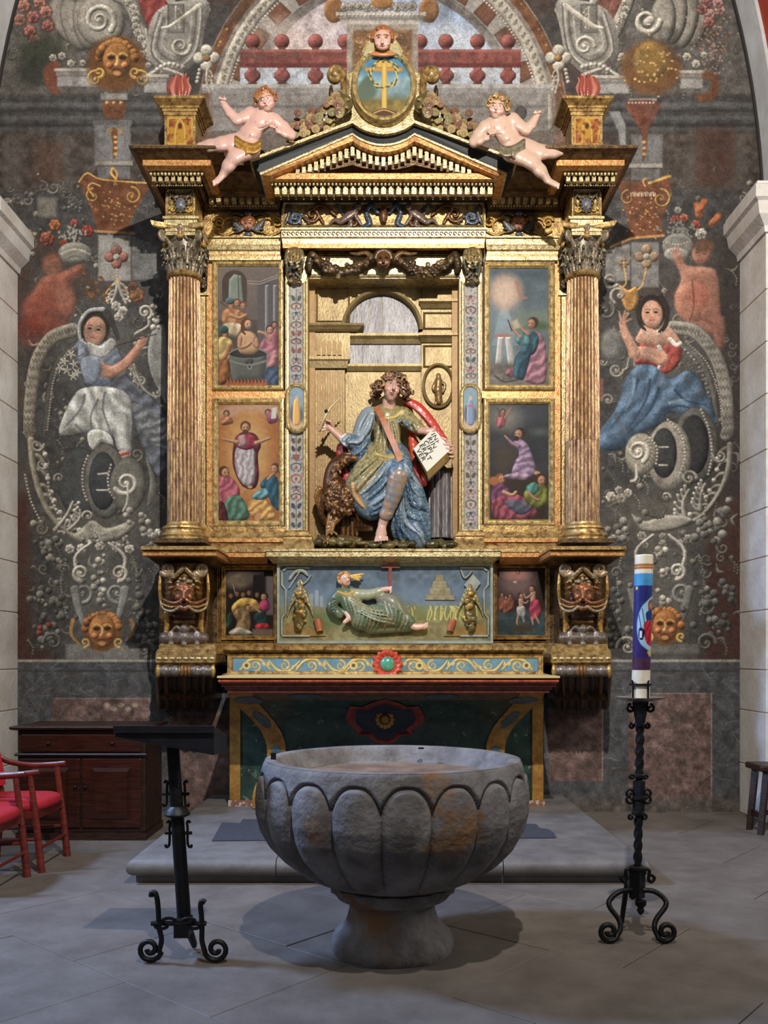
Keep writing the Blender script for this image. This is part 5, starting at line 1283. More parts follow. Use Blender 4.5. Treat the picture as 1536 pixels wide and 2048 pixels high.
# ---- consoles with masks under the columns, stepped base, corbels
def console(L):
    S = Sculpt((308, 1118, -60), (430, 1294, 70), 1.5)
    gd = (176, 136, 72); dk = (78, 54, 34); rd = (138, 88, 58); lt = (160, 142, 114); pw = (112, 100, 92)
    # S-shaped body: broad and proud at the top, waisted below
    for i in range(14):
        t = i/13; y = 1130 + 150*t; wd = 44 - 6*math.sin(math.pi*min(t*1.3, 1)); z = 22*math.cos(t*2.4) + 2
        S.ell((368, y, z - 30), (wd, 12, 38), dk if .45 < t < .75 else (126, 92, 48), 6)
    S.cap((326, 1124, -4), (410, 1124, -4), 6, 6, gd, 2)
    for q in (-1, 1):
        S.chain([(368 + q*(33 + u), 1140 + v, 30) for u, v in spiral_pts(0, 0, 13, 1.5, math.radians(150 if q > 0 else 30), -q, .2)], [5, 3], lt, .8)
        S.chain([(368 + q*46, 1148, 22), (368 + q*48, 1180, 26), (368 + q*44, 1214, 14)], [3, 3.4, 3], gd, 1, 3)
        S.chain([(368 + q*2, 1136, 36), (368 + q*16, 1150, 34), (368 + q*30, 1158, 28)], [4, 3.6, 2.4], lt, 1, 3)
        S.chain([(368 + q*3, 1142, 34), (368 + q*18, 1156, 32), (368 + q*32, 1166, 26)], [3, 2.6, 2], gd, 1, 3)
        # mask: brows, eyes, cheeks, moustache
        S.chain([(368 + q*3, 1184, 46), (368 + q*10, 1178, 46), (368 + q*19, 1182, 40)], [2.4, 3, 2], rd, 1, 3)
        S.ell((368 + q*9, 1186, 43), (4, 2.4, 2.4), (40, 26, 20), 0)
        S.ell((368 + q*11, 1195, 42), (6, 6, 5), rd, 2); S.ell((368 + q*26, 1176, 32), (7, 4, 5), rd, 1, q*30)
        S.chain([(368 + q*3, 1200, 44), (368 + q*16, 1206, 40), (368 + q*30, 1204, 32), (368 + q*42, 1198, 24)], [3.4, 3.4, 3, 2], rd, 1, 4)
        S.chain([(368 + q*6, 1212, 40), (368 + q*24, 1222, 32), (368 + q*42, 1216, 24), (368 + q*48, 1196, 22)], [3, 3, 2.6, 2], lt, .8, 4)
        S.chain([(368 + q*5, 1206, 40), (368 + q*24, 1214, 34), (368 + q*43, 1208, 24)], [2.4, 2.4, 2], gd, .8, 4)
        S.chain([(368 + q*36, 1226, 4), (368 + q*34, 1250, 0), (368 + q*38, 1272, 2)], [5, 5, 4], gd, 2, 3)
        S.chain([(368 + q*4, 1266, 8), (368 + q*14, 1254, 12), (368 + q*24, 1262, 8)], [4, 4, 2.4], pw, 1, 3)
    g = np.random.default_rng(6)
    for i in range(24): S.ell((368 + g.normal(0, 14), 1164 + g.normal(0, 5), 40 + g.uniform(-4, 5)), (3.6, 3, 3), lt if i % 2 else (130, 118, 104), .8)
    S.ell((368, 1186, 34), (20, 22, 14), rd, 2); S.ell((368, 1176, 40), (12, 7, 7), (170, 96, 60), 2); S.chain([(368, 1182, 47), (368, 1196, 51)], [2.4, 4], rd, 1.5)
    S.chain([(360, 1206, 44), (368, 1210, 45), (376, 1206, 44)], 2, (60, 30, 24), 0, 2); S.ell((368, 1216, 40), (8, 6, 6), rd, 1)
    S.ell((368, 1258, 12), (8, 10, 7), pw, 2)
    S.cap((330, 1276, 6), (406, 1276, 6), 12, 12, pw, 1)
    for x in (342, 368, 394): S.cap((x, 1266, 12), (x, 1286, 12), 5, 5, (180, 172, 170), 1)
    root = S.build('mask_console', 7.52, GILTC, RET)
    if L == 'R': mirror(root, RET, 7.52)
    MB().box((P(sx(L, 322, 418)[0], 0, 7.7).x, 7.64, P(0, 1290, 7.7).z), (P(sx(L, 322, 418)[1], 0, 7.7).x, BACK, P(0, 1126, 7.7).z)).build('console_block', GOLDD, RET)
    st = course('stepped_base', [(322, 428, 1287, 7.48), (318, 430, 1291, 7.46), (318, 430, 1296, 7.46), (312, 432, 1304, 7.42), (312, 432, 1308, 7.4), (311, 431, 1310, 7.4), (311, 431, 1325, 7.4), (314, 428, 1328, 7.43), (314, 428, 1331, 7.43)], BACK, GOLD, None, L)
    m = MB()
    for i, x in enumerate(np.linspace(318, 424, 9)):
        p = P(sx(L, x), 1317, 7.4); m.ball((p.x, p.y, p.z), (.024, .012, .014), 8, 5)
    m.build('base_ornament', GOLDL, st, smooth=True)
    # corbel: scroll roll on top and a deep fluted body raking back to the wall
    S = Sculpt((300, 1326, -190), (444, 1432, 24), 2.0)
    S.cap((322, 1342, 0), (420, 1342, 0), 12, 12, (116, 108, 102), 0)
    for x in (330, 350, 392, 410): S.ell((x, 1342, 4), (12, 12, 12), (132, 124, 118), 1)
    for x in (364, 371, 378): S.ell((x, 1342, 6), (3.4, 13, 11), (150, 110, 70), .5)
    for x in (316, 426): S.ell((x, 1342, 2), (5, 15, 13), (206, 170, 92), .5)
    for i in range(12):
        t = i/11; y = 1352 + 62*t; z = -14 - 150*t**1.1
        for j, x in enumerate(np.linspace(318, 424, 8)): S.ell((x, y, z - 16), (9, 9, 22), (86, 72, 60) if j % 2 else (64, 54, 48), 3)
    for x in (332, 370, 408): S.chain([(x, 1352, -2), (x, 1384, -70), (x, 1418, -160)], [4, 4, 3], (120, 90, 60), 1)
    cb = S.build('scroll_corbel', 7.46, GILTC, RET)
    if L == 'R': mirror(cb, RET, 7.46)
    slab('corbel_block', 318, 424, 1328, 1400, 7.8, BACK, BRONZE, side=L)
for s_ in 'LR': console(s_)
course('predella_ledge', [(428, 1106, 1286, 7.82), (428, 1106, 1290, 7.8), (432, 1102, 1294, 7.78), (432, 1102, 1300, 7.78), (436, 1098, 1305, 7.8), (440, 1094, 1312, 7.86)], BACK, GOLD)
for s_ in 'LR':
    slab('predella_stile', 421, 437, 1126, 1288, 7.88, BACK, GOLDD, side=s_)
    frame('predella_surround', sx(s_, 434, 555)[0], 1126, sx(s_, 434, 555)[1], 1290, 8, 7.9, GOLD, RET)

# ---- medallion, scrolls and flower heaps on the pediment
MED = MB(); k = 7.5/F
def oval(rx, ry, n=48, cx=768, cy=168): return [(cx + rx*math.cos(t), cy + ry*math.sin(t)) for t in np.linspace(0, 2*math.pi, n + 1)[:-1]]
rs = []
for rx, ry, dep in ((66, 76, 7.60), (66, 76, 7.52), (63, 73, 7.49), (60, 70, 7.515), (58, 68, 7.50), (55.5, 65.5, 7.49), (53, 63, 7.53), (53, 63, 7.60)):
    rs.append([(P(x, y, 7.5).x, dep, P(x, y, 7.5).z) for x, y in oval(rx, ry)])
med = MED.rings(rs, False, False).build('oval_medallion', GOLDL, RET, smooth=35)
MB().prismp(oval(64, 74), 7.57, .06).build('medallion_back', GOLDD, med)
plate = [(640, 262), (656, 248), (676, 226), (690, 200), (696, 178), (694, 160), (684, 148), (700, 142), (716, 128), (820, 128), (836, 142), (852, 148), (842, 160), (840, 178), (846, 200), (860, 226), (880, 248), (896, 262), (830, 248), (800, 260), (767, 266), (734, 260), (705, 248)]
bevel(MB().prismp(plate, 7.575, .09).build('strapwork_plate', GOLDL, med), .02, 3)
for q in (-1, 1):
    X = lambda v: 767 + q*v
    pts = [(X(128), 262), (X(104), 244), (X(88), 216), (X(80), 186), (X(80), 166)]
    sp = spiral_pts(X(96), 152, 16, 1.6, math.radians(0 if q < 0 else 180), -1 if q < 0 else 1, .15)
    path = list(cr(pts, 5)) + [tuple(v) for v in sp]
    MB().tube([P(x, y, 7.52) for x, y in path], [.028]*(len(path) - len(sp)) + list(np.linspace(.03, .016, len(sp))), 8, flat=1.5).build('scroll_strap', GOLD, med, smooth=50)
    p0 = P(X(96), 152, 7.5); MB().ball((p0.x, p0.y, p0.z), (.026, .05, .026), 10, 6).build('scroll_eye', GOLDL, med, smooth=True)
    tp = P(X(112), 128, 7.55); MB().ball((p0.x + q*.04, 7.54, p0.z - .12), (.02, .03, .07), 8, 6).build('strap_leaf', GOLDD, med, smooth=True)
c = Canvas(714, 104, 822, 232, 1.1, (64, 110, 138)); c.noise(.1, 10)
c.rect(710, 150, 826, 196, (122, 144, 150), soft=10, var=.25); c.rect(710, 194, 826, 236, (108, 92, 46), soft=8, var=.4); c.poly([(714, 176), (740, 150), (752, 190), (714, 200)], (74, 86, 70), smooth=True, soft=3)
for i in range(30): c.line([(720 + i*3.4, 200), (718 + i*3.6, 176 - (i % 5)*4)], 1.2, (90, 104, 100), alpha=.6)
c.poly([(752, 124), (768, 118), (786, 124), (784, 142), (752, 142)], (186, 150, 74), edge=.3); c.rect(729, 134, 806, 144, (170, 128, 64), edge=.3); c.rect(763, 124, 774, 222, (196, 162, 84), edge=.3, ew=2)
for i in range(30):
    t = 2*math.pi*i/30; r = 26 + 2*math.sin(t*5); c.line([(768 + r*math.cos(t), 148 + r*math.sin(t)), (768 + (r + 3)*math.cos(t + .4), 148 + (r + 3)*math.sin(t + .4))], 3.4, (176, 154, 84) if i % 2 else (72, 70, 46))
c.poly([(740, 226), (768, 216), (800, 226), (784, 234), (752, 234)], (74, 48, 34)); c.line([(744, 228), (768, 220), (792, 228)], 2, (190, 150, 90))
cm = c.img; mk = ((c.X - 768)/52.5)**2 + ((c.Y - 168)/62.5)**2
ov = c.build('medallion_painting', 7.535, PAINT, med)
# trim the grid to the oval
bm = bmesh.new(); bm.from_mesh(ov.data); bm.verts.ensure_lookup_table(); fl = mk.ravel()
bmesh.ops.delete(bm, geom=[v for v in bm.verts if fl[v.index] > 1.08], context='VERTS'); bm.to_mesh(ov.data); bm.free()
# cherub head crowning the medallion
S = Sculpt((715, 44, -10), (820, 122, 46), 1.1); sk = (214, 170, 152); hr = (150, 92, 50)
S.ell((765, 78, 14), (17, 21, 17), sk, 0); S.ell((765, 92, 16), (12, 9, 12), sk, 3); S.ell((765, 66, 6), (20, 17, 16), hr, 1)
g = np.random.default_rng(5)
for i in range(26):
    t = math.pi*(1.02 + .96*i/25); S.ell((765 + 20*math.cos(t), 76 + 21*math.sin(t), 12 + g.uniform(-5, 9)), (4.4, 4.4, 4.4), hr, 1)
for q in (-1, 1):
    S.ell((765 + q*7, 75, 29), (3.2, 1.6, 1.4), (70, 50, 44), 0); S.chain([(765 + q*3, 70, 30), (765 + q*7, 69, 30.5), (765 + q*12, 71, 27)], 1.2, (140, 96, 66), .5); S.ell((765 + q*10, 86, 23), (5, 5, 5), (208, 156, 140), 3)
    for i in range(6): S.chain([(765 + q*16, 88 + i*2, 4), (765 + q*(26 + i*2), 84 + i*5, 6), (765 + q*(40 - i*3), 104 + i*2, 2)], [4, 3.4, 1.6], (150, 150, 130) if i % 2 else (190, 160, 92), 1, 3)
    S.ell((765 + q*21, 78, 8), (5, 7, 5), sk, 1)
    S.ell((765 + q*26, 72, 8), (6, 6, 5), (150, 110, 70), 1)
S.chain([(765, 76, 30), (765, 84, 34)], [2, 3.2], sk, 2); S.chain([(760.5, 91.5, 28.5), (765, 92.3, 29.5), (769.5, 91.5, 28.5)], .9, (172, 104, 96), 0); S.ell((765, 108, 6), (26, 6, 8), (190, 120, 70), 2)
S.build('cherub_head', 7.53, POLY, med)
def flowers(L):
    S = Sculpt((570, 180, -34), (706, 302, 44), 1.35); g = np.random.default_rng(12)
    cols_ = [(172, 148, 104), (150, 124, 86), (146, 108, 84), (140, 132, 92), (186, 160, 112), (128, 92, 74)]
    for i in range(8):
        t = i/7; S.ell((592 + 92*t, 270 - 62*t, -2), (22, 21, 17), (90, 76, 50), 3)
    for i in range(64):
        t = g.random(); x = 588 + 98*t + g.normal(0, 6); y = 264 - 58*t + g.normal(0, 13); z = 12 + g.uniform(-4, 14); r = g.uniform(6.5, 10.5); cl = cols_[int(g.integers(0, 6))]
        S.ell((x, y, z), (r*.62, r*.62, r*.62), tuple(np.array(cl)*.8), .4)
        for a in range(5):
            b = a*1.257 + i; S.ell((x + r*.5*math.cos(b), y + r*.5*math.sin(b), z - .5), (r*.42, r*.56, r*.5), cl, .3, math.degrees(b))
    for i in range(30):
        t = g.random(); x = 578 + 112*t; y = 282 - 70*t + g.normal(0, 14); b = g.uniform(0, 6.3)
        S.chain([(x, y, 6), (x + 8*math.cos(b), y + 8*math.sin(b), 14), (x + 13*math.cos(b), y + 13*math.sin(b), 10)], [3, 3, 1], (140, 128, 72), .6)
    o = S.build('flower_heap', 7.45, POLY, RET)
    if L == 'R': mirror(o, RET, 7.45)
for s_ in 'LR': flowers(s_)
def flame(L):
    S = Sculpt((328, 140, -30), (388, 196, 30), 1.2); g = np.random.default_rng(17)
    S.ell((358, 186, 0), (17, 10, 14), (120, 50, 42), 3)
    for i in range(16):
        a = 2*math.pi*i/16; r = 10 if i % 2 else 15; x = 358 + r*math.cos(a); z = r*math.sin(a)*.8
        S.chain([(x, 190, z), (x + 5*math.cos(a), 176, z*1.1), (x + 1, 164 - (i % 3)*3, z*.8), (x + 5, 154 - (i % 4)*3 + abs(z)*.2, z*.6)], [5, 5, 3.4, 1], (146, 74, 62) if i % 3 else (176, 112, 96), 1.2, 3)
    die = 0
    root = S.build('flame_finial', 7.62, POLY)
    if L == 'R': root.matrix_world = Matrix.Translation((2*(AXR - XC)*7.62/F, 0, 0)) @ Matrix.Scale(-1, 4, (1, 0, 0))
    tag(root, 'red carved flame finial on the %s pedestal of the altarpiece' % ('left' if L == 'L' else 'right'), 'finial', 'flame finials')
for s_ in 'LR': flame(s_)
# ---- festoon with a small mask across the head of the niche
slab('niche_soffit_board', 610, 924, 497, 557, 7.86, BACK, GOLDL)
course('niche_lintel', [(606, 928, 496, 7.79), (606, 928, 508, 7.83), (606, 928, 513, 7.86)], BACK, BRONZE)
course('niche_head_moulding', [(612, 923, 548, 7.85), (612, 923, 553, 7.84), (612, 923, 557, 7.87)], BACK, GOLDL)
S = Sculpt((608, 496, -16), (928, 564, 40), 1.25); g = np.random.default_rng(21)
dk = (84, 68, 50); lt = (140, 118, 88); sk = (120, 84, 58)
for q in (-1, 1):
    X = lambda v: AXR + q*v
    for i in range(60):
        t = g.random(); x = X(24 + 116*t); sag = 30*math.sin(math.pi*t)**.8; w_ = 4 + 9*math.sin(math.pi*t)
        S.ell((x, 512 + sag + g.normal(0, w_*.55), 10 + g.uniform(0, 10)), (5.4, 4.8, 5), dk if i % 3 else lt, .8, g.uniform(0, 180))
    S.chain([(X(20), 512, 10), (X(54), 534, 10), (X(84), 544, 10), (X(112), 534, 10), (X(142), 506, 8)], [5, 8, 10, 8, 4], dk, 2, 5)
    S.chain([(X(142), 504, 8), (X(148), 526, 10), (X(147), 542, 8)], [6, 8, 4], dk, 1.5, 3)
    S.chain([(X(20), 518, 12), (X(34), 506, 12), (X(52), 508, 10), (X(66), 506, 8)], [6, 5, 4, 2], (120, 92, 62), 1, 4)
S.ell((AXR, 519, 18), (15, 18, 14), sk, 1)
for i in range(16):
    t = math.pi*(1 + i/15); S.ell((AXR + 16*math.cos(t), 516 + 16*math.sin(t), 18), (5, 5, 6), dk, 1)
for q in (-1, 1): S.ell((AXR + q*5.5, 516, 31), (3, 1.6, 2), (30, 22, 18), 0); S.ell((AXR + q*8, 525, 27), (5, 5, 4), (140, 92, 62), 2)
S.chain([(AXR, 516, 32), (AXR, 523, 35)], [2, 3], sk, 1.5); S.chain([(AXR - 5, 530, 30), (AXR + 5, 530, 30)], 1.5, (60, 30, 24), 0)
S.build('festoon', 7.83, GILTC, RET)
# ================================================================ panel paintings in their frames
def robe(c, pts, col, f=(.16, 14, 30), k=.24, bev=8, edge=.3, **kw):
    c.poly(pts, col, smooth=True, bev=bev, k=k, folds=f, edge=edge, ew=3, **kw)
def head(c, x, y, r, skin=(196, 148, 116), hair=(74, 50, 36), lk=0):
    c.ell(x - lk*r*.25, y - r*.2, r*1.05, r*1.1, hair, soft=.5); c.ell(x + lk*r*.12, y + r*.1, r*.78, r, skin, bev=r*.6, k=.25, edge=.3, ew=2)
    for q in (-1, 1): c.ell(x + q*r*.32 + lk*r*.3, y, r*.14, r*.1, (50, 34, 28))
    c.line([(x + lk*r*.35, y), (x + lk*r*.42, y + r*.35)], r*.18, tuple(np.array(skin)*1.12)); c.line([(x - r*.2 + lk*r*.3, y + r*.6), (x + r*.25 + lk*r*.3, y + r*.6)], r*.16, (150, 76, 66), smooth=False)
def limb(c, pts, wd, col=(196, 148, 116)): c.line(pts, wd, col, bev=max(wd if not hasattr(wd, '__len__') else wd[0], 2)*.45, k=.3, edge=.3, ew=1.5)
def framed(name, label, box, outer, paintfn, d, base, frame_m=None, wd=11, gain=.8):
    x0, y0, x1, y1 = box; X0, Y0, X1, Y1 = outer
    r = thing(name, tuple(P((x0 + x1)/2, y1, d)), label, 'painting', 'altarpiece panel paintings')
    c = Canvas(x0, y0, x1, y1, 1.15, base, gain); paintfn(c); c.noise(.07, 4, 2); c.build('painted_panel', d + .004, VARN, r)
    m = MB(); a = P(x0 - 2, y0 - 2, d); b = P(x1 + 2, y1 + 2, d); m.box((a.x, d + .006, b.z), (b.x, d + .03, a.z)); m.build('panel_board', DKWOOD, r)
    frame('frame', X0, Y0, X1, Y1, min(x0 - X0, y0 - Y0) + 1, d, frame_m or GOLDL, r, ((0, 0), (.15, .03), (.4, .035), (.55, .016), (.75, .026), (1, .002)), .03)
    return r
VARN = mat('varnished_painting', (0, 0, 0), .5, 0, attr=True, spec=.15, bump=.05, bscale=50)
def p_cauldron(c):
    c.noise(.15, 20); c.rect(430, 532, 560, 640, (132, 118, 108), col2=(104, 94, 90), gang=60); c.rect(515, 560, 560, 780, (98, 90, 90), soft=2)
    c.poly([(445, 604)] + [(469 + 25*math.cos(t), 566 - 26*math.sin(t)) for t in np.linspace(math.pi, 0, 14)] + [(494, 604)], (84, 72, 64)); c.poly([(457, 604), (458, 560), (468, 548), (482, 552), (486, 604)], (138, 148, 136), bev=6, k=.2); c.line([(476, 552), (478, 600)], 2, (84, 84, 78))
    for y in (562, 567): c.line([(495, y), (520, y + 1), (556, y - 12)], 2, (164, 150, 140), smooth=False)
    for x in (530, 546): c.rect(x, 570, x + 8, 720, (128, 124, 128), bev=4, k=.4)
    # attendants behind
    for x, y, cl in ((462, 612, (196, 140, 100)), (474, 606, (176, 120, 84)), (486, 612, (160, 110, 90))): head(c, x, y, 7, hair=(120, 76, 50))
    c.ell(460, 602, 9, 7, (86, 104, 108), bev=4, k=.4); robe(c, [(444, 624), (462, 616), (482, 622), (492, 634), (478, 650), (448, 652)], (186, 132, 96)); limb(c, [(462, 630), (478, 636), (492, 630)], [9, 6]); robe(c, [(446, 648), (476, 646), (486, 660), (470, 674), (450, 668)], (212, 190, 156)); c.line([(440, 604), (452, 612)], 2, (90, 70, 50), smooth=False)
    # man on the left
    head(c, 450, 668, 7); c.ell(448, 659, 9, 8, (56, 84, 84), bev=5, k=.4); robe(c, [(438, 676), (458, 676), (466, 690), (462, 716), (444, 724), (437, 712)], (206, 178, 118)); limb(c, [(460, 692), (452, 712), (442, 722)], [8, 6], (176, 112, 84)); robe(c, [(437, 724), (456, 720), (460, 752), (448, 768), (437, 764)], (150, 98, 62))
    # figures on the right in rose and blue
    robe(c, [(520, 690), (536, 668), (554, 660), (556, 716), (540, 722), (520, 712)], (172, 110, 122)); head(c, 540, 660, 8, (200, 150, 130)); head(c, 549, 650, 6, (190, 140, 120)); limb(c, [(518, 664), (530, 668), (540, 680)], [7, 6]); robe(c, [(524, 718), (548, 712), (556, 730), (556, 770), (532, 770)], (76, 92, 118)); robe(c, [(530, 712), (552, 700), (554, 730), (536, 736)], (186, 130, 136))
    # cauldron
    c.poly([(458, 706), (534, 706), (530, 750), (524, 764), (468, 764), (462, 748)], (98, 100, 94), bev=16, k=.25); c.ell(496, 706, 38, 10, (62, 60, 58), edge=.3); c.line([(458, 706), (476, 698), (516, 698), (534, 706)], 3, (138, 138, 128))
    # the bather
    robe(c, [(477, 672), (488, 662), (504, 664), (514, 676), (516, 700), (506, 708), (486, 708), (477, 700)], (206, 164, 126), f=(.02, 10, 0), bev=12, k=.2); limb(c, [(480, 676), (480, 694), (496, 690), (508, 676)], [10, 8, 6]); limb(c, [(512, 680), (514, 692), (506, 684), (508, 674)], [9, 6]); head(c, 495, 648, 9.5, (208, 162, 128), (110, 70, 42), 1); c.line([(486, 644), (484, 660), (490, 668)], [6, 4], (110, 70, 42))
    c.line([(460, 722), (496, 730), (532, 722)], 4, (130, 132, 122)); c.ell(498, 722, 9, 7, (78, 76, 70), bev=4, k=.4); c.ell(499, 733, 5, 6, (150, 150, 140)); c.ell(499, 733, 3, 4, (84, 84, 80))
    for x in np.arange(452, 536, 7): c.line([(x, 770), (x + 3, 764), (x + 1, 758)], [6, 1], (190, 92, 56))
def p_radiance(c):
    dx = (c.X - 494)/60; dy = (c.Y - 905)/110; r = np.clip(np.sqrt(dx**2 + dy**2), 0, 1)[..., None]
    c.img = np.array((240, 212, 138))*(1 - r) + np.array((176, 110, 66))*r; c.noise(.08, 14)
    for x, y, rr in ((452, 826, 20), (548, 824, 20), (470, 816, 16), (530, 814, 18), (500, 812, 20)): c.ell(x, y, rr, rr*.6, (206, 170, 146), soft=6, alpha=.7)
    head(c, 453, 828, 6); robe(c, [(444, 834), (460, 834), (466, 846), (444, 850)], (190, 130, 100)); head(c, 536, 826, 6); robe(c, [(534, 834), (548, 818), (556, 840), (540, 848)], (146, 84, 110)); c.poly([(544, 816), (554, 814), (552, 836), (542, 838)], (224, 220, 210))
    # rising figure
    robe(c, [(472, 874), (486, 864), (510, 868), (522, 890), (516, 910), (518, 950), (512, 974), (496, 978), (480, 966), (466, 932), (466, 896)], (112, 46, 66)); robe(c, [(474, 894), (506, 896), (510, 930), (508, 966), (492, 972), (478, 958), (470, 930)], (196, 186, 190), (.14, 10, 8)); robe(c, [(472, 872), (490, 868), (508, 872), (512, 892), (492, 900), (472, 892)], (160, 64, 82), (.1, 12, 40)); robe(c, [(476, 874), (490, 870), (494, 890), (478, 894)], (190, 150, 150), (.05, 9, 0))
    limb(c, [(474, 884), (462, 882), (446, 878)], [9, 5]); limb(c, [(512, 886), (524, 882), (540, 876)], [9, 5]); head(c, 491, 855, 10, (200, 150, 116), (100, 64, 40)); c.ell(491, 864, 6, 5, (96, 60, 40)); c.ell(488, 978, 5, 3, (200, 150, 120)); c.ell(500, 974, 5, 3, (200, 150, 120))
    # kneeling below
    robe(c, [(438, 960), (452, 950), (470, 962), (480, 984), (470, 1012), (446, 1020), (438, 1010)], (186, 104, 118)); robe(c, [(452, 1000), (476, 990), (494, 1012), (498, 1036), (470, 1044), (446, 1034)], (92, 128, 110)); robe(c, [(438, 1004), (450, 1010), (456, 1044), (438, 1044)], (96, 48, 56)); head(c, 450, 945, 10, (196, 146, 116), (90, 60, 42), 1)
    robe(c, [(494, 1010), (512, 994), (536, 1004), (552, 1030), (534, 1042), (506, 1036)], (214, 164, 100), (.18, 12, 50)); robe(c, [(520, 970), (540, 950), (556, 960), (558, 1018), (544, 1010), (536, 990)], (56, 96, 116)); robe(c, [(512, 984), (530, 976), (540, 990), (524, 1000), (504, 996)], (110, 156, 166)); head(c, 549, 938, 9, (196, 146, 116), (88, 58, 40), -1); limb(c, [(536, 958), (544, 950), (548, 946)], [6, 5])
    c.ell(516, 1034, 6, 9, (206, 150, 112), ang=20)
def p_angel_book(c):
    c.img[:] = (104, 116, 122); c.noise(.2, 22); c.rect(978, 536, 1100, 560, (86, 98, 106), soft=10); c.rect(978, 560, 1030, 720, (142, 156, 164), soft=16, alpha=.7); c.rect(1030, 620, 1100, 660, (126, 136, 120), soft=8, alpha=.8); c.ell(1078, 652, 20, 8, (84, 104, 72), soft=4)
    for i in range(18): c.line([(1008, 590), (985 + i*3, 690)], 2, (176, 190, 196), alpha=.4, soft=1)
    c.ell(1012, 584, 32, 36, (196, 164, 144), soft=8, alpha=.85); c.ell(1010, 584, 22, 26, (222, 192, 170), soft=8); c.line([(1034, 566), (1042, 592), (1054, 596)], [8, 3], (176, 132, 110), soft=2); c.ell(1006, 672, 16, 5, (170, 120, 110), soft=2)
    for x, sl in ((996, -5), (1010, 10)): c.poly([(x, 674), (x + 12, 674), (x + 12 + sl*.8, 730), (x + sl*.8 - 2, 730)], (190, 186, 180), bev=5, k=.3)
    c.rect(978, 726, 1100, 774, (120, 112, 104), soft=8, var=.4); c.line([(990, 752), (1010, 764), (1040, 758)], 3, (70, 66, 60)); robe(c, [(1012, 742), (1040, 726), (1060, 740), (1044, 754), (1014, 752)], (150, 100, 106))
    # kneeling writer in green with rose cloak
    robe(c, [(1050, 664), (1074, 662), (1090, 684), (1094, 730), (1088, 766), (1052, 764), (1046, 740), (1056, 706)], (178, 126, 138), (.18, 15, 55)); robe(c, [(1044, 672), (1066, 662), (1078, 676), (1070, 706), (1050, 718), (1040, 756), (1026, 750), (1030, 716), (1042, 698)], (62, 98, 110)); robe(c, [(1052, 700), (1066, 690), (1054, 740), (1046, 760), (1036, 750)], (46, 76, 96)); robe(c, [(1034, 668), (1056, 672), (1062, 688), (1044, 692), (1030, 682)], (92, 136, 142))
    limb(c, [(1040, 674), (1028, 660), (1020, 652)], [7, 4]); limb(c, [(1056, 668), (1046, 660), (1042, 652)], [7, 4]); head(c, 1064, 647, 10, (186, 138, 110), (70, 52, 40), -1); c.line([(1016, 640), (1024, 662)], 2.5, (70, 60, 50), smooth=False); c.poly([(1020, 642), (1036, 636), (1042, 656), (1028, 660)], (196, 186, 160), edge=.3)
def p_garden(c):
    c.img[:] = (62, 62, 66); c.noise(.25, 24); c.rect(978, 806, 1100, 850, (80, 84, 92), soft=16, alpha=.7); c.ell(1010, 836, 30, 24, (150, 142, 128), soft=14, alpha=.8); c.ell(1080, 864, 16, 8, (96, 100, 98), soft=5); c.rect(978, 950, 1100, 1046, (62, 50, 42), soft=12); c.ell(1010, 915, 20, 26, (78, 66, 54), soft=8)
    robe(c, [(1000, 824), (1012, 830), (1010, 850), (996, 856), (992, 840)], (186, 110, 118)); limb(c, [(1010, 836), (1018, 824), (1022, 816)], [4, 3]); limb(c, [(1000, 832), (996, 818), (992, 814)], [5, 2], (120, 100, 90)); head(c, 1006, 824, 5)
    robe(c, [(1028, 884), (1040, 878), (1056, 890), (1066, 916), (1072, 948), (1050, 956), (1024, 948), (1030, 924), (1038, 906)], (160, 134, 158), (.16, 12, 70)); robe(c, [(1010, 950), (1040, 944), (1062, 950), (1050, 960), (1014, 956)], (180, 150, 168)); limb(c, [(1036, 892), (1024, 886), (1014, 876)], [9, 5], (170, 130, 150)); limb(c, [(1016, 878), (1010, 872)], [5, 4]); head(c, 1038, 868, 10, (190, 140, 112), (60, 42, 34), -1); c.ell(1033, 877, 5, 5, (60, 42, 34)); c.ell(1074, 946, 6, 4, (206, 166, 130))
    robe(c, [(984, 976), (1000, 966), (1016, 976), (1024, 998), (1006, 1010), (984, 1006)], (112, 66, 96)); robe(c, [(986, 1000), (1030, 988), (1060, 1004), (1074, 1028), (1040, 1040), (990, 1036)], (146, 76, 88), (.2, 14, 30)); robe(c, [(1008, 1004), (1044, 1000), (1064, 1016), (1040, 1030)], (100, 96, 108)); head(c, 1002, 958, 9, (196, 140, 108), (146, 90, 60), 1); c.ell(988, 962, 10, 9, (176, 112, 70), soft=1); limb(c, [(1008, 984), (1024, 990), (1032, 984)], [8, 6], (206, 160, 120))
    robe(c, [(1048, 984), (1070, 968), (1092, 972), (1096, 1006), (1072, 1016), (1052, 1002)], (126, 128, 62)); robe(c, [(1052, 974), (1070, 964), (1078, 980), (1062, 992)], (96, 150, 138)); head(c, 1082, 960, 10, (196, 144, 112), (84, 56, 42), 1); limb(c, [(1058, 986), (1068, 996), (1078, 1000)], [7, 5])
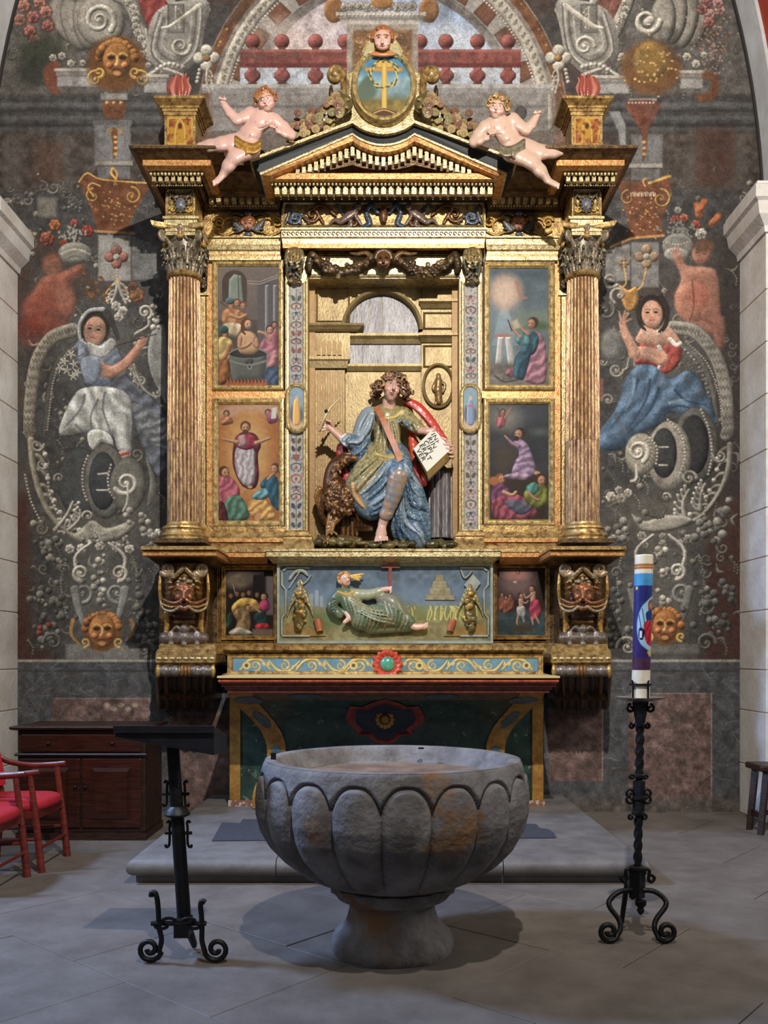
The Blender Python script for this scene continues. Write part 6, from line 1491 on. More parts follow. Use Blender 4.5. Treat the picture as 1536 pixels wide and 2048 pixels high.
def p_martyr(c):
    c.img[:] = (38, 30, 28); c.noise(.3, 16); c.ell(476, 1160, 26, 16, (128, 112, 92), soft=7, var=.3); c.ell(502, 1156, 18, 10, (96, 84, 74), soft=5); c.rect(532, 1150, 548, 1230, (122, 116, 116), soft=2, alpha=.8); c.poly([(506, 1150), (528, 1150), (528, 1200), (506, 1200)], (26, 20, 20))
    for x, y in ((462, 1192), (474, 1188), (486, 1190), (498, 1186), (514, 1190)): head(c, x, y, 5, (150, 110, 84))
    robe(c, [(464, 1212), (484, 1196), (512, 1200), (520, 1218), (500, 1224), (478, 1216), (466, 1226)], (206, 164, 88)); robe(c, [(466, 1226), (486, 1212), (500, 1228), (498, 1262), (468, 1266), (474, 1244)], (142, 116, 82)); robe(c, [(460, 1262), (480, 1254), (504, 1264), (500, 1270), (462, 1270)], (190, 180, 160)); head(c, 496, 1216, 6); robe(c, [(454, 1230), (464, 1226), (462, 1250), (452, 1256)], (52, 80, 70))
    robe(c, [(520, 1204), (534, 1198), (540, 1216), (530, 1224), (520, 1218)], (176, 70, 110)); head(c, 528, 1194, 7, hair=(60, 40, 32), lk=-1); robe(c, [(508, 1230), (528, 1222), (536, 1248), (514, 1252)], (40, 66, 66)); robe(c, [(510, 1250), (532, 1246), (540, 1256), (516, 1262)], (170, 54, 60)); limb(c, [(520, 1224), (506, 1214), (500, 1212)], [5, 3])
    c.line([(470, 1186), (466, 1168)], 1.4, (160, 150, 140), smooth=False); c.rect(505, 1258, 546, 1272, (120, 104, 94), soft=2)
def p_baptism(c):
    c.img[:] = (62, 48, 50); c.noise(.25, 14); c.ell(1034, 1166, 34, 26, (132, 108, 104), soft=12); c.ell(1034, 1150, 24, 10, (186, 132, 120), soft=4); c.ell(1030, 1164, 4, 2, (226, 200, 170)); head(c, 1036, 1144, 4); c.rect(994, 1222, 1092, 1272, (64, 82, 84), soft=6, var=.3); c.rect(1076, 1150, 1092, 1220, (54, 44, 30), soft=5)
    for x, y in ((1004, 1190), (1012, 1196), (1020, 1192)): robe(c, [(x - 5, y + 6), (x + 6, y + 4), (x + 8, y + 26), (x - 6, y + 30)], (156, 96, 80)); head(c, x, y, 4)
    sk = (206, 158, 128); limb(c, [(1042, 1200), (1042, 1218), (1040, 1226)], [10, 8], sk); limb(c, [(1038, 1226), (1034, 1244), (1036, 1250)], [5, 4], sk); limb(c, [(1044, 1226), (1048, 1244)], [5, 4], sk); robe(c, [(1034, 1214), (1050, 1214), (1048, 1234), (1036, 1230)], (206, 200, 190), bev=4); head(c, 1042, 1192, 5, sk, lk=1); limb(c, [(1042, 1204), (1052, 1206), (1056, 1202)], [4, 3], sk)
    limb(c, [(1066, 1186), (1066, 1210), (1070, 1226)], [11, 9], sk); limb(c, [(1062, 1190), (1052, 1196), (1048, 1188)], [5, 3], sk); robe(c, [(1060, 1206), (1076, 1200), (1082, 1226), (1072, 1240), (1060, 1238)], (186, 76, 90), bev=5); limb(c, [(1070, 1230), (1078, 1246)], [5, 4], sk); limb(c, [(1064, 1236), (1066, 1250)], [5, 4], sk); head(c, 1064, 1178, 6, sk, lk=-1); c.ell(1048, 1256, 22, 8, (78, 66, 50), soft=3)
for nm, lb, bx, ou, fn, d in (
    ('framed_painting', 'framed painting of a bare-chested saint praying in a grey cauldron, upper left', (437, 532, 556, 771), (424, 521, 568, 782), p_cauldron, 7.9),
    ('framed_painting', 'framed painting of a white-robed figure rising in golden light above kneeling men', (438, 808, 558, 1045), (424, 796, 570, 1054), p_radiance, 7.9),
    ('framed_painting', 'framed painting of a kneeling man in green and rose under a pale glowing sky', (980, 536, 1096, 771), (967, 524, 1110, 782), p_angel_book, 7.9),
    ('framed_painting', 'framed dark painting of a kneeling figure in lilac above sleeping men', (980, 808, 1097, 1042), (966, 796, 1110, 1052), p_garden, 7.9),
    ('framed_painting', 'small dark framed painting of a kneeling group with yellow cloak, lower left', (451, 1139, 547, 1272), (442, 1130, 556, 1281), p_martyr, 7.9),
    ('framed_painting', 'small framed painting of a baptism in a river, lower right', (996, 1135, 1089, 1270), (985, 1126, 1100, 1280), p_baptism, 7.9)):
    framed(nm, lb, bx, ou, fn, d, (90, 80, 74), GOLDL if bx[1] < 1100 else GOLD)
# ================================================================ niche with carved architecture
NB = 8.12
AGED = mat('aged_gilding', (150, 130, 88), .42, .35, var=(116, 94, 58), scale=9, bump=.35, bscale=50, vlo=.35, vhi=.7, stretch=(1.3, 1, .8))
SILV = mat('silvered_boards', (118, 115, 116), .4, .3, var=(84, 77, 74), scale=7, bump=.45, bscale=30, vlo=.35, vhi=.7, stretch=(2, 1, .5))
PLAINO = mat('ochre_reveal', (150, 120, 74), .5, .2, var=(140, 104, 58), scale=10, bump=.2)
NI = slab('niche', 606, 930, 540, 1100, NB, BACK, AGED)
def nslab(name, x0, x1, y0, y1, d, m=AGED, bv=.004):
    return slab(name, x0, x1, y0, y1, d, NB + .01, m, NI, bv=bv)
for s_ in 'LR':
    x0, x1 = sx(s_, 612, 616); a = P(x0, 550, 7.86); b = P(x1, 1097, 7.86)
    m = MB(); m.box((min(a.x, b.x), 7.86, b.z), (max(a.x, b.x), NB + .01, a.z)); m.build('niche_reveal', PLAINO, NI)
    slab('reveal_strip', 614, 630, 556, 1092, 8.02, NB + .01, PLAINO, NI, s_)
# arch opening: boards behind, voussoir rim
def arcp(r, cx=764, cy=660, n=22, a0=0, a1=180): return [(cx + r*math.cos(math.radians(t)), cy - r*math.sin(math.radians(t))) for t in np.linspace(a0, a1, n)]
for i, (x0, x1) in enumerate(((690, 712), (712.5, 737), (737.5, 764), (764.5, 789), (789.5, 815), (815.5, 842))):
    xs = np.linspace(x0, x1, 5); top = [(x, 660 - math.sqrt(max(76**2 - (x - 764)**2, 0))) for x in xs]
    MB().prismp([(x0, 744)] + top + [(x1, 744)], NB - .012 - .003*(i % 2), .02).build('niche_board', SILV, NI)
outer = [(630, 566), (842, 566), (842, 600)] ; 
sp = [(688, 672), (630, 672), (630, 576), (904, 576), (904, 618), (842, 618)] + arcp(78)[:] 
MB().prismp([(688, 662), (630, 662), (630, 576), (842, 576), (842, 662)] + arcp(76, n=24), NB - .05, .05).build('arch_spandrel', AGED, NI)
mb = MB(); rs = []
for r, dep in ((82, NB - .05), (82, NB - .075), (76, NB - .085), (73, NB - .06), (73, NB - .01)):
    rs.append([(P(x, y, NB - .06).x, dep, P(x, y, NB - .06).z) for x, y in arcp(r)])
mb.rings(rs, False, False, closed=False); mb.build('arch_moulding', AGED, NI, smooth=30)
frame('spandrel_panel', 632, 580, 700, 645, 4, NB - .05, AGED, NI, ((0, 0), (.4, .014), (1, 0)), .005)
# left pier
course('pier_cornice', [(614, 728, 646, NB - .16), (614, 726, 650, NB - .155), (614, 722, 654, NB - .14), (614, 718, 658, NB - .13), (614, 714, 663, NB - .11)], NB + .01, AGED, NI)
course('pier_frieze', [(614, 700, 663, NB - .09), (614, 700, 714, NB - .09)], NB + .01, AGED, NI)
for i in range(5):
    x = 637 + i*10.6
    MB().prismp([(x - 3.6, 710), (x - 3.6, 686)] + [(x + 3.6*math.cos(t), 686 - 4.5*math.sin(t)) for t in np.linspace(math.pi, 0, 7)] + [(x + 3.6, 686), (x + 3.6, 710)], NB - .104, .02).build('frieze_flute', PLAINO, NI)
course('pier_capital', [(614, 700, 712, NB - .12), (614, 699, 718, NB - .12), (614, 696, 722, NB - .11), (614, 694, 736, NB - .10)], NB + .01, AGED, NI)
nslab('pier_shaft', 630, 690, 736, 1078, NB - .07, AGED)
for i in range(11): nslab('pier_flute', 634 + i*5, 637 + i*5, 742, 1070, NB - .082, PLAINO, 0)
# entablature across the back
course('back_cornice', [(690, 844, 666, NB - .085), (690, 844, 671, NB - .085), (690, 844, 678, NB - .06), (690, 844, 688, NB - .045)], NB + .01, AGED, NI)
nslab('back_frieze', 694, 844, 688, 728, NB - .03, SILV)
course('back_architrave', [(692, 844, 727, NB - .06), (692, 844, 732, NB - .06), (694, 844, 742, NB - .04)], NB + .01, AGED, NI)
nslab('back_wall', 690, 846, 742, 1080, NB - .025, AGED)
# right pier
nslab('right_pier', 842, 924, 566, 1080, NB - .045, AGED)
for y in (597, 665): course('right_cornice', [(838, 924, y, NB - .11), (838, 924, y + 5, NB - .11), (840, 924, y + 11, NB - .085), (842, 924, y + 20, NB - .06)], NB + .01, AGED, NI)
frame('right_panel', 846, 624, 908, 660, 6, NB - .045, AGED, NI, ((0, 0), (.4, .018), (1, -.01)), .02)
frame('right_panel', 846, 690, 908, 736, 6, NB - .045, AGED, NI, ((0, 0), (.4, .018), (1, -.01)), .02)
mb = MB(); rs = []
for rx, ry, dep in ((33, 45, NB - .045), (33, 45, NB - .075), (29, 40, NB - .085), (27, 38, NB - .055), (26, 37, NB - .05)):
    rs.append([(P(x, y, NB).x, dep, P(x, y, NB).z) for x, y in oval(rx, ry, 36, 876, 776)])
mb.rings(rs, False, True).build('roundel', AGED, NI, smooth=30)
S = Sculpt((852, 740, -4), (900, 812, 12), 1.1); cl = (160, 132, 90)
S.ell((877, 752, 2), (5, 6, 5), cl, 1); S.chain([(877, 762, 1), (876, 778, 2), (878, 802, 1)], [8, 8, 7], cl, 3); S.chain([(871, 764, 3), (866, 776, 3), (872, 784, 5)], [3, 2.6], cl, 1, 3); S.chain([(883, 764, 3), (890, 770, 3), (886, 784, 4)], [3, 2.6], cl, 1, 3); S.chain([(873, 800, 2), (871, 808, 3)], 3, cl, 1); S.chain([(882, 800, 2), (884, 808, 3)], 3, cl, 1)
S.build('roundel_figure', NB - .05, GILTC, NI)
# broken fluted column beside the saint
dcol = 8.0; k = dcol/F; cxx = P(880, 0, dcol).x
def ffn(r, a, z): return r*(1 - .16*max(0, math.cos(a*12))**.7)
MB().lathe([(27*k, P(0, 1078, dcol).z), (27*k, P(0, 1074, dcol).z), (25*k, P(0, 1070, dcol).z), (25*k, P(0, 952, dcol).z), (20*k, P(0, 946, dcol).z)], (cxx, dcol), 96, ffn).build('column_stump', mat('slate_column', (120, 112, 112), .4, .15, var=(70, 64, 66), scale=12, stretch=(3, 3, .6), bump=.3), NI, smooth=50)

# ================================================================ the seated saint
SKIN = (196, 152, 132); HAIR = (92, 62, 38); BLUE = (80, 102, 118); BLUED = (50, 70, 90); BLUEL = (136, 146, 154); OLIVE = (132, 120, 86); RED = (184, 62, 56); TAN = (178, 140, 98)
SAINT = thing('saint_statue', tuple(P(770, 1088, 7.9)), 'carved seated saint in blue and gold robes holding a book and quill in the niche', 'statue')
DS = 7.94
# --- body: head, neck, hands, leg and foot in one piece
S = Sculpt((640, 740, -20), (912, 1094, 86), 1.35)
def headT(cx, cy, cz, ang, s_=1.0):
    a = math.radians(ang)
    return lambda u, v, w_=0: (cx + s_*(u*math.cos(a) - v*math.sin(a)), cy + s_*(u*math.sin(a) + v*math.cos(a)), cz + s_*w_)
T = headT(785, 776, 40, 14)
S.ell(T(0, -3, -6), (19.5, 25, 21), SKIN, 0, 14); S.ell(T(1, 12, 0), (13, 15, 15), SKIN, 6, 14); S.ell(T(2, 24, 4), (6, 4.6, 6), SKIN, 4, 14)
S.ell(T(9, -5, 15), (5.2, 3.6, 4), SKIN, 2, 14, 'sub'); S.ell(T(-5.5, -5, 16), (5.2, 3.6, 4), SKIN, 2, 14, 'sub')
S.chain([T(2, -8, 14), T(3.5, 4, 21)], [2.2, 3.6], SKIN, 2); S.ell(T(3.4, 6, 19), (4.2, 2.4, 3), SKIN, 1.2, 14)
for ux in (-5.5, 9.5):
    S.ell(T(ux, -4.4, 12.6), (4.2, 2.0, 2.4), (226, 214, 204), .3, 14); S.ell(T(ux + 1, -4.4, 14.2), (1.9, 1.9, 1.2), (44, 30, 26), 0)
    S.chain([T(ux - 4.6, -9.2, 13.5), T(ux, -11, 15.5), T(ux + 4.6, -9.2, 13)], [1.0, 1.5, 1.0], (104, 70, 50), .8)
    S.chain([T(ux - 4.4, -5.2, 13.6), T(ux, -7, 15), T(ux + 4.4, -5.2, 13)], .9, (150, 104, 86), .5)
S.ell(T(-9, 7, 9), (5, 5, 5), (200, 140, 124), 4); S.ell(T(11, 7, 9), (5, 5, 5), (200, 140, 124), 4)
S.chain([T(-2.6, 13.4, 15), T(2.6, 12.6, 17.4), T(7, 13.4, 15)], [.7, 1.1, .7], (164, 104, 94), .5); S.chain([T(-1.6, 15.2, 15.4), T(2.6, 15.8, 17), T(6, 15.2, 15.4)], [.7, 1.0, .7], (170, 110, 100), .5)
S.chain([(778, 806, 24), (776, 822, 20), (778, 834, 18)], [13, 13, 18], SKIN, 5)
# writing hand
S.chain([(704, 886, 34), (686, 878, 38), (668, 862, 42)], [9, 8, 6.5], SKIN, 3); S.ell((661, 855, 43), (8.5, 7.5, 5), SKIN, 3, 40)
for pts, r in (([(656, 852, 44), (646, 850, 46), (637, 849, 45)], [2.6, 2.4, 1.9]), ([(655, 856, 44), (644, 856, 46), (636, 857, 45)], [2.6, 2.4, 1.9]), ([(656, 860, 43), (647, 862, 45), (640, 864, 44)], [2.4, 2.2, 1.8]), ([(660, 848, 46), (652, 843, 50), (645, 844, 52)], [2.6, 2.4, 1.8]), ([(667, 852, 47), (664, 845, 53), (657, 843, 54)], [2.8, 2.5, 2])): S.chain(pts, r, SKIN, 1)
# hand on the book
S.chain([(838, 862, 36), (852, 864, 42), (864, 862, 44)], [8, 7, 6], SKIN, 3); S.ell((899, 900, 34), (8, 9, 6), SKIN, 3, -40)
for i, (x, y) in enumerate(((884, 884), (889, 892), (893, 900), (896, 908))): S.chain([(903, y + 8, 36), (x + 6, y + 6, 46), (x, y + 5, 47)], [3, 2.6, 2], SKIN, .8)
S.chain([(898, 892, 42), (888, 880, 46), (880, 876, 46)], [3, 2.6, 2.1], SKIN, 1)
# bare lower leg and foot
S.chain([(795, 952, 62), (786, 986, 56), (774, 1020, 46), (765, 1046, 40)], [15, 13, 10, 7.5], (190, 150, 128), 4, 3)
S.chain([(765, 1046, 40), (763, 1060, 44), (760, 1070, 54)], [8, 9, 8], SKIN, 4); S.ell((763, 1066, 46), (11, 9, 13), SKIN, 4)
for i in range(5): S.chain([(754 + i*5, 1068 + abs(i - 2)*.8, 58), (752 + i*5.6, 1076 - i*.3, 63)], [3.4 - i*.2, 2.8 - i*.2], SKIN, .8)
S.build('body', DS, POLY, SAINT)
# --- robe with deep folds
S = Sculpt((676, 800, -24), (866, 1094, 84), 1.4)
S.chain([(774, 834, 12), (774, 868, 16), (776, 912, 18)], [27, 25, 27], OLIVE, 8); S.chain([(744, 830, 12), (806, 828, 12)], [15, 15], OLIVE, 8)
S.chain([(738, 832, 14), (726, 858, 18), (722, 888, 24)], [17, 16, 17], BLUEL, 6, 3); S.chain([(724, 888, 24), (708, 886, 30), (690, 880, 36)], [17, 15, 11], BLUE, 5, 3); S.chain([(720, 890, 24), (712, 916, 24), (704, 936, 20)], [15, 13, 8], BLUE, 6, 2)
S.chain([(808, 832, 14), (820, 846, 20), (836, 858, 32)], [15, 14, 11], OLIVE, 6, 3)
S.chain([(756, 914, 22), (730, 948, 44), (716, 970, 44)], [28, 22, 19], OLIVE, 10, 3); S.chain([(790, 914, 24), (798, 934, 50), (796, 948, 58)], [28, 22, 20], BLUE, 10, 3)
S.chain([(714, 966, 36), (726, 1000, 30), (744, 1024, 24)], [20, 22, 16], BLUE, 10, 3); S.chain([(770, 940, 34), (760, 980, 36), (756, 1016, 26)], [22, 22, 18], BLUE, 10, 3)
S.chain([(806, 950, 40), (822, 990, 32), (830, 1034, 24), (838, 1078, 14)], [20, 24, 24, 22], BLUE, 10, 3); S.chain([(784, 970, 22), (796, 1010, 20), (808, 1066, 14)], [22, 22, 22], BLUED, 10, 3)
# sleeve, tunic, lap and skirt folds drawn on the surface
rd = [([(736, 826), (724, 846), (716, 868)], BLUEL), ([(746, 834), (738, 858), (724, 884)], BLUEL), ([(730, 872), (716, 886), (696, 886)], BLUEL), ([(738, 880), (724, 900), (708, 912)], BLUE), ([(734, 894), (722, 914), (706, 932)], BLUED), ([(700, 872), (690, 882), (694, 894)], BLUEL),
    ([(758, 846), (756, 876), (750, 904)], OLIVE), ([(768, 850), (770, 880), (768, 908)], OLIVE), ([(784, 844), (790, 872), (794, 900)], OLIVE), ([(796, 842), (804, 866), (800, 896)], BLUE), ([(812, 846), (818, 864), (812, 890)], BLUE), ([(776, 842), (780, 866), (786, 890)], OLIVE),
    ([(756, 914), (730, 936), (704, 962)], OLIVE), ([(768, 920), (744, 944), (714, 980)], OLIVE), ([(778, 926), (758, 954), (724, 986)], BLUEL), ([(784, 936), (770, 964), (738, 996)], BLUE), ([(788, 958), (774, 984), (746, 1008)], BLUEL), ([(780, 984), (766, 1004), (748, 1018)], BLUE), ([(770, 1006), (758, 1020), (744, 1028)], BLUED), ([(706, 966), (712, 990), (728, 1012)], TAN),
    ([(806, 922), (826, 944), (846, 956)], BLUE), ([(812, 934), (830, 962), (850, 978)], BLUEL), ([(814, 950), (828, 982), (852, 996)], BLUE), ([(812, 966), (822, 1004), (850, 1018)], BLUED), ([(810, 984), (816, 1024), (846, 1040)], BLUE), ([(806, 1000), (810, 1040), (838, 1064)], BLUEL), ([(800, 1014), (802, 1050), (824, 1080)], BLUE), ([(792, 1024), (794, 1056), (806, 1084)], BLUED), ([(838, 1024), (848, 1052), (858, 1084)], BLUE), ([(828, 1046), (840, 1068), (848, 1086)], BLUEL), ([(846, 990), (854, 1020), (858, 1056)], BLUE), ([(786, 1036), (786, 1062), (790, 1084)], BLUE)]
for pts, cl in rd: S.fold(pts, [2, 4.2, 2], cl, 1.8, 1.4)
for pts, _ in rd: S.fold([(x + 6, y + 3.5) for x, y in pts], [1, 3.2, 1], None, .6, 1.0, 'sub')
S.fold([(750, 826), (768, 838), (790, 836), (804, 824)], 2.6, (196, 176, 110), .5, 1); S.fold([(752, 908), (776, 916), (800, 908)], 2.6, (176, 150, 84), .5, 1)
S.fold([(826, 850), (836, 868), (846, 866)], 3, OLIVE, .5, 1); S.fold([(692, 870), (684, 880), (692, 892)], 2.4, (196, 190, 176), .5, 1)
def tunic(v, c):
    n = fbm(v[:, 0]/3.2, v[:, 1]/3.2 + v[:, 2]/9, 3); ol = (np.abs(c - np.array(OLIVE)).sum(1) < 70)[:, None]
    t = np.clip((n - .42)/.2, 0, 1)[:, None]; c = np.where(ol, c*(1 - t*.8) + np.array((186, 164, 112))*t*.7, c); t = np.clip((.42 - n)/.14, 0, 1)[:, None]; c = np.where(ol, c*(1 - t*.75) + np.array((84, 98, 66))*t*.75, c)
    b = ((c[:, 2] - c[:, 0]) > 22)[:, None]; n2 = fbm(v[:, 0]/3 + 5, v[:, 1]/2.2, 3)[:, None]; t = np.clip((n2 - .52)/.2, 0, 1)*.45
    return np.where(b, c*(1 - t) + np.array((190, 190, 184))*t, c)
S.build('robe', DS, POLY, SAINT, tunic)
S = Sculpt((786, 960, 20), (800, 962, 22), 1) if False else None
# leg wrap (ochre legging) round the shin
S = Sculpt((752, 932, 24), (822, 1044, 92), 1.3)
S.chain([(797, 950, 64), (789, 982, 58), (776, 1018, 48), (772, 1028, 46)], [19, 17, 13, 13], (150, 126, 96), 3, 3)
for i in range(6): S.chain([(782 - i*2, 956 + i*13, 74 - i*4), (794 - i*3, 962 + i*13, 78 - i*4), (806 - i*4, 956 + i*13, 66 - i*4)], 2.2, (120, 110, 104), 2, 3)
def legc(v, c):
    n = fbm(v[:, 0]/4, v[:, 1]/6, 3)[:, None]; t = np.clip((n - .4)/.25, 0, 1); return np.array((160, 126, 98))*(1 - t) + np.array((116, 122, 126))*t
S.build('legging', DS, POLY, SAINT, legc)
# cloak: red lining showing at the shoulder and behind
S = Sculpt((676, 786, -24), (906, 1000, 60), 1.5)
S.chain([(808, 800, 22), (836, 816, 24), (862, 846, 24), (890, 886, 20)], [6, 9, 9, 7], RED, 3, 4); S.chain([(830, 930, 16), (836, 950, 14), (846, 966, 10)], [10, 11, 8], RED, 4, 2); 
S.chain([(822, 850, 4), (826, 890, 12), (832, 932, 14)], [8, 9, 10], (196, 80, 56), 3); S.chain([(816, 806, 28), (850, 836, 32), (884, 880, 26)], [2.4, 3, 2], (206, 110, 100), 1, 4);
S.chain([(812, 800, 12), (818, 826, 6), (822, 850, 4)], 8, RED, 3)
S.build('cloak', DS, POLY, SAINT)
S = Sculpt((664, 876, -24), (716, 990, 40), 1.5); S.chain([(684, 896, 8), (688, 930, 10), (692, 962, 10)], [11, 13, 13], RED, 4, 3); S.fold([(684, 892), (690, 930), (696, 962)], [2, 3, 2], (210, 110, 100), .5); S.build('cloak_hem', DS, POLY, SAINT)
# hair: curls
S = Sculpt((736, 736, -6), (828, 806, 66), 1.25); g = np.random.default_rng(31)
S.ell(T(0, -12, -10), (22, 20, 22), HAIR, 2, 16)
for i in range(70):
    t = math.radians(g.uniform(150, 390)); rr = g.uniform(19, 27); u, v = rr*math.cos(t)*1.02, rr*math.sin(t) - 2
    if v > 20: continue
    p = T(u, v, g.uniform(-10, 14)); r = g.uniform(3.4, 5.4); b = g.uniform(0, 6.3)
    S.chain([(p[0] + r*1.2*math.cos(b + j*1.3), p[1] + r*1.2*math.sin(b + j*1.3), p[2] + j*.8) for j in range(4)], [r*.6, r*.5, r*.4], HAIR if i % 3 else (146, 108, 66), .8)
for q, x in ((-1, 752), (1, 812)):
    for i in range(18):
        px, py, pz = x + g.normal(0, 4.5), 770 + i*1.5 + g.normal(0, 3), 22 + g.normal(0, 5); b = g.uniform(0, 6.3)
        S.chain([(px + 4*math.cos(b + e*1.4), py + 4*math.sin(b + e*1.4), pz + e) for e in range(4)], [2.8, 2.2, 1.6], HAIR if i % 3 else (140, 102, 62), .8)
    S.chain([(x + (5 if q < 0 else -5), 768, 18), (x, 796, 20)], [9, 6], HAIR, 2)
for i in range(12): p = T(-16 + i*2.8, -19 + abs(i - 6)*.9, 10 - abs(i - 6)*.5); S.ell(p, (4, 4.4, 4.4), HAIR if i % 2 else (130, 94, 58), 1)
S.build('hair', DS, POLY, SAINT)
# baldric strap
mb = MB(); st = [(753, 824, 38), (764, 850, 54), (778, 884, 62), (790, 912, 66), (799, 938, 72)]; k = DS/F
rs = []
for i, (x, y, z) in enumerate(cr(st, 4)):
    q = [(x - 5, y + 2.5, z + 4), (x + 5, y - 2.5, z + 4), (x + 5, y - 2.5, z - 2), (x - 5, y + 2.5, z - 2)]
    rs.append([((a - XC)*k, DS - c_*k, EYE + (YH - b)*k) for a, b, c_ in q])
mb.rings(rs).build('shoulder_strap', mat('tan_leather', (176, 110, 78), .45, 0, var=(150, 84, 58), scale=20), SAINT)
# quill
qp = cr([(643, 874, 52), (652, 852, 56), (666, 828, 54), (688, 806, 48)], 6); MB().tube([((a - XC)*k, DS - c_*k, EYE + (YH - b)*k) for a, b, c_ in qp], list(np.linspace(.006, .012, 6)) + list(np.linspace(.012, .005, len(qp) - 6)), 6).build('quill', mat('quill_gilt', (190, 170, 120), .4, .3), SAINT, smooth=True)
pw = MB(); pw.ball(((656 - XC)*k, DS - 58*k, EYE + (YH - 838)*k), .016, 8, 6); pw.build('ink_knob', IRON, SAINT, smooth=True)
# book: boards, page block, lettered leaf
def W(x, y, z): return ((x - XC)*k, DS - z*k, EYE + (YH - y)*k)
A_, B_, C_, D_ = (825, 913), (864, 868), (899, 908), (851, 957)
bk = MB(); bk.rings([[W(*A_, 66), W(*B_, 46), W(*C_, 44), W(*D_, 64)], [W(A_[0], A_[1], 52), W(B_[0], B_[1], 32), W(C_[0] + 3, C_[1] + 12, 30), W(D_[0] + 3, D_[1] + 12, 50)]])
BOOK = bk.build('book', mat('book_pages', (196, 164, 100), .5, .2, var=(150, 116, 66), scale=40, stretch=(1, 1, 6)), SAINT)
mb = MB(); mb.rings([[W(A_[0], A_[1], 67.5), W(B_[0], B_[1], 47.5), W(C_[0], C_[1], 45.5), W(D_[0], D_[1], 65.5)], [W(A_[0], A_[1], 65), W(B_[0], B_[1], 45), W(C_[0], C_[1], 43), W(D_[0], D_[1], 63)]]); mb.build('page', mat('vellum', (212, 206, 192), .55), BOOK)
mb = MB(); mb.rings([[W(A_[0] - 2, A_[1] + 2, 52), W(B_[0] - 1, B_[1] - 2, 32), W(C_[0] + 5, C_[1] + 11, 30), W(D_[0] + 3, D_[1] + 16, 50)], [W(A_[0] - 2, A_[1] + 2, 49), W(B_[0] - 1, B_[1] - 2, 29), W(C_[0] + 5, C_[1] + 11, 27), W(D_[0] + 3, D_[1] + 16, 47)]]); mb.build('cover', IRON, BOOK)
o_ = Vector(W(*A_, 68.2)); ex = (Vector(W(*D_, 66.2)) - o_); ey = (Vector(W(*B_, 48.2)) - o_)
def lettering(txt, u, v, size):
    cu = bpy.data.curves.new('lettering', 'FONT'); cu.body = txt; cu.size = size; cu.extrude = .0006; cu.space_character = 1.1
    ob = bpy.data.objects.new('tmp', cu); C.objects.link(ob); dg = bpy.context.evaluated_depsgraph_get(); me = bpy.data.meshes.new_from_object(ob.evaluated_get(dg)); bpy.data.objects.remove(ob)
    xa = ex.normalized(); ya = (ey - xa*ey.dot(xa)).normalized(); za = xa.cross(ya)
    me.materials.clear(); me.materials.append(mat('black_ink', (30, 28, 30), .6))
    M_ = Matrix((xa, ya, za)).transposed().to_4x4(); M_.translation = o_ + ex*u + ey*v + za*.002
    me.transform(M_); return link('lettering', me, BOOK)
for t_, u_, v_ in (('INP', .10, .80), ('RIN', .10, .61), ('CIPI', .08, .42), ('ERAT', .06, .23), ('VER', .10, .04)): lettering(t_, u_, v_, .062)

# ================================================================ eagle beside the saint
S = Sculpt((626, 898, -16), (756, 1092, 76), 1.3); BRN = (96, 64, 40); BRL = (150, 112, 66); BRD = (62, 42, 30)
S.ell((684, 1000, 26), (37, 34, 30), BRN, 0, -15); S.ell((672, 976, 28), (24, 24, 24), BRN, 10); S.chain([(668, 980, 30), (664, 954, 34), (672, 932, 38), (690, 920, 42)], [20, 13.5, 12, 11], BRN, 6, 3)
S.ell((693, 917, 43), (14, 11, 12), BRN, 4); S.chain([(704, 917, 45), (711, 919, 45), (711, 924, 44)], [5.5, 4, 1.8], (140, 100, 56), 1.5, 3); S.chain([(700, 924, 44), (707, 925, 44)], [3.4, 2], BRD, 1); S.ell((697, 913, 53), (2.4, 2, 1.6), (20, 16, 12), 0); S.chain([(691, 909, 51), (701, 910, 52)], 1.6, BRL, .6)
g = np.random.default_rng(41)
for i in range(190):                                           # feathers on breast and neck
    a = g.uniform(0, 2*math.pi); rr = math.sqrt(g.random()); x = 684 + 35*rr*math.cos(a); y = 1000 + 32*rr*math.sin(a)
    S.dab(x, y, (3.0, 4.2), BRL if i % 3 == 0 else BRN, .3, .5, g.uniform(-30, 30), 2.2)
for i in range(60):
    t = g.random(); x = 666 + 22*t**2 + g.normal(0, 6); y = 974 - 52*t; S.dab(x, y, (2.6, 3.6), BRL if i % 3 == 0 else BRN, .3, .5, 0, 2)
for i in range(9):                                             # folded wings: long quills
    S.chain([(656 - i*1.0, 972 + i*3, 22 + i), (640 + i*.6, 996 + i*4, 20), (642 + i*2, 1030 + i*2, 14), (654 + i*1.5, 1052 + i, 10)], [5, 5.4, 4.4, 2], BRL if i % 2 else BRN, 1.2, 3)
    S.chain([(704 + i*3, 1000, 34 - i*2), (714 + i*3, 1026, 28 - i*2), (716 + i*3.4, 1060, 14)], [5, 5, 3.4], BRD if i % 2 else BRN, 1.2, 3)
S.chain([(640, 978, 26), (634, 994, 24), (640, 1016, 20)], [6, 5, 3], BRL, 2, 3)
for x0, y0, x1, y1 in ((664, 1030, 656, 1078), (676, 1034, 664, 1060)):
    S.chain([(x0, y0, 28), ((x0 + x1)/2 - 3, (y0 + y1)/2, 32), (x1, y1, 34)], [9, 5, 3.6], BRL, 2, 3)
    for q in (-8, 0, 8): S.chain([(x1, y1, 34), (x1 + q, y1 + 5, 42), (x1 + q*1.3, y1 + 8, 44)], [3, 2.4, 1.4], BRL, .8)
for i in range(8): S.chain([(684 + i*4, 1034, 16), (682 + i*4.6, 1070, 12)], [4, 2.4], BRL if i % 2 else BRD, 1)
EAG = S.build('eagle_statue', DS, GILTC); tag(EAG, 'dark bronze-brown carved eagle standing at the left knee of the seated saint', 'statue')
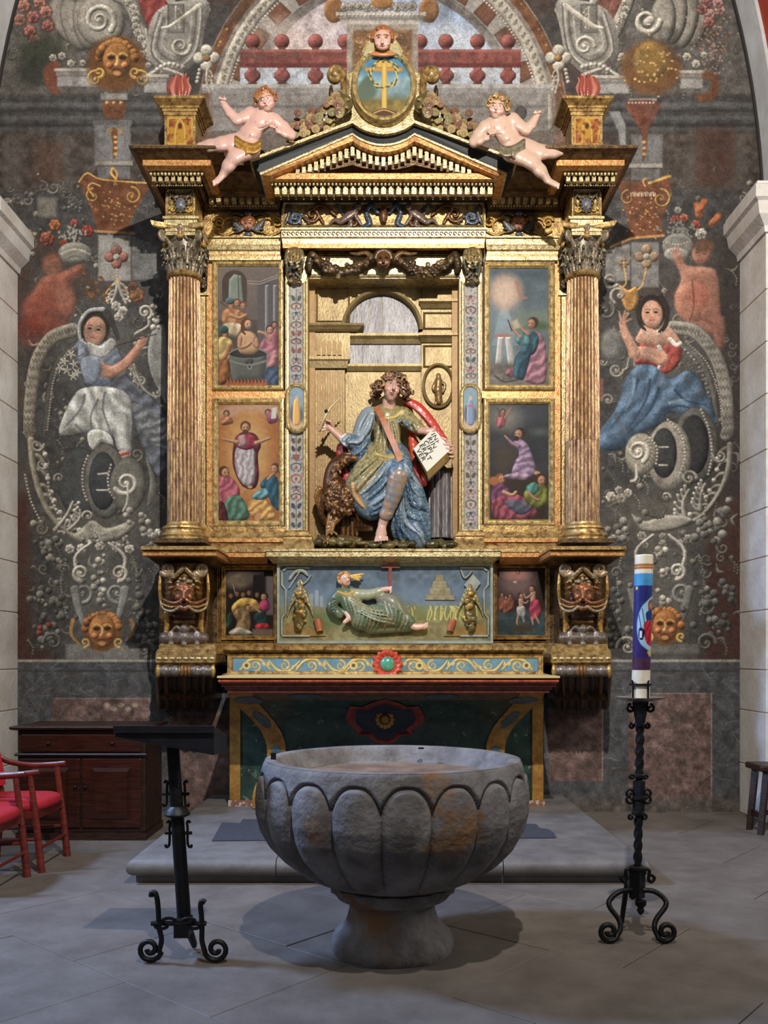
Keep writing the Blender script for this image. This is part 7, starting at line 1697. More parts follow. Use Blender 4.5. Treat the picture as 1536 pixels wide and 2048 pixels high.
# rocky ground under both
S = Sculpt((628, 1058, -34), (912, 1096, 78), 1.5); g = np.random.default_rng(43)
S.cap((636, 1090, 10), (906, 1090, 10), 9, 9, (96, 88, 58), 0)
for i in range(90): S.ell((g.uniform(636, 904), 1088 + g.normal(0, 2.4), g.uniform(-10, 58)), (g.uniform(5, 13), g.uniform(4, 9), g.uniform(6, 12)), [(104, 96, 62), (128, 116, 74), (80, 72, 50), (150, 140, 100)][i % 4], 3)
S.chain([(640, 1076, 16), (680, 1078, 30), (720, 1080, 30)], [6, 8, 6], (100, 84, 54), 4, 3)
S.build('rocky_ground', DS, GILTC, NI)
# ================================================================ the two cherubs on the pediment
def cherub(side):
    L = side == 'L'
    d = 7.30
    if L:
        hd = (532, 201, 34, -12); chest = (520, 240, 22); belly = (500, 268, 20); hip = (488, 290, 18)
        a1 = [(500, 226, 22), (474, 240, 26), (450, 212, 26)]; h1 = (446, 203, 26); a2 = [(548, 240, 24), (580, 270, 20), (556, 262, 34)]; h2 = (546, 255, 38)
        l1 = [(478, 284, 16), (444, 288, 22), (402, 294, 14)]; l2 = [(500, 298, 26), (472, 312, 34), (448, 346, 26)]; ft = [(446, 350, 26), (434, 362, 32)]; look = -1; lo, hi = (390, 170, -24), (604, 380, 74)
    else:
        hd = (996, 215, 34, 10); chest = (1000, 252, 22); belly = (1018, 276, 20); hip = (1032, 296, 18)
        a1 = [(1026, 238, 22), (1052, 260, 26), (1070, 238, 28)]; h1 = (1074, 230, 28); a2 = [(972, 254, 24), (950, 284, 20), (974, 276, 34)]; h2 = (985, 268, 38)
        l1 = [(1044, 292, 16), (1082, 304, 22), (1120, 302, 14)]; l2 = [(1024, 304, 26), (1062, 322, 34), (1092, 356, 26)]; ft = [(1094, 360, 26), (1110, 368, 32)]; look = -.6; lo, hi = (930, 184, -24), (1134, 386, 74)
    q = 1 if L else -1
    sk = (200, 160, 146) if L else (196, 162, 142)
    S = Sculpt(lo, hi, 1.25)
    T = headT(hd[0], hd[1], hd[2], hd[3])
    S.ell(T(0, -2, -4), (18, 20, 18), sk, 0); S.ell(T(0, 9, 2), (15, 12, 13), sk, 5); S.ell(T(look*2, 18, 6), (6, 4.4, 5), sk, 3)
    S.chain([T(look*3, -3, 13), T(look*4, 4, 17)], [2, 3], sk, 2)
    for e in (-1, 1):
        S.ell(T(e*6.5 + look*2.5, -2, 14), (3.2, 1.9, 1.8), (226, 214, 204), .3); S.ell(T(e*6.5 + look*3.2, -2, 15.2), (1.5, 1.5, 1), (54, 38, 32), 0); S.ell(T(e*9 + look*1.5, 7, 11), (5.4, 5, 4.4), (206, 152, 138), 4); S.chain([T(e*3 + look*2.5, -6, 14.5), T(e*7 + look*2.5, -7.5, 14.5), T(e*11 + look*2, -5.5, 11.5)], 1, (160, 110, 80), .8)
        S.ell(T(e*17.5, 1, -4), (3, 5, 3), sk, 1.5)
    S.chain([T(look*2.5 - 3, 11.4, 14), T(look*2.5, 11, 15.6), T(look*2.5 + 3, 11.4, 14)], 1, (172, 98, 90), .4)
    S.cap((hd[0] - q*1, hd[1] + 18, 26), (chest[0] + q*6, chest[1] - 18, 22), 10, 11, sk, 4)
    S.chain([(a1[0][0], a1[0][1] + 4, 18), (a2[0][0], a2[0][1], 20)], [13, 13], sk, 8); S.ell(chest, (27, 24, 20), sk, 9, -30*q); S.ell(belly, (23, 21, 20), sk, 10); S.ell((belly[0] + q*2, belly[1] - 2, 32), (12, 11, 10), sk, 6); S.ell(hip, (22, 17, 18), sk, 10)
    for a, r in ((a1, [13, 11.5, 9.5, 7]), (a2, [13, 12, 9.5, 7])): S.chain(a, r, sk, 4, 2)
    for h, dx, dy in ((h1, -1*q, -1), (h2, -1*q, -.6)):
        S.ell(h, (6.4, 6, 4.6), sk, 3)
        for i in range(4): S.chain([h, (h[0] + dx*(5 - i*2.2), h[1] + dy*7 + i*1.2, h[2] + 3), (h[0] + dx*(7 - i*3.4), h[1] + dy*8 + 3 + i, h[2] + 6)], [2.4, 2.1, 1.7], sk, .7)
        S.chain([h, (h[0] - dx*6, h[1] - 3, h[2] + 4), (h[0] - dx*3, h[1] - 7, h[2] + 6)], [2.4, 2.2, 1.8], sk, .7)
    S.chain(l1, [20, 16, 13.5, 10], sk, 6, 2); S.chain(l2, [21, 17, 14, 8.5], sk, 6, 2); S.chain(ft, [7, 6.4], sk, 3)
    f = ft[1]
    for i in range(5): S.chain([(f[0] - q*(i*1.2 - 2), f[1] - 4 + i*2.4, f[2] + 2), (f[0] - q*(5 + 1.5 - i*.4), f[1] - 2 + i*2.2, f[2] + 5)], [2.3, 1.8], sk, .7)
    S.fold([(chest[0] - 14, chest[1] + 14), (chest[0], chest[1] + 18), (chest[0] + 14, chest[1] + 12)], [.6, 1.2, .6], None, 1, 1, 'sub'); S.dab(belly[0] + q*1, belly[1] + 2, 1.4, (170, 110, 100), .2)
    for x in (-9, 10): S.dab(chest[0] + x, chest[1] + 4, 1.6, (196, 120, 112), 0)
    side_w = 'left' if L else 'right'
    root = thing('cherub_statue', tuple(P(hip[0], hip[1] + 16, d)), 'nude carved cherub reclining on the %s slope of the pediment, %s' % (side_w, 'auburn curls and gold loincloth' if L else 'brown curls and grey loincloth'), 'statue', 'pediment cherubs')
    S.build('body', d, POLY, root)
    S = Sculpt((hd[0] - 34, hd[1] - 34, -4), (hd[0] + 34, hd[1] + 24, 70), 1.15); hc = (140, 88, 56) if L else (124, 96, 62); g = np.random.default_rng(51 if L else 52)
    S.ell(T(0, -8, -10), (19, 16, 17), hc, 2)
    for i in range(60):
        t = math.radians(g.uniform(165, 375)); rr = g.uniform(16, 22); p = T(rr*math.cos(t), rr*math.sin(t) - 3, g.uniform(-12, 10)); b = g.uniform(0, 6.3); r = g.uniform(3, 4.6)
        S.chain([(p[0] + r*math.cos(b + j*1.4), p[1] + r*math.sin(b + j*1.4), p[2] + j) for j in range(4)], [r*.62, r*.5, r*.4], hc if i % 3 else (196, 150, 88), .7)
    for i in range(11): S.ell(T(-13 + i*2.6, -15 + abs(i - 5)*.8, 9 - abs(i - 5)*.6), (3.2, 3.6, 3.4), hc if i % 2 else (176, 128, 76), .8)
    S.build('hair', d, POLY, root)
    lc = (196, 150, 76) if L else (150, 142, 122)
    S = Sculpt((hip[0] - 40, hip[1] - 40, 0), (hip[0] + 50, hip[1] + 40, 70), 1.2)
    base = [(hip[0] - q*16, hip[1] - 16), (hip[0] + q*0, hip[1] - 4), (hip[0] + q*20, hip[1] + 0), (hip[0] + q*32, hip[1] - 8)]
    for i in range(4): S.chain([(x, y + i*4.6, 42 - abs(j - 1.5)*2 + i*1.6) for j, (x, y) in enumerate(base)], [3, 4, 4, 2.4], lc if i % 2 else tuple(np.array(lc)*.8), 1.4, 4)
    S.chain([(hip[0] + q*2, hip[1], 45), (hip[0] + q*6, hip[1] + 12, 48), (hip[0] + q*2, hip[1] + 20, 46)], [5, 4, 2], lc, 1.5, 3)
    S.build('loincloth', d, GILTC, root)
cherub('L'); cherub('R')

# ================================================================ carved panel with a reclining figure in the predella
def relief_panel():
    d = 7.83
    root = thing('carved_relief', tuple(P(770, 1287, d)), 'long grey carved panel of a reclining winged figure with a red cross under the niche', 'relief')
    c = Canvas(556, 1128, 984, 1286, .9, (88, 100, 110), 1.15); c.noise(.15, 20); c.rect(556, 1128, 984, 1175, (74, 86, 98), soft=14, var=.25); c.rect(556, 1215, 984, 1290, (112, 104, 70), soft=12, var=.3)
    for i in range(60): g_ = np.random.default_rng(i); x = g_.uniform(800, 960); c.line([(x, 1240), (x + g_.normal(0, 4), 1226), (x + g_.normal(0, 8), 1212)], 2, (168, 156, 88) if i % 2 else (92, 100, 56))
    for x, y, w_, h in ((618, 1188, 8, 26), (630, 1180, 7, 32), (640, 1192, 6, 22)): c.rect(x, y, x + w_, y + h, (116, 124, 126))
    c.ell(652, 1240, 34, 18, (84, 92, 56), soft=8); c.build('painted_ground', d, PAINT, root)
    m = MB(); a = P(555, 1127, d); b = P(985, 1287, d); m.box((a.x, d + .004, b.z), (b.x, d + .09, a.z)); m.build('panel_board', DKWOOD, root)
    GREYF = mat('grey_green_strapwork', (150, 154, 140), .5, 0, var=(126, 130, 116), scale=14, bump=.15)
    frame('outer_frame', 554, 1126, 986, 1288, 7, d, GREYF, root, ((0, 0), (.1, .03), (.8, .03), (1, .0)), .03)
    # inner strap outline
    def strap(pts, r=.012, nm='strap_moulding'): MB().tube([Vector((P(x, y, d).x, d - .008, P(x, y, d).z)) for x, y in pts], r, 6).build(nm, GREYF, root, smooth=60)
    loop = [(648, 1140), (710, 1140), (712, 1130), (830, 1130), (832, 1140), (880, 1140)]
    strap([(620, 1200)] + list(map(tuple, cr([(620, 1200), (624, 1168), (648, 1140)], 5))) + [(708, 1140), (712, 1131), (830, 1131), (834, 1140)] + list(map(tuple, cr([(884, 1140), (908, 1166), (914, 1200)], 5))) + list(map(tuple, cr([(914, 1200), (912, 1240), (884, 1268)], 5))) + [(834, 1270), (830, 1278), (712, 1278), (708, 1270)] + list(map(tuple, cr([(650, 1268), (626, 1244), (620, 1200)], 5))))
    for q in (-1, 1):
        X = lambda v: 770 + q*v
        strap([(X(204), 1142), (X(196), 1136), (X(150), 1136)]); strap([(X(206), 1272), (X(150), 1272)]); strap([(X(206), 1144), (X(206), 1170), (X(198), 1180), (X(198), 1226), (X(206), 1236), (X(206), 1270)])
    # trophies: fruit drops, scythe and scroll on the left, book and scroll on the right
    for q in (-1, 1):
        cx = 770 + q*170; S = Sculpt((cx - 34, 1156, -3), (cx + 34, 1272, 22), 1.15); g = np.random.default_rng(60 + q)
        S.chain([(cx, 1168, 3), (cx, 1190, 4), (cx, 1230, 4), (cx + q*4, 1258, 3)], [4, 8, 12, 8], (130, 112, 70), 2, 3)
        for i in range(34): t = g.random(); S.dab(cx + g.normal(0, 8), 1186 + 70*t, g.uniform(3.4, 6), [(176, 140, 76), (120, 112, 70), (206, 168, 92), (96, 92, 62)][i % 4], .6, .6)
        for e in (-1, 1):
            for i in range(4): S.chain([(cx, 1172 + i*5, 4), (cx + e*(10 + i*3), 1184 + i*9, 5), (cx + e*(14 + i*4), 1196 + i*12, 3)], [3, 3, 1.4], (176, 168, 130) if i % 2 else (150, 138, 90), .8, 3)
        S.chain([(cx, 1160, 3), (cx - 5, 1168, 4), (cx, 1176, 4), (cx + 5, 1168, 4), (cx, 1160, 3)], 2, (150, 140, 110), .8, 3)
        S.build('fruit_drop', d, GILTC, root)
        px = 770 + q*140; MB().tube([P(px - q*4, 1238, d - .03), P(px + q*(-10), 1262, d - .03)], .032, 12).build('paper_scroll', mat('terracotta_scroll', (176, 104, 62), .5, 0, var=(140, 76, 44), scale=20), root, smooth=40)
        MB().prismp([(770 + q*118, 1272), (770 + q*204, 1272), (770 + q*198, 1246), (770 + q*150, 1256)], d - .014, .013).build('ochre_base', mat('ochre_ground', (150, 120, 66), .5, .2, var=(120, 92, 48), scale=14), root)
    MB().tube([P(x, y, d - .02) for x, y in cr([(578, 1160), (590, 1144), (606, 1142), (616, 1152)], 5)], [.006, .012, .014] + [.014]*10 + [.012, .008, .004], 6, flat=.6).build('scythe_blade', GREYF, root, smooth=60)
    MB().tube([P(600, 1142, d - .02), P(578, 1176, d - .02)], .008, 6).build('scythe_handle', GREYF, root)
    MB().tube([P(x, y, d - .02) for x, y in cr([(622, 1150), (614, 1162), (606, 1168)], 5)], .009, 6).build('sickle', GREYF, root, smooth=60)
    bevel(MB().prismp([(928, 1170), (946, 1148), (962, 1166), (946, 1188)], d - .03, .03).build('carved_book', GREYF, root), .004)
    MB().tube([P(x, y, d - .02) for x, y in cr([(922, 1140), (930, 1156), (944, 1142)], 5)], .01, 6).build('ribbon', GREYF, root, smooth=60)
    # tower and plants in the distance
    for y0, y1, x0, x1 in ((1150, 1162, 872, 886), (1162, 1176, 866, 892), (1176, 1190, 860, 900), (1190, 1200, 852, 908)): bevel(MB().prismp([(x0, y0), (x1, y0), (x1 + 2, y1), (x0 - 2, y1)], d - .012, .012).build('tower_stage', mat('ochre_stone', (150, 136, 100), .6, 0, var=(110, 100, 70), scale=20), root), .003)
    # figure
    S = Sculpt((640, 1138, -6), (862, 1278, 40), 1.15); sk = (214, 168, 146); gr = (92, 104, 78); grl = (150, 150, 120); gd = (180, 146, 84)
    T = headT(690, 1158, 16, -6); S.ell(T(0, 0, 0), (10.5, 13.5, 11), sk, 0); S.ell(T(3, 8, 2), (7.5, 7, 7), sk, 3); S.chain([T(5, -1, 8), T(7, 4, 10)], [1.4, 2.2], sk, 1)
    for e in (1, 8): S.ell(T(e, -1, 9.5), (1.8, 1.1, 1.2), (60, 44, 40), 0)
    S.chain([T(3, 8, 9), T(6, 8, 9.5)], .9, (176, 86, 80), .3); S.ell(T(7, 4, 6), (3, 3, 3), (214, 140, 124), 2)
    S.cap((690, 1170, 10), (690, 1182, 9), 6, 7, sk, 3)
    S.chain([(818, 1248, 12), (832, 1254, 14), (846, 1252, 16)], [7, 6, 4.4], sk, 3, 3)
    for i in range(4): S.chain([(846, 1250 + i*2, 17), (854, 1245 + i*2.6, 18)], [2.2, 1.6], sk, .6)
    S.chain([(764, 1180, 18), (776, 1178, 20)], [5, 5], sk, 2); S.chain([(694, 1226, 18), (700, 1236, 20), (690, 1244, 20)], [5, 5.4, 4], sk, 2)
    for i in range(4): S.chain([(776, 1178, 20), (782, 1174 + i*3, 22), (780, 1180 + i*2.4, 24)], [2.2, 1.8, 1.4], sk, .5); S.chain([(700, 1236, 20), (708, 1236 + i*3, 22), (712, 1242 + i*3, 20)], [2, 1.8, 1.3], sk, .5)
    # join hands, foot and head through the dress core
    S.chain([(690, 1182, 6), (712, 1216, 6), (772, 1236, 6), (820, 1248, 8)], [9, 10, 9, 6], gr, 3, 3); S.chain([(690, 1184, 6), (668, 1210, 8), (694, 1228, 12)], [6, 6, 5], gr, 3, 3); S.chain([(700, 1186, 6), (738, 1186, 10), (768, 1180, 16)], [6, 6, 5], gr, 3, 3)
    S.build('figure', d, POLY, root)
    S = Sculpt((640, 1166, -6), (846, 1280, 40), 1.15)
    S.chain([(690, 1188, 6), (704, 1210, 8), (722, 1236, 8)], [16, 18, 22], gr, 6, 3); S.chain([(680, 1186, 8), (664, 1212, 10), (680, 1230, 14)], [11, 10, 8], gr, 4, 3); S.chain([(704, 1188, 8), (736, 1190, 12), (762, 1182, 16)], [11, 10, 7], grl, 4, 3)
    S.chain([(722, 1238, 8), (768, 1230, 10), (800, 1236, 10), (820, 1246, 10)], [22, 22, 16, 10], gr, 8, 3); S.chain([(760, 1196, 10), (784, 1206, 12), (796, 1230, 10)], [10, 16, 16], (120, 116, 96), 6, 3); S.chain([(740, 1258, 6), (820, 1256, 6)], [11, 8], gr, 6)
    for i in range(16):
        x = 690 + i*8; cl = ((108, 118, 90), gr, (124, 122, 92), (118, 124, 104))[i % 4]; S.fold([(x - 2, 1196 + (i % 5)*4 + i*.8), (x + 6, 1224 + (i % 3)*4), (x - 4, 1262)], [1.2, 2.6, 1.2], cl, .6, 1); S.fold([(x + 3, 1200 + (i % 5)*4 + i*.8), (x + 10, 1226 + (i % 3)*4), (x + 1, 1262)], [.6, 1.8, .6], None, .8, .8, 'sub')
    for i in range(6): S.fold([(700 + i*3, 1192 + i*6), (730 + i*4, 1204 + i*7), (760 + i*6, 1208 + i*8)], [1, 2.4, 1], (132, 136, 112) if i % 2 else (140, 126, 88), .8, 1)
    S.fold([(676, 1184), (694, 1190), (708, 1184)], 2.2, gd, .4, 1)
    for i in range(5): S.fold([(672 - i, 1196 + i*7), (664, 1202 + i*6), (672, 1214 + i*4)], [1, 1.8, 1], (64, 76, 58), .4, 1)
    S.build('dress', d, POLY, root)
    S = Sculpt((668, 1138, -4), (740, 1190, 30), 1.1); g = np.random.default_rng(71)
    S.ell(T(-3, -6, -2), (12, 9, 11), (186, 136, 72), 1)
    for i in range(34): t = math.radians(g.uniform(120, 350)); S.ell(T(12*math.cos(t) - 1, 12*math.sin(t) - 1, g.uniform(-4, 8)), (3.2, 3.2, 3.2), (196, 146, 80) if i % 2 else (150, 104, 56), .7)
    for i in range(3): S.chain([T(10, -4, 2), T(24, -5 + i*4, 3), T(38 - i*5, -6 + i*6, 1)], [3, 3, 1.4], (206, 166, 84), 1, 3)
    S.build('winged_hair', d, POLY, root)
    RC = mat('red_wood', (140, 62, 44), .5, 0, var=(110, 44, 32), scale=20)
    cr_ = MB(); a = P(777, 1124, d - .03); b = P(784, 1196, d - .03); cr_.box((a.x, d - .04, b.z), (b.x, d - .02, a.z)); CR = cr_.build('cross_post', RC, root)
    a = P(763, 1130, d - .03); b = P(800, 1136, d - .03); MB().box((a.x, d - .041, b.z), (b.x, d - .019, a.z)).build('cross_arm', RC, CR)
relief_panel()
# ================================================================ altar table in front of the altarpiece
GREENM = mat('green_marbling', (50, 74, 62), .45, 0, var=(28, 42, 37), scale=9, bump=.1, var2=(150, 160, 146), v2scale=14, v2lo=.62, v2hi=.72)
OCHRE = mat('ochre_gilt_paint', (176, 132, 62), .45, .2, var=(132, 88, 40), scale=16, bump=.2)
SLATEO = mat('slate_oval', (84, 100, 104), .4, 0, var=(54, 70, 74), scale=20)
REDL = mat('red_lacquer', (150, 54, 44), .4, 0, var=(112, 36, 32), scale=18, bump=.15)
def altar():
    yb = 7.67
    root = thing('altar_table', (0, yb, PLAT), 'painted altar table with flared green front, red moulded edge and gilt ribs', 'altar')
    zt = P(0, 1352, 6.86).z
    # box at the back with framed marble panels
    xl, xr = P(458, 0, yb).x, P(1088, 0, yb).x
    MB().box((xl, yb, PLAT), (xr, 7.93, zt - .02)).build('altar_box', GREENM, root)
    for q in (0, 1):
        a, b = (460, 481) if q == 0 else (1064, 1086)
        p0, p1 = P(a, 0, yb), P(b, 0, yb); MB().box((p0.x, yb - .012, PLAT + .05), (p1.x, yb - .001, zt - .06)).build('corner_strip', OCHRE, root)
    MB().box((xl - .005, yb - .014, PLAT + .0005), (xr + .005, yb - .001, PLAT + .05)).build('base_strip', mat('chipped_red_base', (128, 84, 66), .7, 0, var=(190, 178, 160), scale=24, vlo=.5, vhi=.56), root)
    # flared front
    cx = P(772, 0, 7.2).x
    key = [(1386, 316, 7.0), (1400, 308, 7.09), (1420, 287, 7.26), (1440, 266, 7.39), (1462, 248, 7.47), (1485, 238, 7.51), (1510, 236, 7.52), (1540, 246, 7.52), (1575, 262, 7.5), (1592, 266, 7.49), (1616, 266, 7.49)]
    ys = [k_[0] for k_ in key]; ks = 7.2/F
    def SP(u, y, off=0.0):
        hw = np.interp(y, ys, [k_[1] for k_ in key]); d = np.interp(y, ys, [k_[2] for k_ in key])
        z = max(EYE + (YH - y)*d/F, PLAT + .0005); return (cx + u*hw*d/F, d - off, z)
    yy = list(np.linspace(1386, 1616, 30))
    m = MB(); m.rings([[SP(-1, y), SP(1, y), (SP(1, y)[0], yb - .016, SP(1, y)[2]), (SP(-1, y)[0], yb - .016, SP(-1, y)[2])] for y in yy][::-1]); m.build('flared_front', GREENM, root, smooth=30)
    for q in (-1, 1):
        rs = []
        for y in yy:
            u0, u1 = q*1.003, q*(1 - .155); rs.append([SP(u0, y, .0), SP(u0, y, .014), SP(u1, y, .014), SP(u1, y, .0)])
        MB().rings(rs).build('gilt_rib', OCHRE, root, smooth=30)
        for yc, ry in ((1401, 7), (1440, 17), (1506, 16)):
            ring = []; 
            for t in np.linspace(0, 2*math.pi, 21)[:-1]: ring.append(SP(q*(.925 + .045*math.cos(t)) + (0 if yc > 1410 else -q*.03 + q*.05*math.cos(t)), yc + ry*math.sin(t), .016))
            MB().rings([ring, [(a, b - .004, c_) for a, b, c_ in ring]]).build('oval_inset', SLATEO, root)
    MB().rings([[SP(-.85, y, .0), SP(-.85, y, .010), SP(.85, y, .010), SP(.85, y, .0)] for y in np.linspace(1386, 1400, 4)]).build('top_rail', mat('brown_rail', (112, 82, 48), .5, 0, var=(76, 52, 34), scale=16), root)
    for x in (-.52, .36):
        ring = [SP(x + .11*math.cos(t), 1393 + 4.6*math.sin(t), .012) for t in np.linspace(0, 2*math.pi, 21)[:-1]]; MB().rings([ring, [(a, b - .004, c_) for a, b, c_ in ring]]).build('rail_oval', SLATEO, root)
    # red cartouche with a rosette
    out = [(700, 1412), (726, 1414), (742, 1406), (770, 1398), (798, 1406), (814, 1414), (838, 1412), (846, 1428), (850, 1437), (842, 1450), (824, 1462), (826, 1470), (802, 1472), (790, 1484), (768, 1489), (748, 1484), (736, 1472), (712, 1470), (714, 1462), (698, 1450), (690, 1437), (694, 1426)]
    def sc(f): return [(770 + (x - 770)*f, 1442 + (y - 1442)*f) for x, y in out]
    rs = [[SP((x - 772)/np.interp(y, ys, [k_[1] for k_ in key]), y, o) for x, y in sc(f)] for f, o in ((1, .002), (1, .02), (.9, .03), (.82, .016), (.8, .012))]
    MB().rings(rs, False, True).build('red_cartouche', REDL, root, smooth=35)
    rs = [[SP((x - 772)/np.interp(y, ys, [k_[1] for k_ in key]), y, o) for x, y in sc(f)] for f, o in ((.79, .012), (.78, .0155))]; MB().rings(rs, False, True).build('cartouche_field', mat('navy_field', (34, 36, 52), .5), root)
    c0 = Vector(SP(-.008, 1437, .075)); m = MB(); m.ball((c0.x, c0.y, c0.z), (.035, .03, .035), 12, 8)
    for i in range(12):
        a = i*math.pi/6; m.ball((c0.x + .06*math.cos(a), c0.y + .004, c0.z + .06*math.sin(a)), (.022, .018, .022), 8, 6)
    m.build('rosette', OCHRE, root, smooth=True)['kind'] = 'stuff'
    # table top with moulded red edge
    T_ = [(434, 1120, 1352, 6.86), (434, 1120, 1356, 6.86), (438, 1116, 1357, 6.88)]
    MB().stack(T_, 7.94).build('table_top', mat('pale_gilt_edge', (206, 184, 128), .45, .2), root)
    tor = [(440, 1114, 1357, 6.9)] + [(440 - 4*math.sin(t), 1114 + 4*math.sin(t), 1357 + 11*(t/math.pi), 6.9 - .03*math.sin(t)) for t in np.linspace(.2, math.pi - .2, 7)] + [(441, 1113, 1368, 6.9)]
    MB().stack(tor, 7.94).build('red_torus', mat('red_gilt_torus', (176, 92, 62), .38, .2, var=(132, 56, 42), scale=20, bump=.2), root, smooth=40)
    MB().stack([(443, 1111, 1368, 6.91), (443, 1111, 1373, 6.91), (448, 1106, 1374, 6.93), (450, 1104, 1379, 6.94), (454, 1100, 1380, 6.95), (456, 1098, 1386, 6.955)], 7.94).build('under_moulding', mat('dark_red_moulding', (128, 66, 50), .42, .1, var=(84, 42, 34), scale=20), root)
    # gradine with scroll frieze
    g0 = zt + .0005; zg = P(0, 1308, 7.45).z; a, b = P(455, 0, 7.45).x, P(1086, 0, 7.45).x
    gr = MB(); gr.stackm([(a - .04, b + .04, g0, 7.40), (a, b, g0 + .012, 7.44), (a, b, zg - .012, 7.44), (a - .02, b + .02, zg, 7.42)], 7.77); GR_ = gr.build('gradine', GOLD, root)
    c = Canvas(466, 1316, 1076, 1345, 1.3, (92, 124, 138)); c.noise(.12, 10); gd = (212, 184, 116)
    for q in (-1, 1):
        X = lambda v: 773 + q*v
        for x0, fl in ((262, 1), (204, -1), (150, 1), (92, -1), (54, 1)):
            c.spiral(X(x0), 1331, 11, 1.3, 90*fl, 5, gd, q*fl, edge=.35); c.line([(X(x0 + 30), 1331 + 9*fl), (X(x0 + 14), 1331 - 9*fl), (X(x0 - 8), 1331 - 12*fl), (X(x0 - 30), 1331 + 8*fl)], [4, 8, 4], gd, edge=.4, bev=3, k=.25)
            for e in (-10, 0, 10): c.ell(X(x0 - 16 + e), 1331 - 4*fl, 2.6, 6, (226, 204, 146), ang=q*fl*(25 + e*2), edge=.35)
        c.ell(X(280), 1331, 9, 8, gd, edge=.3); c.ell(X(280), 1331, 4, 4, (92, 80, 50)); c.ell(X(66), 1331, 9, 9, gd, edge=.3); c.ell(X(66), 1331, 4, 4, (92, 80, 50))
    c.build('scroll_frieze', 7.436, PAINT, GR_)
    frame('frieze_border', 458, 1310, 1083, 1349, 7, 7.44, GOLD, GR_, ((0, 0), (.2, .014), (.8, .012), (1, .002)), .004)
    p = P(775, 1328, 7.43); rt = link('red_flower_boss', None, None) if False else None
    m = MB(); rs = []
    n = 84
    for r, dep in ((.118, 0), (.12, -.015), (.10, -.035), (.075, -.02), (.07, -.012)):
        rs.append([(p.x + r*(1 + .07*math.cos(14*t))*math.cos(t), p.y + dep, p.z + r*(1 + .07*math.cos(14*t))*math.sin(t)) for t in np.linspace(0, 2*math.pi, n + 1)[:-1]])
    fb = m.rings(rs).build('red_flower_boss', mat('vermilion', (206, 84, 60), .4, 0, var=(170, 58, 44), scale=30), root, smooth=50)
    MB().ball((p.x, p.y - .012, p.z), (.062, .035, .062), 16, 10).build('green_cabochon', mat('green_enamel', (84, 150, 124), .25, 0, var=(60, 116, 96), scale=12), fb, smooth=True)
altar()

# ================================================================ baptismal font
def font():
    cx, cy = .042, 4.45; NL = 18; ph = .087
    root = thing('baptismal_font', (cx, cy, 0), 'huge grey stone baptismal font with lobed bowl on a flared foot', 'font')
    zr = .94
    prof = [(.297, .335), (.36, .352), (.45, .395), (.53, .455), (.60, .53), (.645, .61), (.667, .69), (.668, .76), (.662, .81), (.655, .85), (.647, .89), (.640, .92), (.634, .933), (.628, .94)]
    zs = [p[1] for p in prof]; rs_ = [p[0] for p in prof]
    lev = sorted(set(list(np.linspace(.335, .77, 44)) + list(np.linspace(.775, .9, 42)) + [.91, .92, .93, .936, .94]))
    def fn(r, a, z):
        # a measured from +x; the camera looks along +y, so the front is a = -pi/2
        t = (((a + math.pi/2 - ph)*NL/(2*math.pi) + .5) % 1.0)*2 - 1
        arch = .878 - .098*abs(t)**2.7
        w_ = .045*min(1, (z - .33)/.12)
        wob = .006*mnoise.noise(Vector((3*math.cos(a), 3*math.sin(a), z*5)))
        q = (z - arch)/math.sqrt(1 + (2.26*abs(t)**1.7)**2); g = math.sqrt(max(0, 1 - t*t))
        u = min(1, max(0, .5 + q/.016)); u = u*u*(3 - 2*u)
        return r + (.008 - w_*(1 - g))*(1 - u) - .004*u - .024*math.exp(-(q/.008)**2) + wob
    m = MB(); n = NL*28
    m.lathe([(np.interp(z, zs, rs_), z) for z in lev], (cx, cy), n, fn, True, False)
    m2 = MB(); inner = [(.624, .941), (.60, .944), (.578, .943), (.565, .936), (.545, .90), (.53, .868), (.515, .858), (.50, .855)]
    def fi(r, a, z): return r + .006*mnoise.noise(Vector((4*math.cos(a), 4*math.sin(a), z*9)))
    m.lathe(inner, (cx, cy), n, fi, False, False)
    MB().lathe([(.512, .80), (.512, .8575), (.4, .85), (.2, .843), (.01, .842)], (cx, cy), 72).build('basin_floor', mat('brown_basin_stone', (126, 104, 88), .8, 0, var=(92, 74, 62), scale=8, bump=.5), root, smooth=60)
    m.build('bowl', STONE, root, smooth=50)
    col = MB().lathe([(.24, .255), (.275, .262), (.285, .29), (.305, .30), (.308, .325), (.29, .336), (.2, .338)], (cx, cy), 72, lambda r, a, z: r + (.012*math.cos(a*18) if r > .28 else 0))
    col.build('collar', STONE, root, smooth=50)
    foot_ = [(.30, .0), (.306, .02), (.302, .05), (.285, .08), (.252, .11), (.226, .145), (.214, .19), (.212, .225), (.22, .255), (.24, .262)]
    m = MB().lathe(foot_, (cx, cy), 64, lambda r, a, z: r + .008*mnoise.noise(Vector((2*math.cos(a), 2*math.sin(a), z*6)))); m.build('foot', STONE, root, smooth=60)
    p = FL(547, 1520, .94); MB().box((p.x - .012, p.y - .01, .938), (p.x + .012, p.y + .01, .975)).build('iron_staple', IRON, root)
    p = FL(842, 1497, .94); MB().lathe([(.016, .938), (.016, .9455)], (p.x, p.y), 12).build('rim_hole_disc', IRON, root)  # dark disc added to stand in for a hole in the rim
font()

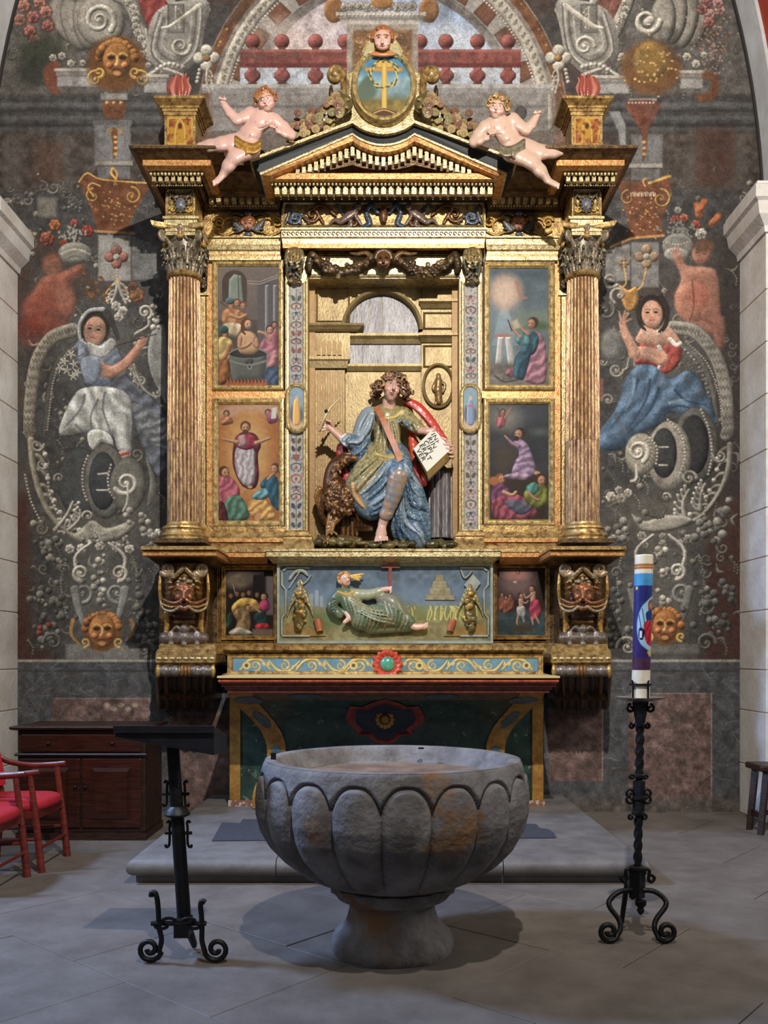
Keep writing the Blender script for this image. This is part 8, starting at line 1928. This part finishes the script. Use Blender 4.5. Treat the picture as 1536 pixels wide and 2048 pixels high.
# ================================================================ wrought-iron paschal candle stand
def plate_scroll(root, nm, pts, r, y, flat=None):
    return MB().tube([(x, y, z) for x, z in pts], r, 8, flat=flat).build(nm, IRON, root, smooth=60)
def candle_stand():
    d = 4.61; k = d/F; cx, cy = P(1274, 0, d).x, d
    Z = lambda py: EYE + (YH - py)*k
    Xp = lambda px: (px - XC)*k
    root = thing('candle_stand', (cx, cy, 0), 'black twisted wrought-iron candle stand on scrolled feet right of the font', 'candlestick')
    m = MB(); rs = []
    for i in range(90):
        t = i/89; z = Z(1795) + (Z(1404) - Z(1795))*t; py = 1795 - 391*t
        r = .019 if py > 1450 else .019 + .017*(1450 - py)/46
        if 1625 > py > 1560: r = .026
        if py > 1735: r = .034
        tw = 0 if (1625 > py > 1560 or py > 1735 or py < 1450) else z*26
        x = cx + (Xp(1281) - cx)*t
        rs.append([(x + r*math.cos(tw + j*math.pi/2)*1.2, cy + r*math.sin(tw + j*math.pi/2)*1.2, z) for j in range(4)])
    m.rings(rs).build('twisted_stem', IRON, root, smooth=30)
    for py, r in ((1450, .03), (1552, .03), (1626, .03), (1596, .036), (1736, .042)): MB().lathe([(r*.7, Z(py) - .012), (r, Z(py) - .006), (r, Z(py) + .006), (r*.7, Z(py) + .012)], (Xp(1279 if py < 1600 else 1275), cy), 16).build('collar', IRON, root, smooth=40)
    def scr(px, py, r, q, turns=1.15, a0=90, rad=.0075):
        p = spiral_pts(Xp(px), Z(py), r*k, turns, math.radians(a0), q, .2); plate_scroll(root, 'scroll', p, rad, cy)
    for q in (-1, 1):
        scr(1281 + q*19, 1417, 9, -q, 1.1, 90); scr(1279 + q*15, 1452, 6, -q, 1.0, 90); scr(1277 + q*14, 1552, 6, q, 1, 0 if q < 0 else 180); scr(1277 + q*16, 1585, 10, q, 1.1, -90); scr(1277 + q*16, 1600, 10, -q, 1.1, 90); scr(1275 + q*13, 1634, 6, -q, 1, 90)
        plate_scroll(root, 'foot_scroll', [(Xp(1275 + q*a), Z(b)) for a, b in cr([(12, 1752), (16, 1738), (24, 1742), (22, 1758), (28, 1764), (34, 1756), (28, 1750)], 4)], .009, cy)
        leg = [tuple(v) for v in cr([(1275 + q*6, 1780), (1275 + q*34, 1784), (1275 + q*54, 1800), (1275 + q*56, 1816), (1275 + q*38, 1842), (1275 + q*34, 1862), (1275 + q*42, 1880)], 5)]
        sp = spiral_pts(1275 + q*57, 1869, 21, 1.35, math.radians(140 if q > 0 else 40), -q, .22)
        path = leg + [tuple(v) for v in sp]; zf = .0135
        pts = []
        for i, (a, b) in enumerate(path):
            t = min(1, i/len(leg)); yy_ = cy - .10*t; kk = yy_/F
            pts.append(((a - XC)*kk, yy_, EYE + (YH - b)*kk))
        zmin = min(p_[2] for p_ in pts)
        MB().tube([(a, b, c_ - (zmin - zf)*min(1, i/len(leg))) for i, (a, b, c_) in enumerate(pts)], .0135, 10).build('scrolled_leg', IRON, root, smooth=60)
    MB().tube([(cx, cy, Z(1770)), (cx - .005, cy + .06, Z(1800)), (cx - .012, cy + .14, .25), (cx - .018, cy + .2, .08), (cx - .02, cy + .22, .012)], [.016, .016, .015, .014, .012], 10).build('rear_leg', IRON, root, smooth=60)
    MB().lathe([(.03, Z(1790) - .02), (.028, Z(1806)), (.014, Z(1812)), (.02, Z(1818)), (.006, Z(1826))], (cx + .01, cy - .03), 12).build('finial_knob', IRON, root, smooth=60)
    cxt = Xp(1281)
    MB().lathe([(.03, Z(1404)), (.09, Z(1400)), (.124, Z(1396)), (.126, Z(1394)), (.115, Z(1397)), (.05, Z(1399)), (.0, Z(1399))], (cxt, cy), 40).build('drip_dish', mat('pale_metal_dish', (150, 148, 146), .35, .8), root, smooth=40)
    for py in (1369, 1378): MB().lathe([(.051, Z(py) - .006), (.056, Z(py) - .006), (.056, Z(py) + .006), (.051, Z(py) + .006), (.051, Z(py) - .006)], (cxt, cy), 28, cap0=False, cap1=False).build('candle_ring', IRON, root) if py == 1369 else None
    for i in range(4):
        a = .5 + i*math.pi/2; MB().tube([(cxt + .053*math.cos(a), cy + .053*math.sin(a), Z(1398)), (cxt + .053*math.cos(a), cy + .053*math.sin(a), Z(1364)), (cxt + .06*math.cos(a), cy + .06*math.sin(a), Z(1361))], .006, 6).build('ring_prong', IRON, root)
    # candle: painted decoration on a leaning cylinder
    R = .046; z0, z1 = Z(1397.5), Z(1112); W_ = 2*math.pi*R/k
    c = Canvas(0, 1112, W_, 1398, 1.0, (214, 204, 184)); c.noise(.05, 8)
    fx = W_*.75                                             # unrolled column facing the camera
    c.rect(-2, 1129, W_ + 2, 1139, (150, 96, 60)); c.line([(0, 1134), (W_, 1134)], 2, (206, 150, 80), smooth=False); c.rect(-2, 1148, W_ + 2, 1173, (70, 136, 186), var=.15); c.rect(-2, 1172, W_ + 2, 1318, (38, 44, 104), col2=(52, 40, 92), gang=90, var=.15); c.rect(-2, 1316, W_ + 2, 1340, (70, 44, 66), var=.3); c.rect(fx - 22, 1174, fx - 16, 1180, (200, 180, 80))
    c.poly([(fx + 18, 1192), (fx + 6, 1200), (fx - 8, 1216), (fx - 16, 1244), (fx - 14, 1272), (fx - 6, 1290), (fx + 10, 1302), (fx + 22, 1306), (fx + 22, 1192)], (150, 190, 214), smooth=True, edge=.2)
    c.poly([(fx + 6, 1206), (fx + 20, 1200), (fx + 22, 1226), (fx + 10, 1232)], (120, 70, 54), smooth=True); c.ell(fx + 14, 1212, 5, 6, (176, 120, 92)); c.poly([(fx + 2, 1226), (fx + 18, 1222), (fx + 22, 1240), (fx + 6, 1246)], (30, 52, 110), smooth=True); c.poly([(fx - 2, 1250), (fx + 12, 1240), (fx + 22, 1250), (fx + 22, 1290), (fx + 4, 1286)], (164, 40, 52), smooth=True, folds=(.15, 9, 20)); c.poly([(fx - 10, 1256), (fx, 1262), (fx - 4, 1280), (fx - 12, 1274)], (24, 26, 60), smooth=True); c.rect(fx - 10, 1262, fx - 5, 1276, (206, 214, 220)); c.poly([(fx + 6, 1304), (fx + 18, 1296), (fx + 18, 1310), (fx + 12, 1314)], (196, 170, 60))
    for q in ((fx - 6, 1218, fx, 1250), (fx - 12, 1230, fx - 6, 1262)): c.line([q[:2], q[2:]], 1.6, (40, 60, 100), smooth=False)
    n = c.nx - 1; th = 2*math.pi*np.arange(n)/n; lean = (Xp(1288) - cxt)/(z1 - z0)
    zz = EYE + (YH - c.ys)*k; V = []
    for z in zz: V.append(np.stack([cxt + lean*(z - z0) + R*np.cos(th), cy + R*np.sin(th), np.full(n, z)], 1))
    V = np.concatenate(V); idx = np.arange(n*c.ny).reshape(c.ny, n); nx_ = np.roll(idx, -1, 1)
    f = np.stack([idx[:-1], idx[1:], nx_[1:], nx_[:-1]], -1).reshape(-1, 4)
    # the unrolled column at fraction .75 lands at angle -pi/2, facing the camera
    cd = thing('paschal_candle', (cxt, cy, z0), 'thick white paschal candle painted blue with a red-robed figure on the iron stand', 'candle')
    link('wax_body', np_mesh('wax_body', V, f[:, ::-1], c.img[:, :n].reshape(-1, 3), mat('painted_wax', (0, 0, 0), .38, 0, attr=True, spec=.4)), cd)
    xt = cxt + lean*(z1 - z0)
    MB().lathe([(R, z1 - .0005), (R*.96, z1 + .004), (R*.5, z1 + .002), (.001, z1 - .004)], (xt, cy), 32).build('candle_top', WAX, cd, smooth=60); MB().tube([(xt, cy, z1 - .004), (xt + .002, cy, z1 + .012)], .003, 6).build('wick', IRON, cd)
candle_stand()

# ================================================================ iron reading stand on the left
def lectern():
    d = 4.30; k = d/F; cy = d; Z = lambda py: EYE + (YH - py)*k; Xp = lambda px: (px - XC)*k; cx = Xp(368)
    root = thing('reading_stand', (cx, cy, 0), 'black iron reading stand with scrolled feet and dark desk left of the font', 'lectern')
    m = MB(); rs = []
    for i in range(12):
        t = i/11; z = Z(1862) + (Z(1470) - Z(1862))*t; x = Xp(370) + (Xp(344) - Xp(370))*t; r = .034 - .004*t
        rs.append([(x + r*math.cos(a), cy + r*math.sin(a), z) for a in np.linspace(0, 2*math.pi, 17)[:-1]])
    m.rings(rs).build('post', IRON, root, smooth=40)
    xat = lambda py: 370 - 26*(1862 - py)/392
    MB().lathe([(.03, Z(1636)), (.06, Z(1630)), (.062, Z(1627)), (.05, Z(1618)), (.034, Z(1612))], (Xp(xat(1626)), cy), 24).build('collar', IRON, root, smooth=40)
    for q in (-1, 1):
        for y0, y1 in ((1562, 1612), (1642, 1694)):
            x = xat((y0 + y1)/2) + q*18
            p = [(x + q*5, y0 + 4), (x + q*3, y0), (x - q*1, y0 + 3), (x, y0 + 14), (x, y1 - 12), (x + q*2, y1 - 2), (x + q*7, y1), (x + q*8, y1 - 5)]
            MB().tube([(Xp(a), cy, Z(b)) for a, b in cr(p, 4)], .0065, 6).build('bracket_scroll', IRON, root, smooth=60)
    for py in (1588, 1666): MB().tube([(Xp(xat(py) - 27), cy, Z(py)), (Xp(xat(py) + 27), cy, Z(py))], .008, 6).build('cross_bar', IRON, root)
    # feet
    zf = .0125
    for q, hook, mid, sp in ((-1, [(302, 1806), (304, 1798), (311, 1800), (315, 1816), (317, 1842)], [(318, 1868), (323, 1892), (318, 1916)], (299, 1911)), (1, [(411, 1815), (404, 1812), (401, 1822), (403, 1842)], [(404, 1868), (404, 1892), (410, 1914)], (433, 1908))):
        leg = [tuple(v) for v in cr(hook + mid, 4)]; s2 = spiral_pts(sp[0], sp[1], 25, 1.4, math.radians(20 if q < 0 else 160), 1 if q < 0 else -1, .2)
        path = leg + [tuple(v) for v in s2]; yv = cy - .07; kk = yv/F; pts = [((a - XC)*kk, yv, EYE + (YH - b)*kk) for a, b in path]; zm = min(p_[2] for p_ in pts)
        MB().tube([(a, b, c_ - (zm - zf)) for a, b, c_ in pts], .0125, 10).build('scrolled_leg', IRON, root, smooth=60)
    zb = Z(1838)
    MB().tube([(Xp(310), cy - .07, zb), (Xp(418), cy - .07, zb)], .012, 8).build('foot_bar', IRON, root)
    for x in (330, 345, 394, 384): 
        MB().tube([(Xp(x) + .03*math.cos(t), cy - .075, zb + .014*math.sin(t) + (.012 if x in (345, 384) else -.01)) for t in np.linspace(0, 2*math.pi, 13)], .008, 6).build('chain_link', IRON, root, smooth=60)
    MB().tube([(Xp(372), cy, Z(1850)), (Xp(376), cy + .05, Z(1874)), (Xp(377), cy + .12, .03), (Xp(377), cy + .13, .012)], [.02, .02, .017, .012], 10).build('rear_leg', IRON, root, smooth=60)
    MB().box((Xp(355), cy - .08, Z(1866)), (Xp(384), cy + .02, Z(1832))).build('foot_boss', IRON, root)
    # desk: sloping board with a deep front edge
    x0, x1 = Xp(246), Xp(440); zt = Z(1448); m = MB()
    m.add([(x0, cy - .14, zt - .05), (x1, cy - .14, zt - .135), (x1, cy + .2, zt - .16), (x0, cy + .2, zt - .10), (x0, cy - .14, zt - .008), (x1, cy - .14, zt), (x1, cy + .2, zt - .07), (x0, cy + .2, zt - .075)], [(0, 1, 2, 3), (4, 7, 6, 5), (0, 4, 5, 1), (1, 5, 6, 2), (2, 6, 7, 3), (3, 7, 4, 0)])
    bevel(m.build('desk', mat('black_desk', (34, 34, 42), .45, 0, var=(22, 22, 28), scale=14), root), .006)
    MB().box((x0, cy - .155, zt - .03), (x1, cy - .14, zt + .003)).build('book_ledge', mat('black_desk', (0, 0, 0)), root)
lectern()

# ================================================================ chest, chairs and bench
def chest():
    x0, x1, y0, y1, h = -2.87, -1.872, 7.02, 7.57, .86
    root = thing('vestry_chest', ((x0 + x1)/2, (y0 + y1)/2, 0), 'low dark wooden chest with a drawer and panelled doors against the painted wall', 'chest')
    bevel(MB().box((x0, y0 + .02, .06), (x1, y1, h)).build('body', DKWOOD, root), .006)
    MB().box((x0 - .01, y0, .0), (x1 + .01, y1, .06)).build('plinth', DKWOOD, root)
    MB().stackm([(x0 - .02, x1 + .02, h, y0), (x0 - .045, x1 + .045, h + .01, y0 - .03), (x0 - .05, x1 + .05, h + .025, y0 - .035), (x0 - .045, x1 + .045, h + .032, y0 - .03)], y1 + .01).build('lid', DKWOOD, root)
    RW = mat('polished_red_oak', (62, 32, 22), .32, 0, var=(36, 18, 13), scale=8, stretch=(.6, 1, 7), coat=.2)
    dr = MB().box((x0 + .03, y0, h - .17), (x1 - .03, y0 + .03, h - .03)).build('drawer', RW, root); bevel(dr, .008)
    MB().stackm([(x0 - .012, x1 + .012, h - .2, y0 - .004), (x0 - .02, x1 + .02, h - .19, y0 - .014), (x0 - .012, x1 + .012, h - .178, y0 - .004)], y0 + .05).build('waist_moulding', DKWOOD, root)
    for a, b in ((x0 + .03, (x0 + x1)/2 - .01), ((x0 + x1)/2 + .01, x1 - .03)):
        dd = MB().box((a, y0, .1), (b, y0 + .03, h - .22)).build('door', RW, root); bevel(dd, .006)
        MB().stackm([(a + .08, b - .08, .17, y0 - .006), (a + .1, b - .1, .2, y0 - .016), (a + .1, b - .1, h - .32, y0 - .016), (a + .08, b - .08, h - .29, y0 - .006)], y0 + .01).build('door_panel', RW, dd)
        MB().ball(((x0 + x1)/2 + (.04 if a > (x0 + x1)/2 - .1 else -.04), y0 - .015, .42), .014, 10, 6).build('knob', IRON, dd, smooth=True)
    for q in (-.25, .25): MB().ball(((x0 + x1)/2 + q, y0 - .012, h - .1), .014, 10, 6).build('drawer_knob', IRON, dr, smooth=True)
chest()
RWOOD = mat('red_stained_beech', (112, 44, 32), .4, 0, var=(80, 26, 22), scale=9, stretch=(1, 1, 5), coat=.15)
RFAB = mat('crimson_upholstery', (176, 30, 44), .85, 0, var=(146, 20, 34), scale=60, bump=.3, bscale=300)
def chair(x, y, label):
    "faces +x; front legs at x"
    root = thing('armchair', (x - .22, y, 0), label, 'chair', 'red armchairs beside the chest')
    w_ = .245
    for q in (-1, 1):
        MB().tube([(x, y + q*w_, 0), (x - .03, y + q*w_, .3), (x - .075, y + q*w_, .645)], [.026, .023, .019], 10).build('front_leg', RWOOD, root, smooth=50)
        MB().tube([(x - .50, y + q*(w_ - .02), 0), (x - .46, y + q*(w_ - .02), .42), (x - .50, y + q*(w_ - .03), .66), (x - .56, y + q*(w_ - .04), .86)], [.024, .022, .02, .016], 10).build('rear_leg', RWOOD, root, smooth=50)
        MB().tube([tuple(v) for v in cr([(x - .535, y + q*(w_ - .01), .76), (x - .45, y + q*(w_ + .005), .69), (x - .30, y + q*(w_ + .015), .655), (x - .15, y + q*(w_ + .012), .655), (x - .015, y + q*(w_ + .0), .668)], 4)], [.012, .016, .018, .02, .022, .02] + [.02]*10 + [.018], 8, flat=.62).build('armrest', RWOOD, root, smooth=50)
        MB().tube([(x - .015, y + q*w_, .22), (x - .475, y + q*(w_ - .02), .2)], .012, 8).build('side_stretcher', RWOOD, root)
        MB().box((x - .47, y + q*w_ - .012, .36), (x - .045, y + q*w_ + .012, .41)).build('side_rail', RWOOD, root)
    MB().box((x - .06, y - w_, .355), (x - .03, y + w_, .41)).build('front_rail', RWOOD, root); MB().tube([(x - .012, y - w_, .16), (x - .012, y + w_, .16)], .011, 8).build('front_stretcher', RWOOD, root)
    rs = []
    for z, s_ in ((.405, .96), (.415, 1.0), (.44, 1.02), (.462, .97), (.474, .86), (.48, .6)):
        rs.append([(x - .25 + s_*.245*math.copysign(abs(math.cos(t))**.55, math.cos(t)), y + s_*.262*math.copysign(abs(math.sin(t))**.55, math.sin(t)), z) for t in np.linspace(0, 2*math.pi, 41)[:-1]])
    MB().rings(rs).build('seat_cushion', RFAB, root, smooth=60)
    rs = []
    for t in np.linspace(0, 1, 9):
        z = .52 + .36*t; xx = x - .475 - .075*t; hw = .205 + .015*math.sin(math.pi*t) - .05*max(0, t - .8)
        rs.append([(xx + .03 - .05*(1 - (v/hw)**2) + .02, y + v, z) for v in np.linspace(-hw, hw, 9)] + [(xx - .02 - .05*(1 - (v/hw)**2) + .02, y + v, z) for v in np.linspace(hw, -hw, 9)])
    MB().rings(rs).build('backrest', RFAB, root, smooth=60)
chair(-2.285, 6.235, 'red wooden armchair with crimson seat, the farther one, beside the dark chest')
chair(-2.335, 5.63, 'red wooden armchair with crimson seat, the nearer one, at the left edge')
def bench():
    x0, y0, y1, h = 3.02, 7.2, 7.52, .56
    root = thing('bench', (x0 + .5, (y0 + y1)/2, 0), 'dark wooden bench with splayed legs at the right edge by the stone pier', 'bench')
    bevel(MB().box((x0, y0, h - .05), (x0 + 1.2, y1, h)).build('seat_plank', DKWOOD, root), .014, 3)
    for xx, s_ in ((x0 + .07, -1), (x0 + 1.13, 1)):
        for yy_ in (y0 + .05, y1 - .05): MB().tube([(xx + s_*.05, yy_, .0), (xx, yy_, h - .045)], [.03, .033], 4).build('leg', DKWOOD, root)
        MB().box((xx + s_*.03 - .015, y0 + .05, .12), (xx + s_*.03 + .015, y1 - .05, .17)).build('end_stretcher', DKWOOD, root)
    MB().box((x0 + .07, (y0 + y1)/2 - .015, .14), (x0 + 1.13, (y0 + y1)/2 + .015, .18)).build('long_stretcher', DKWOOD, root)
bench()
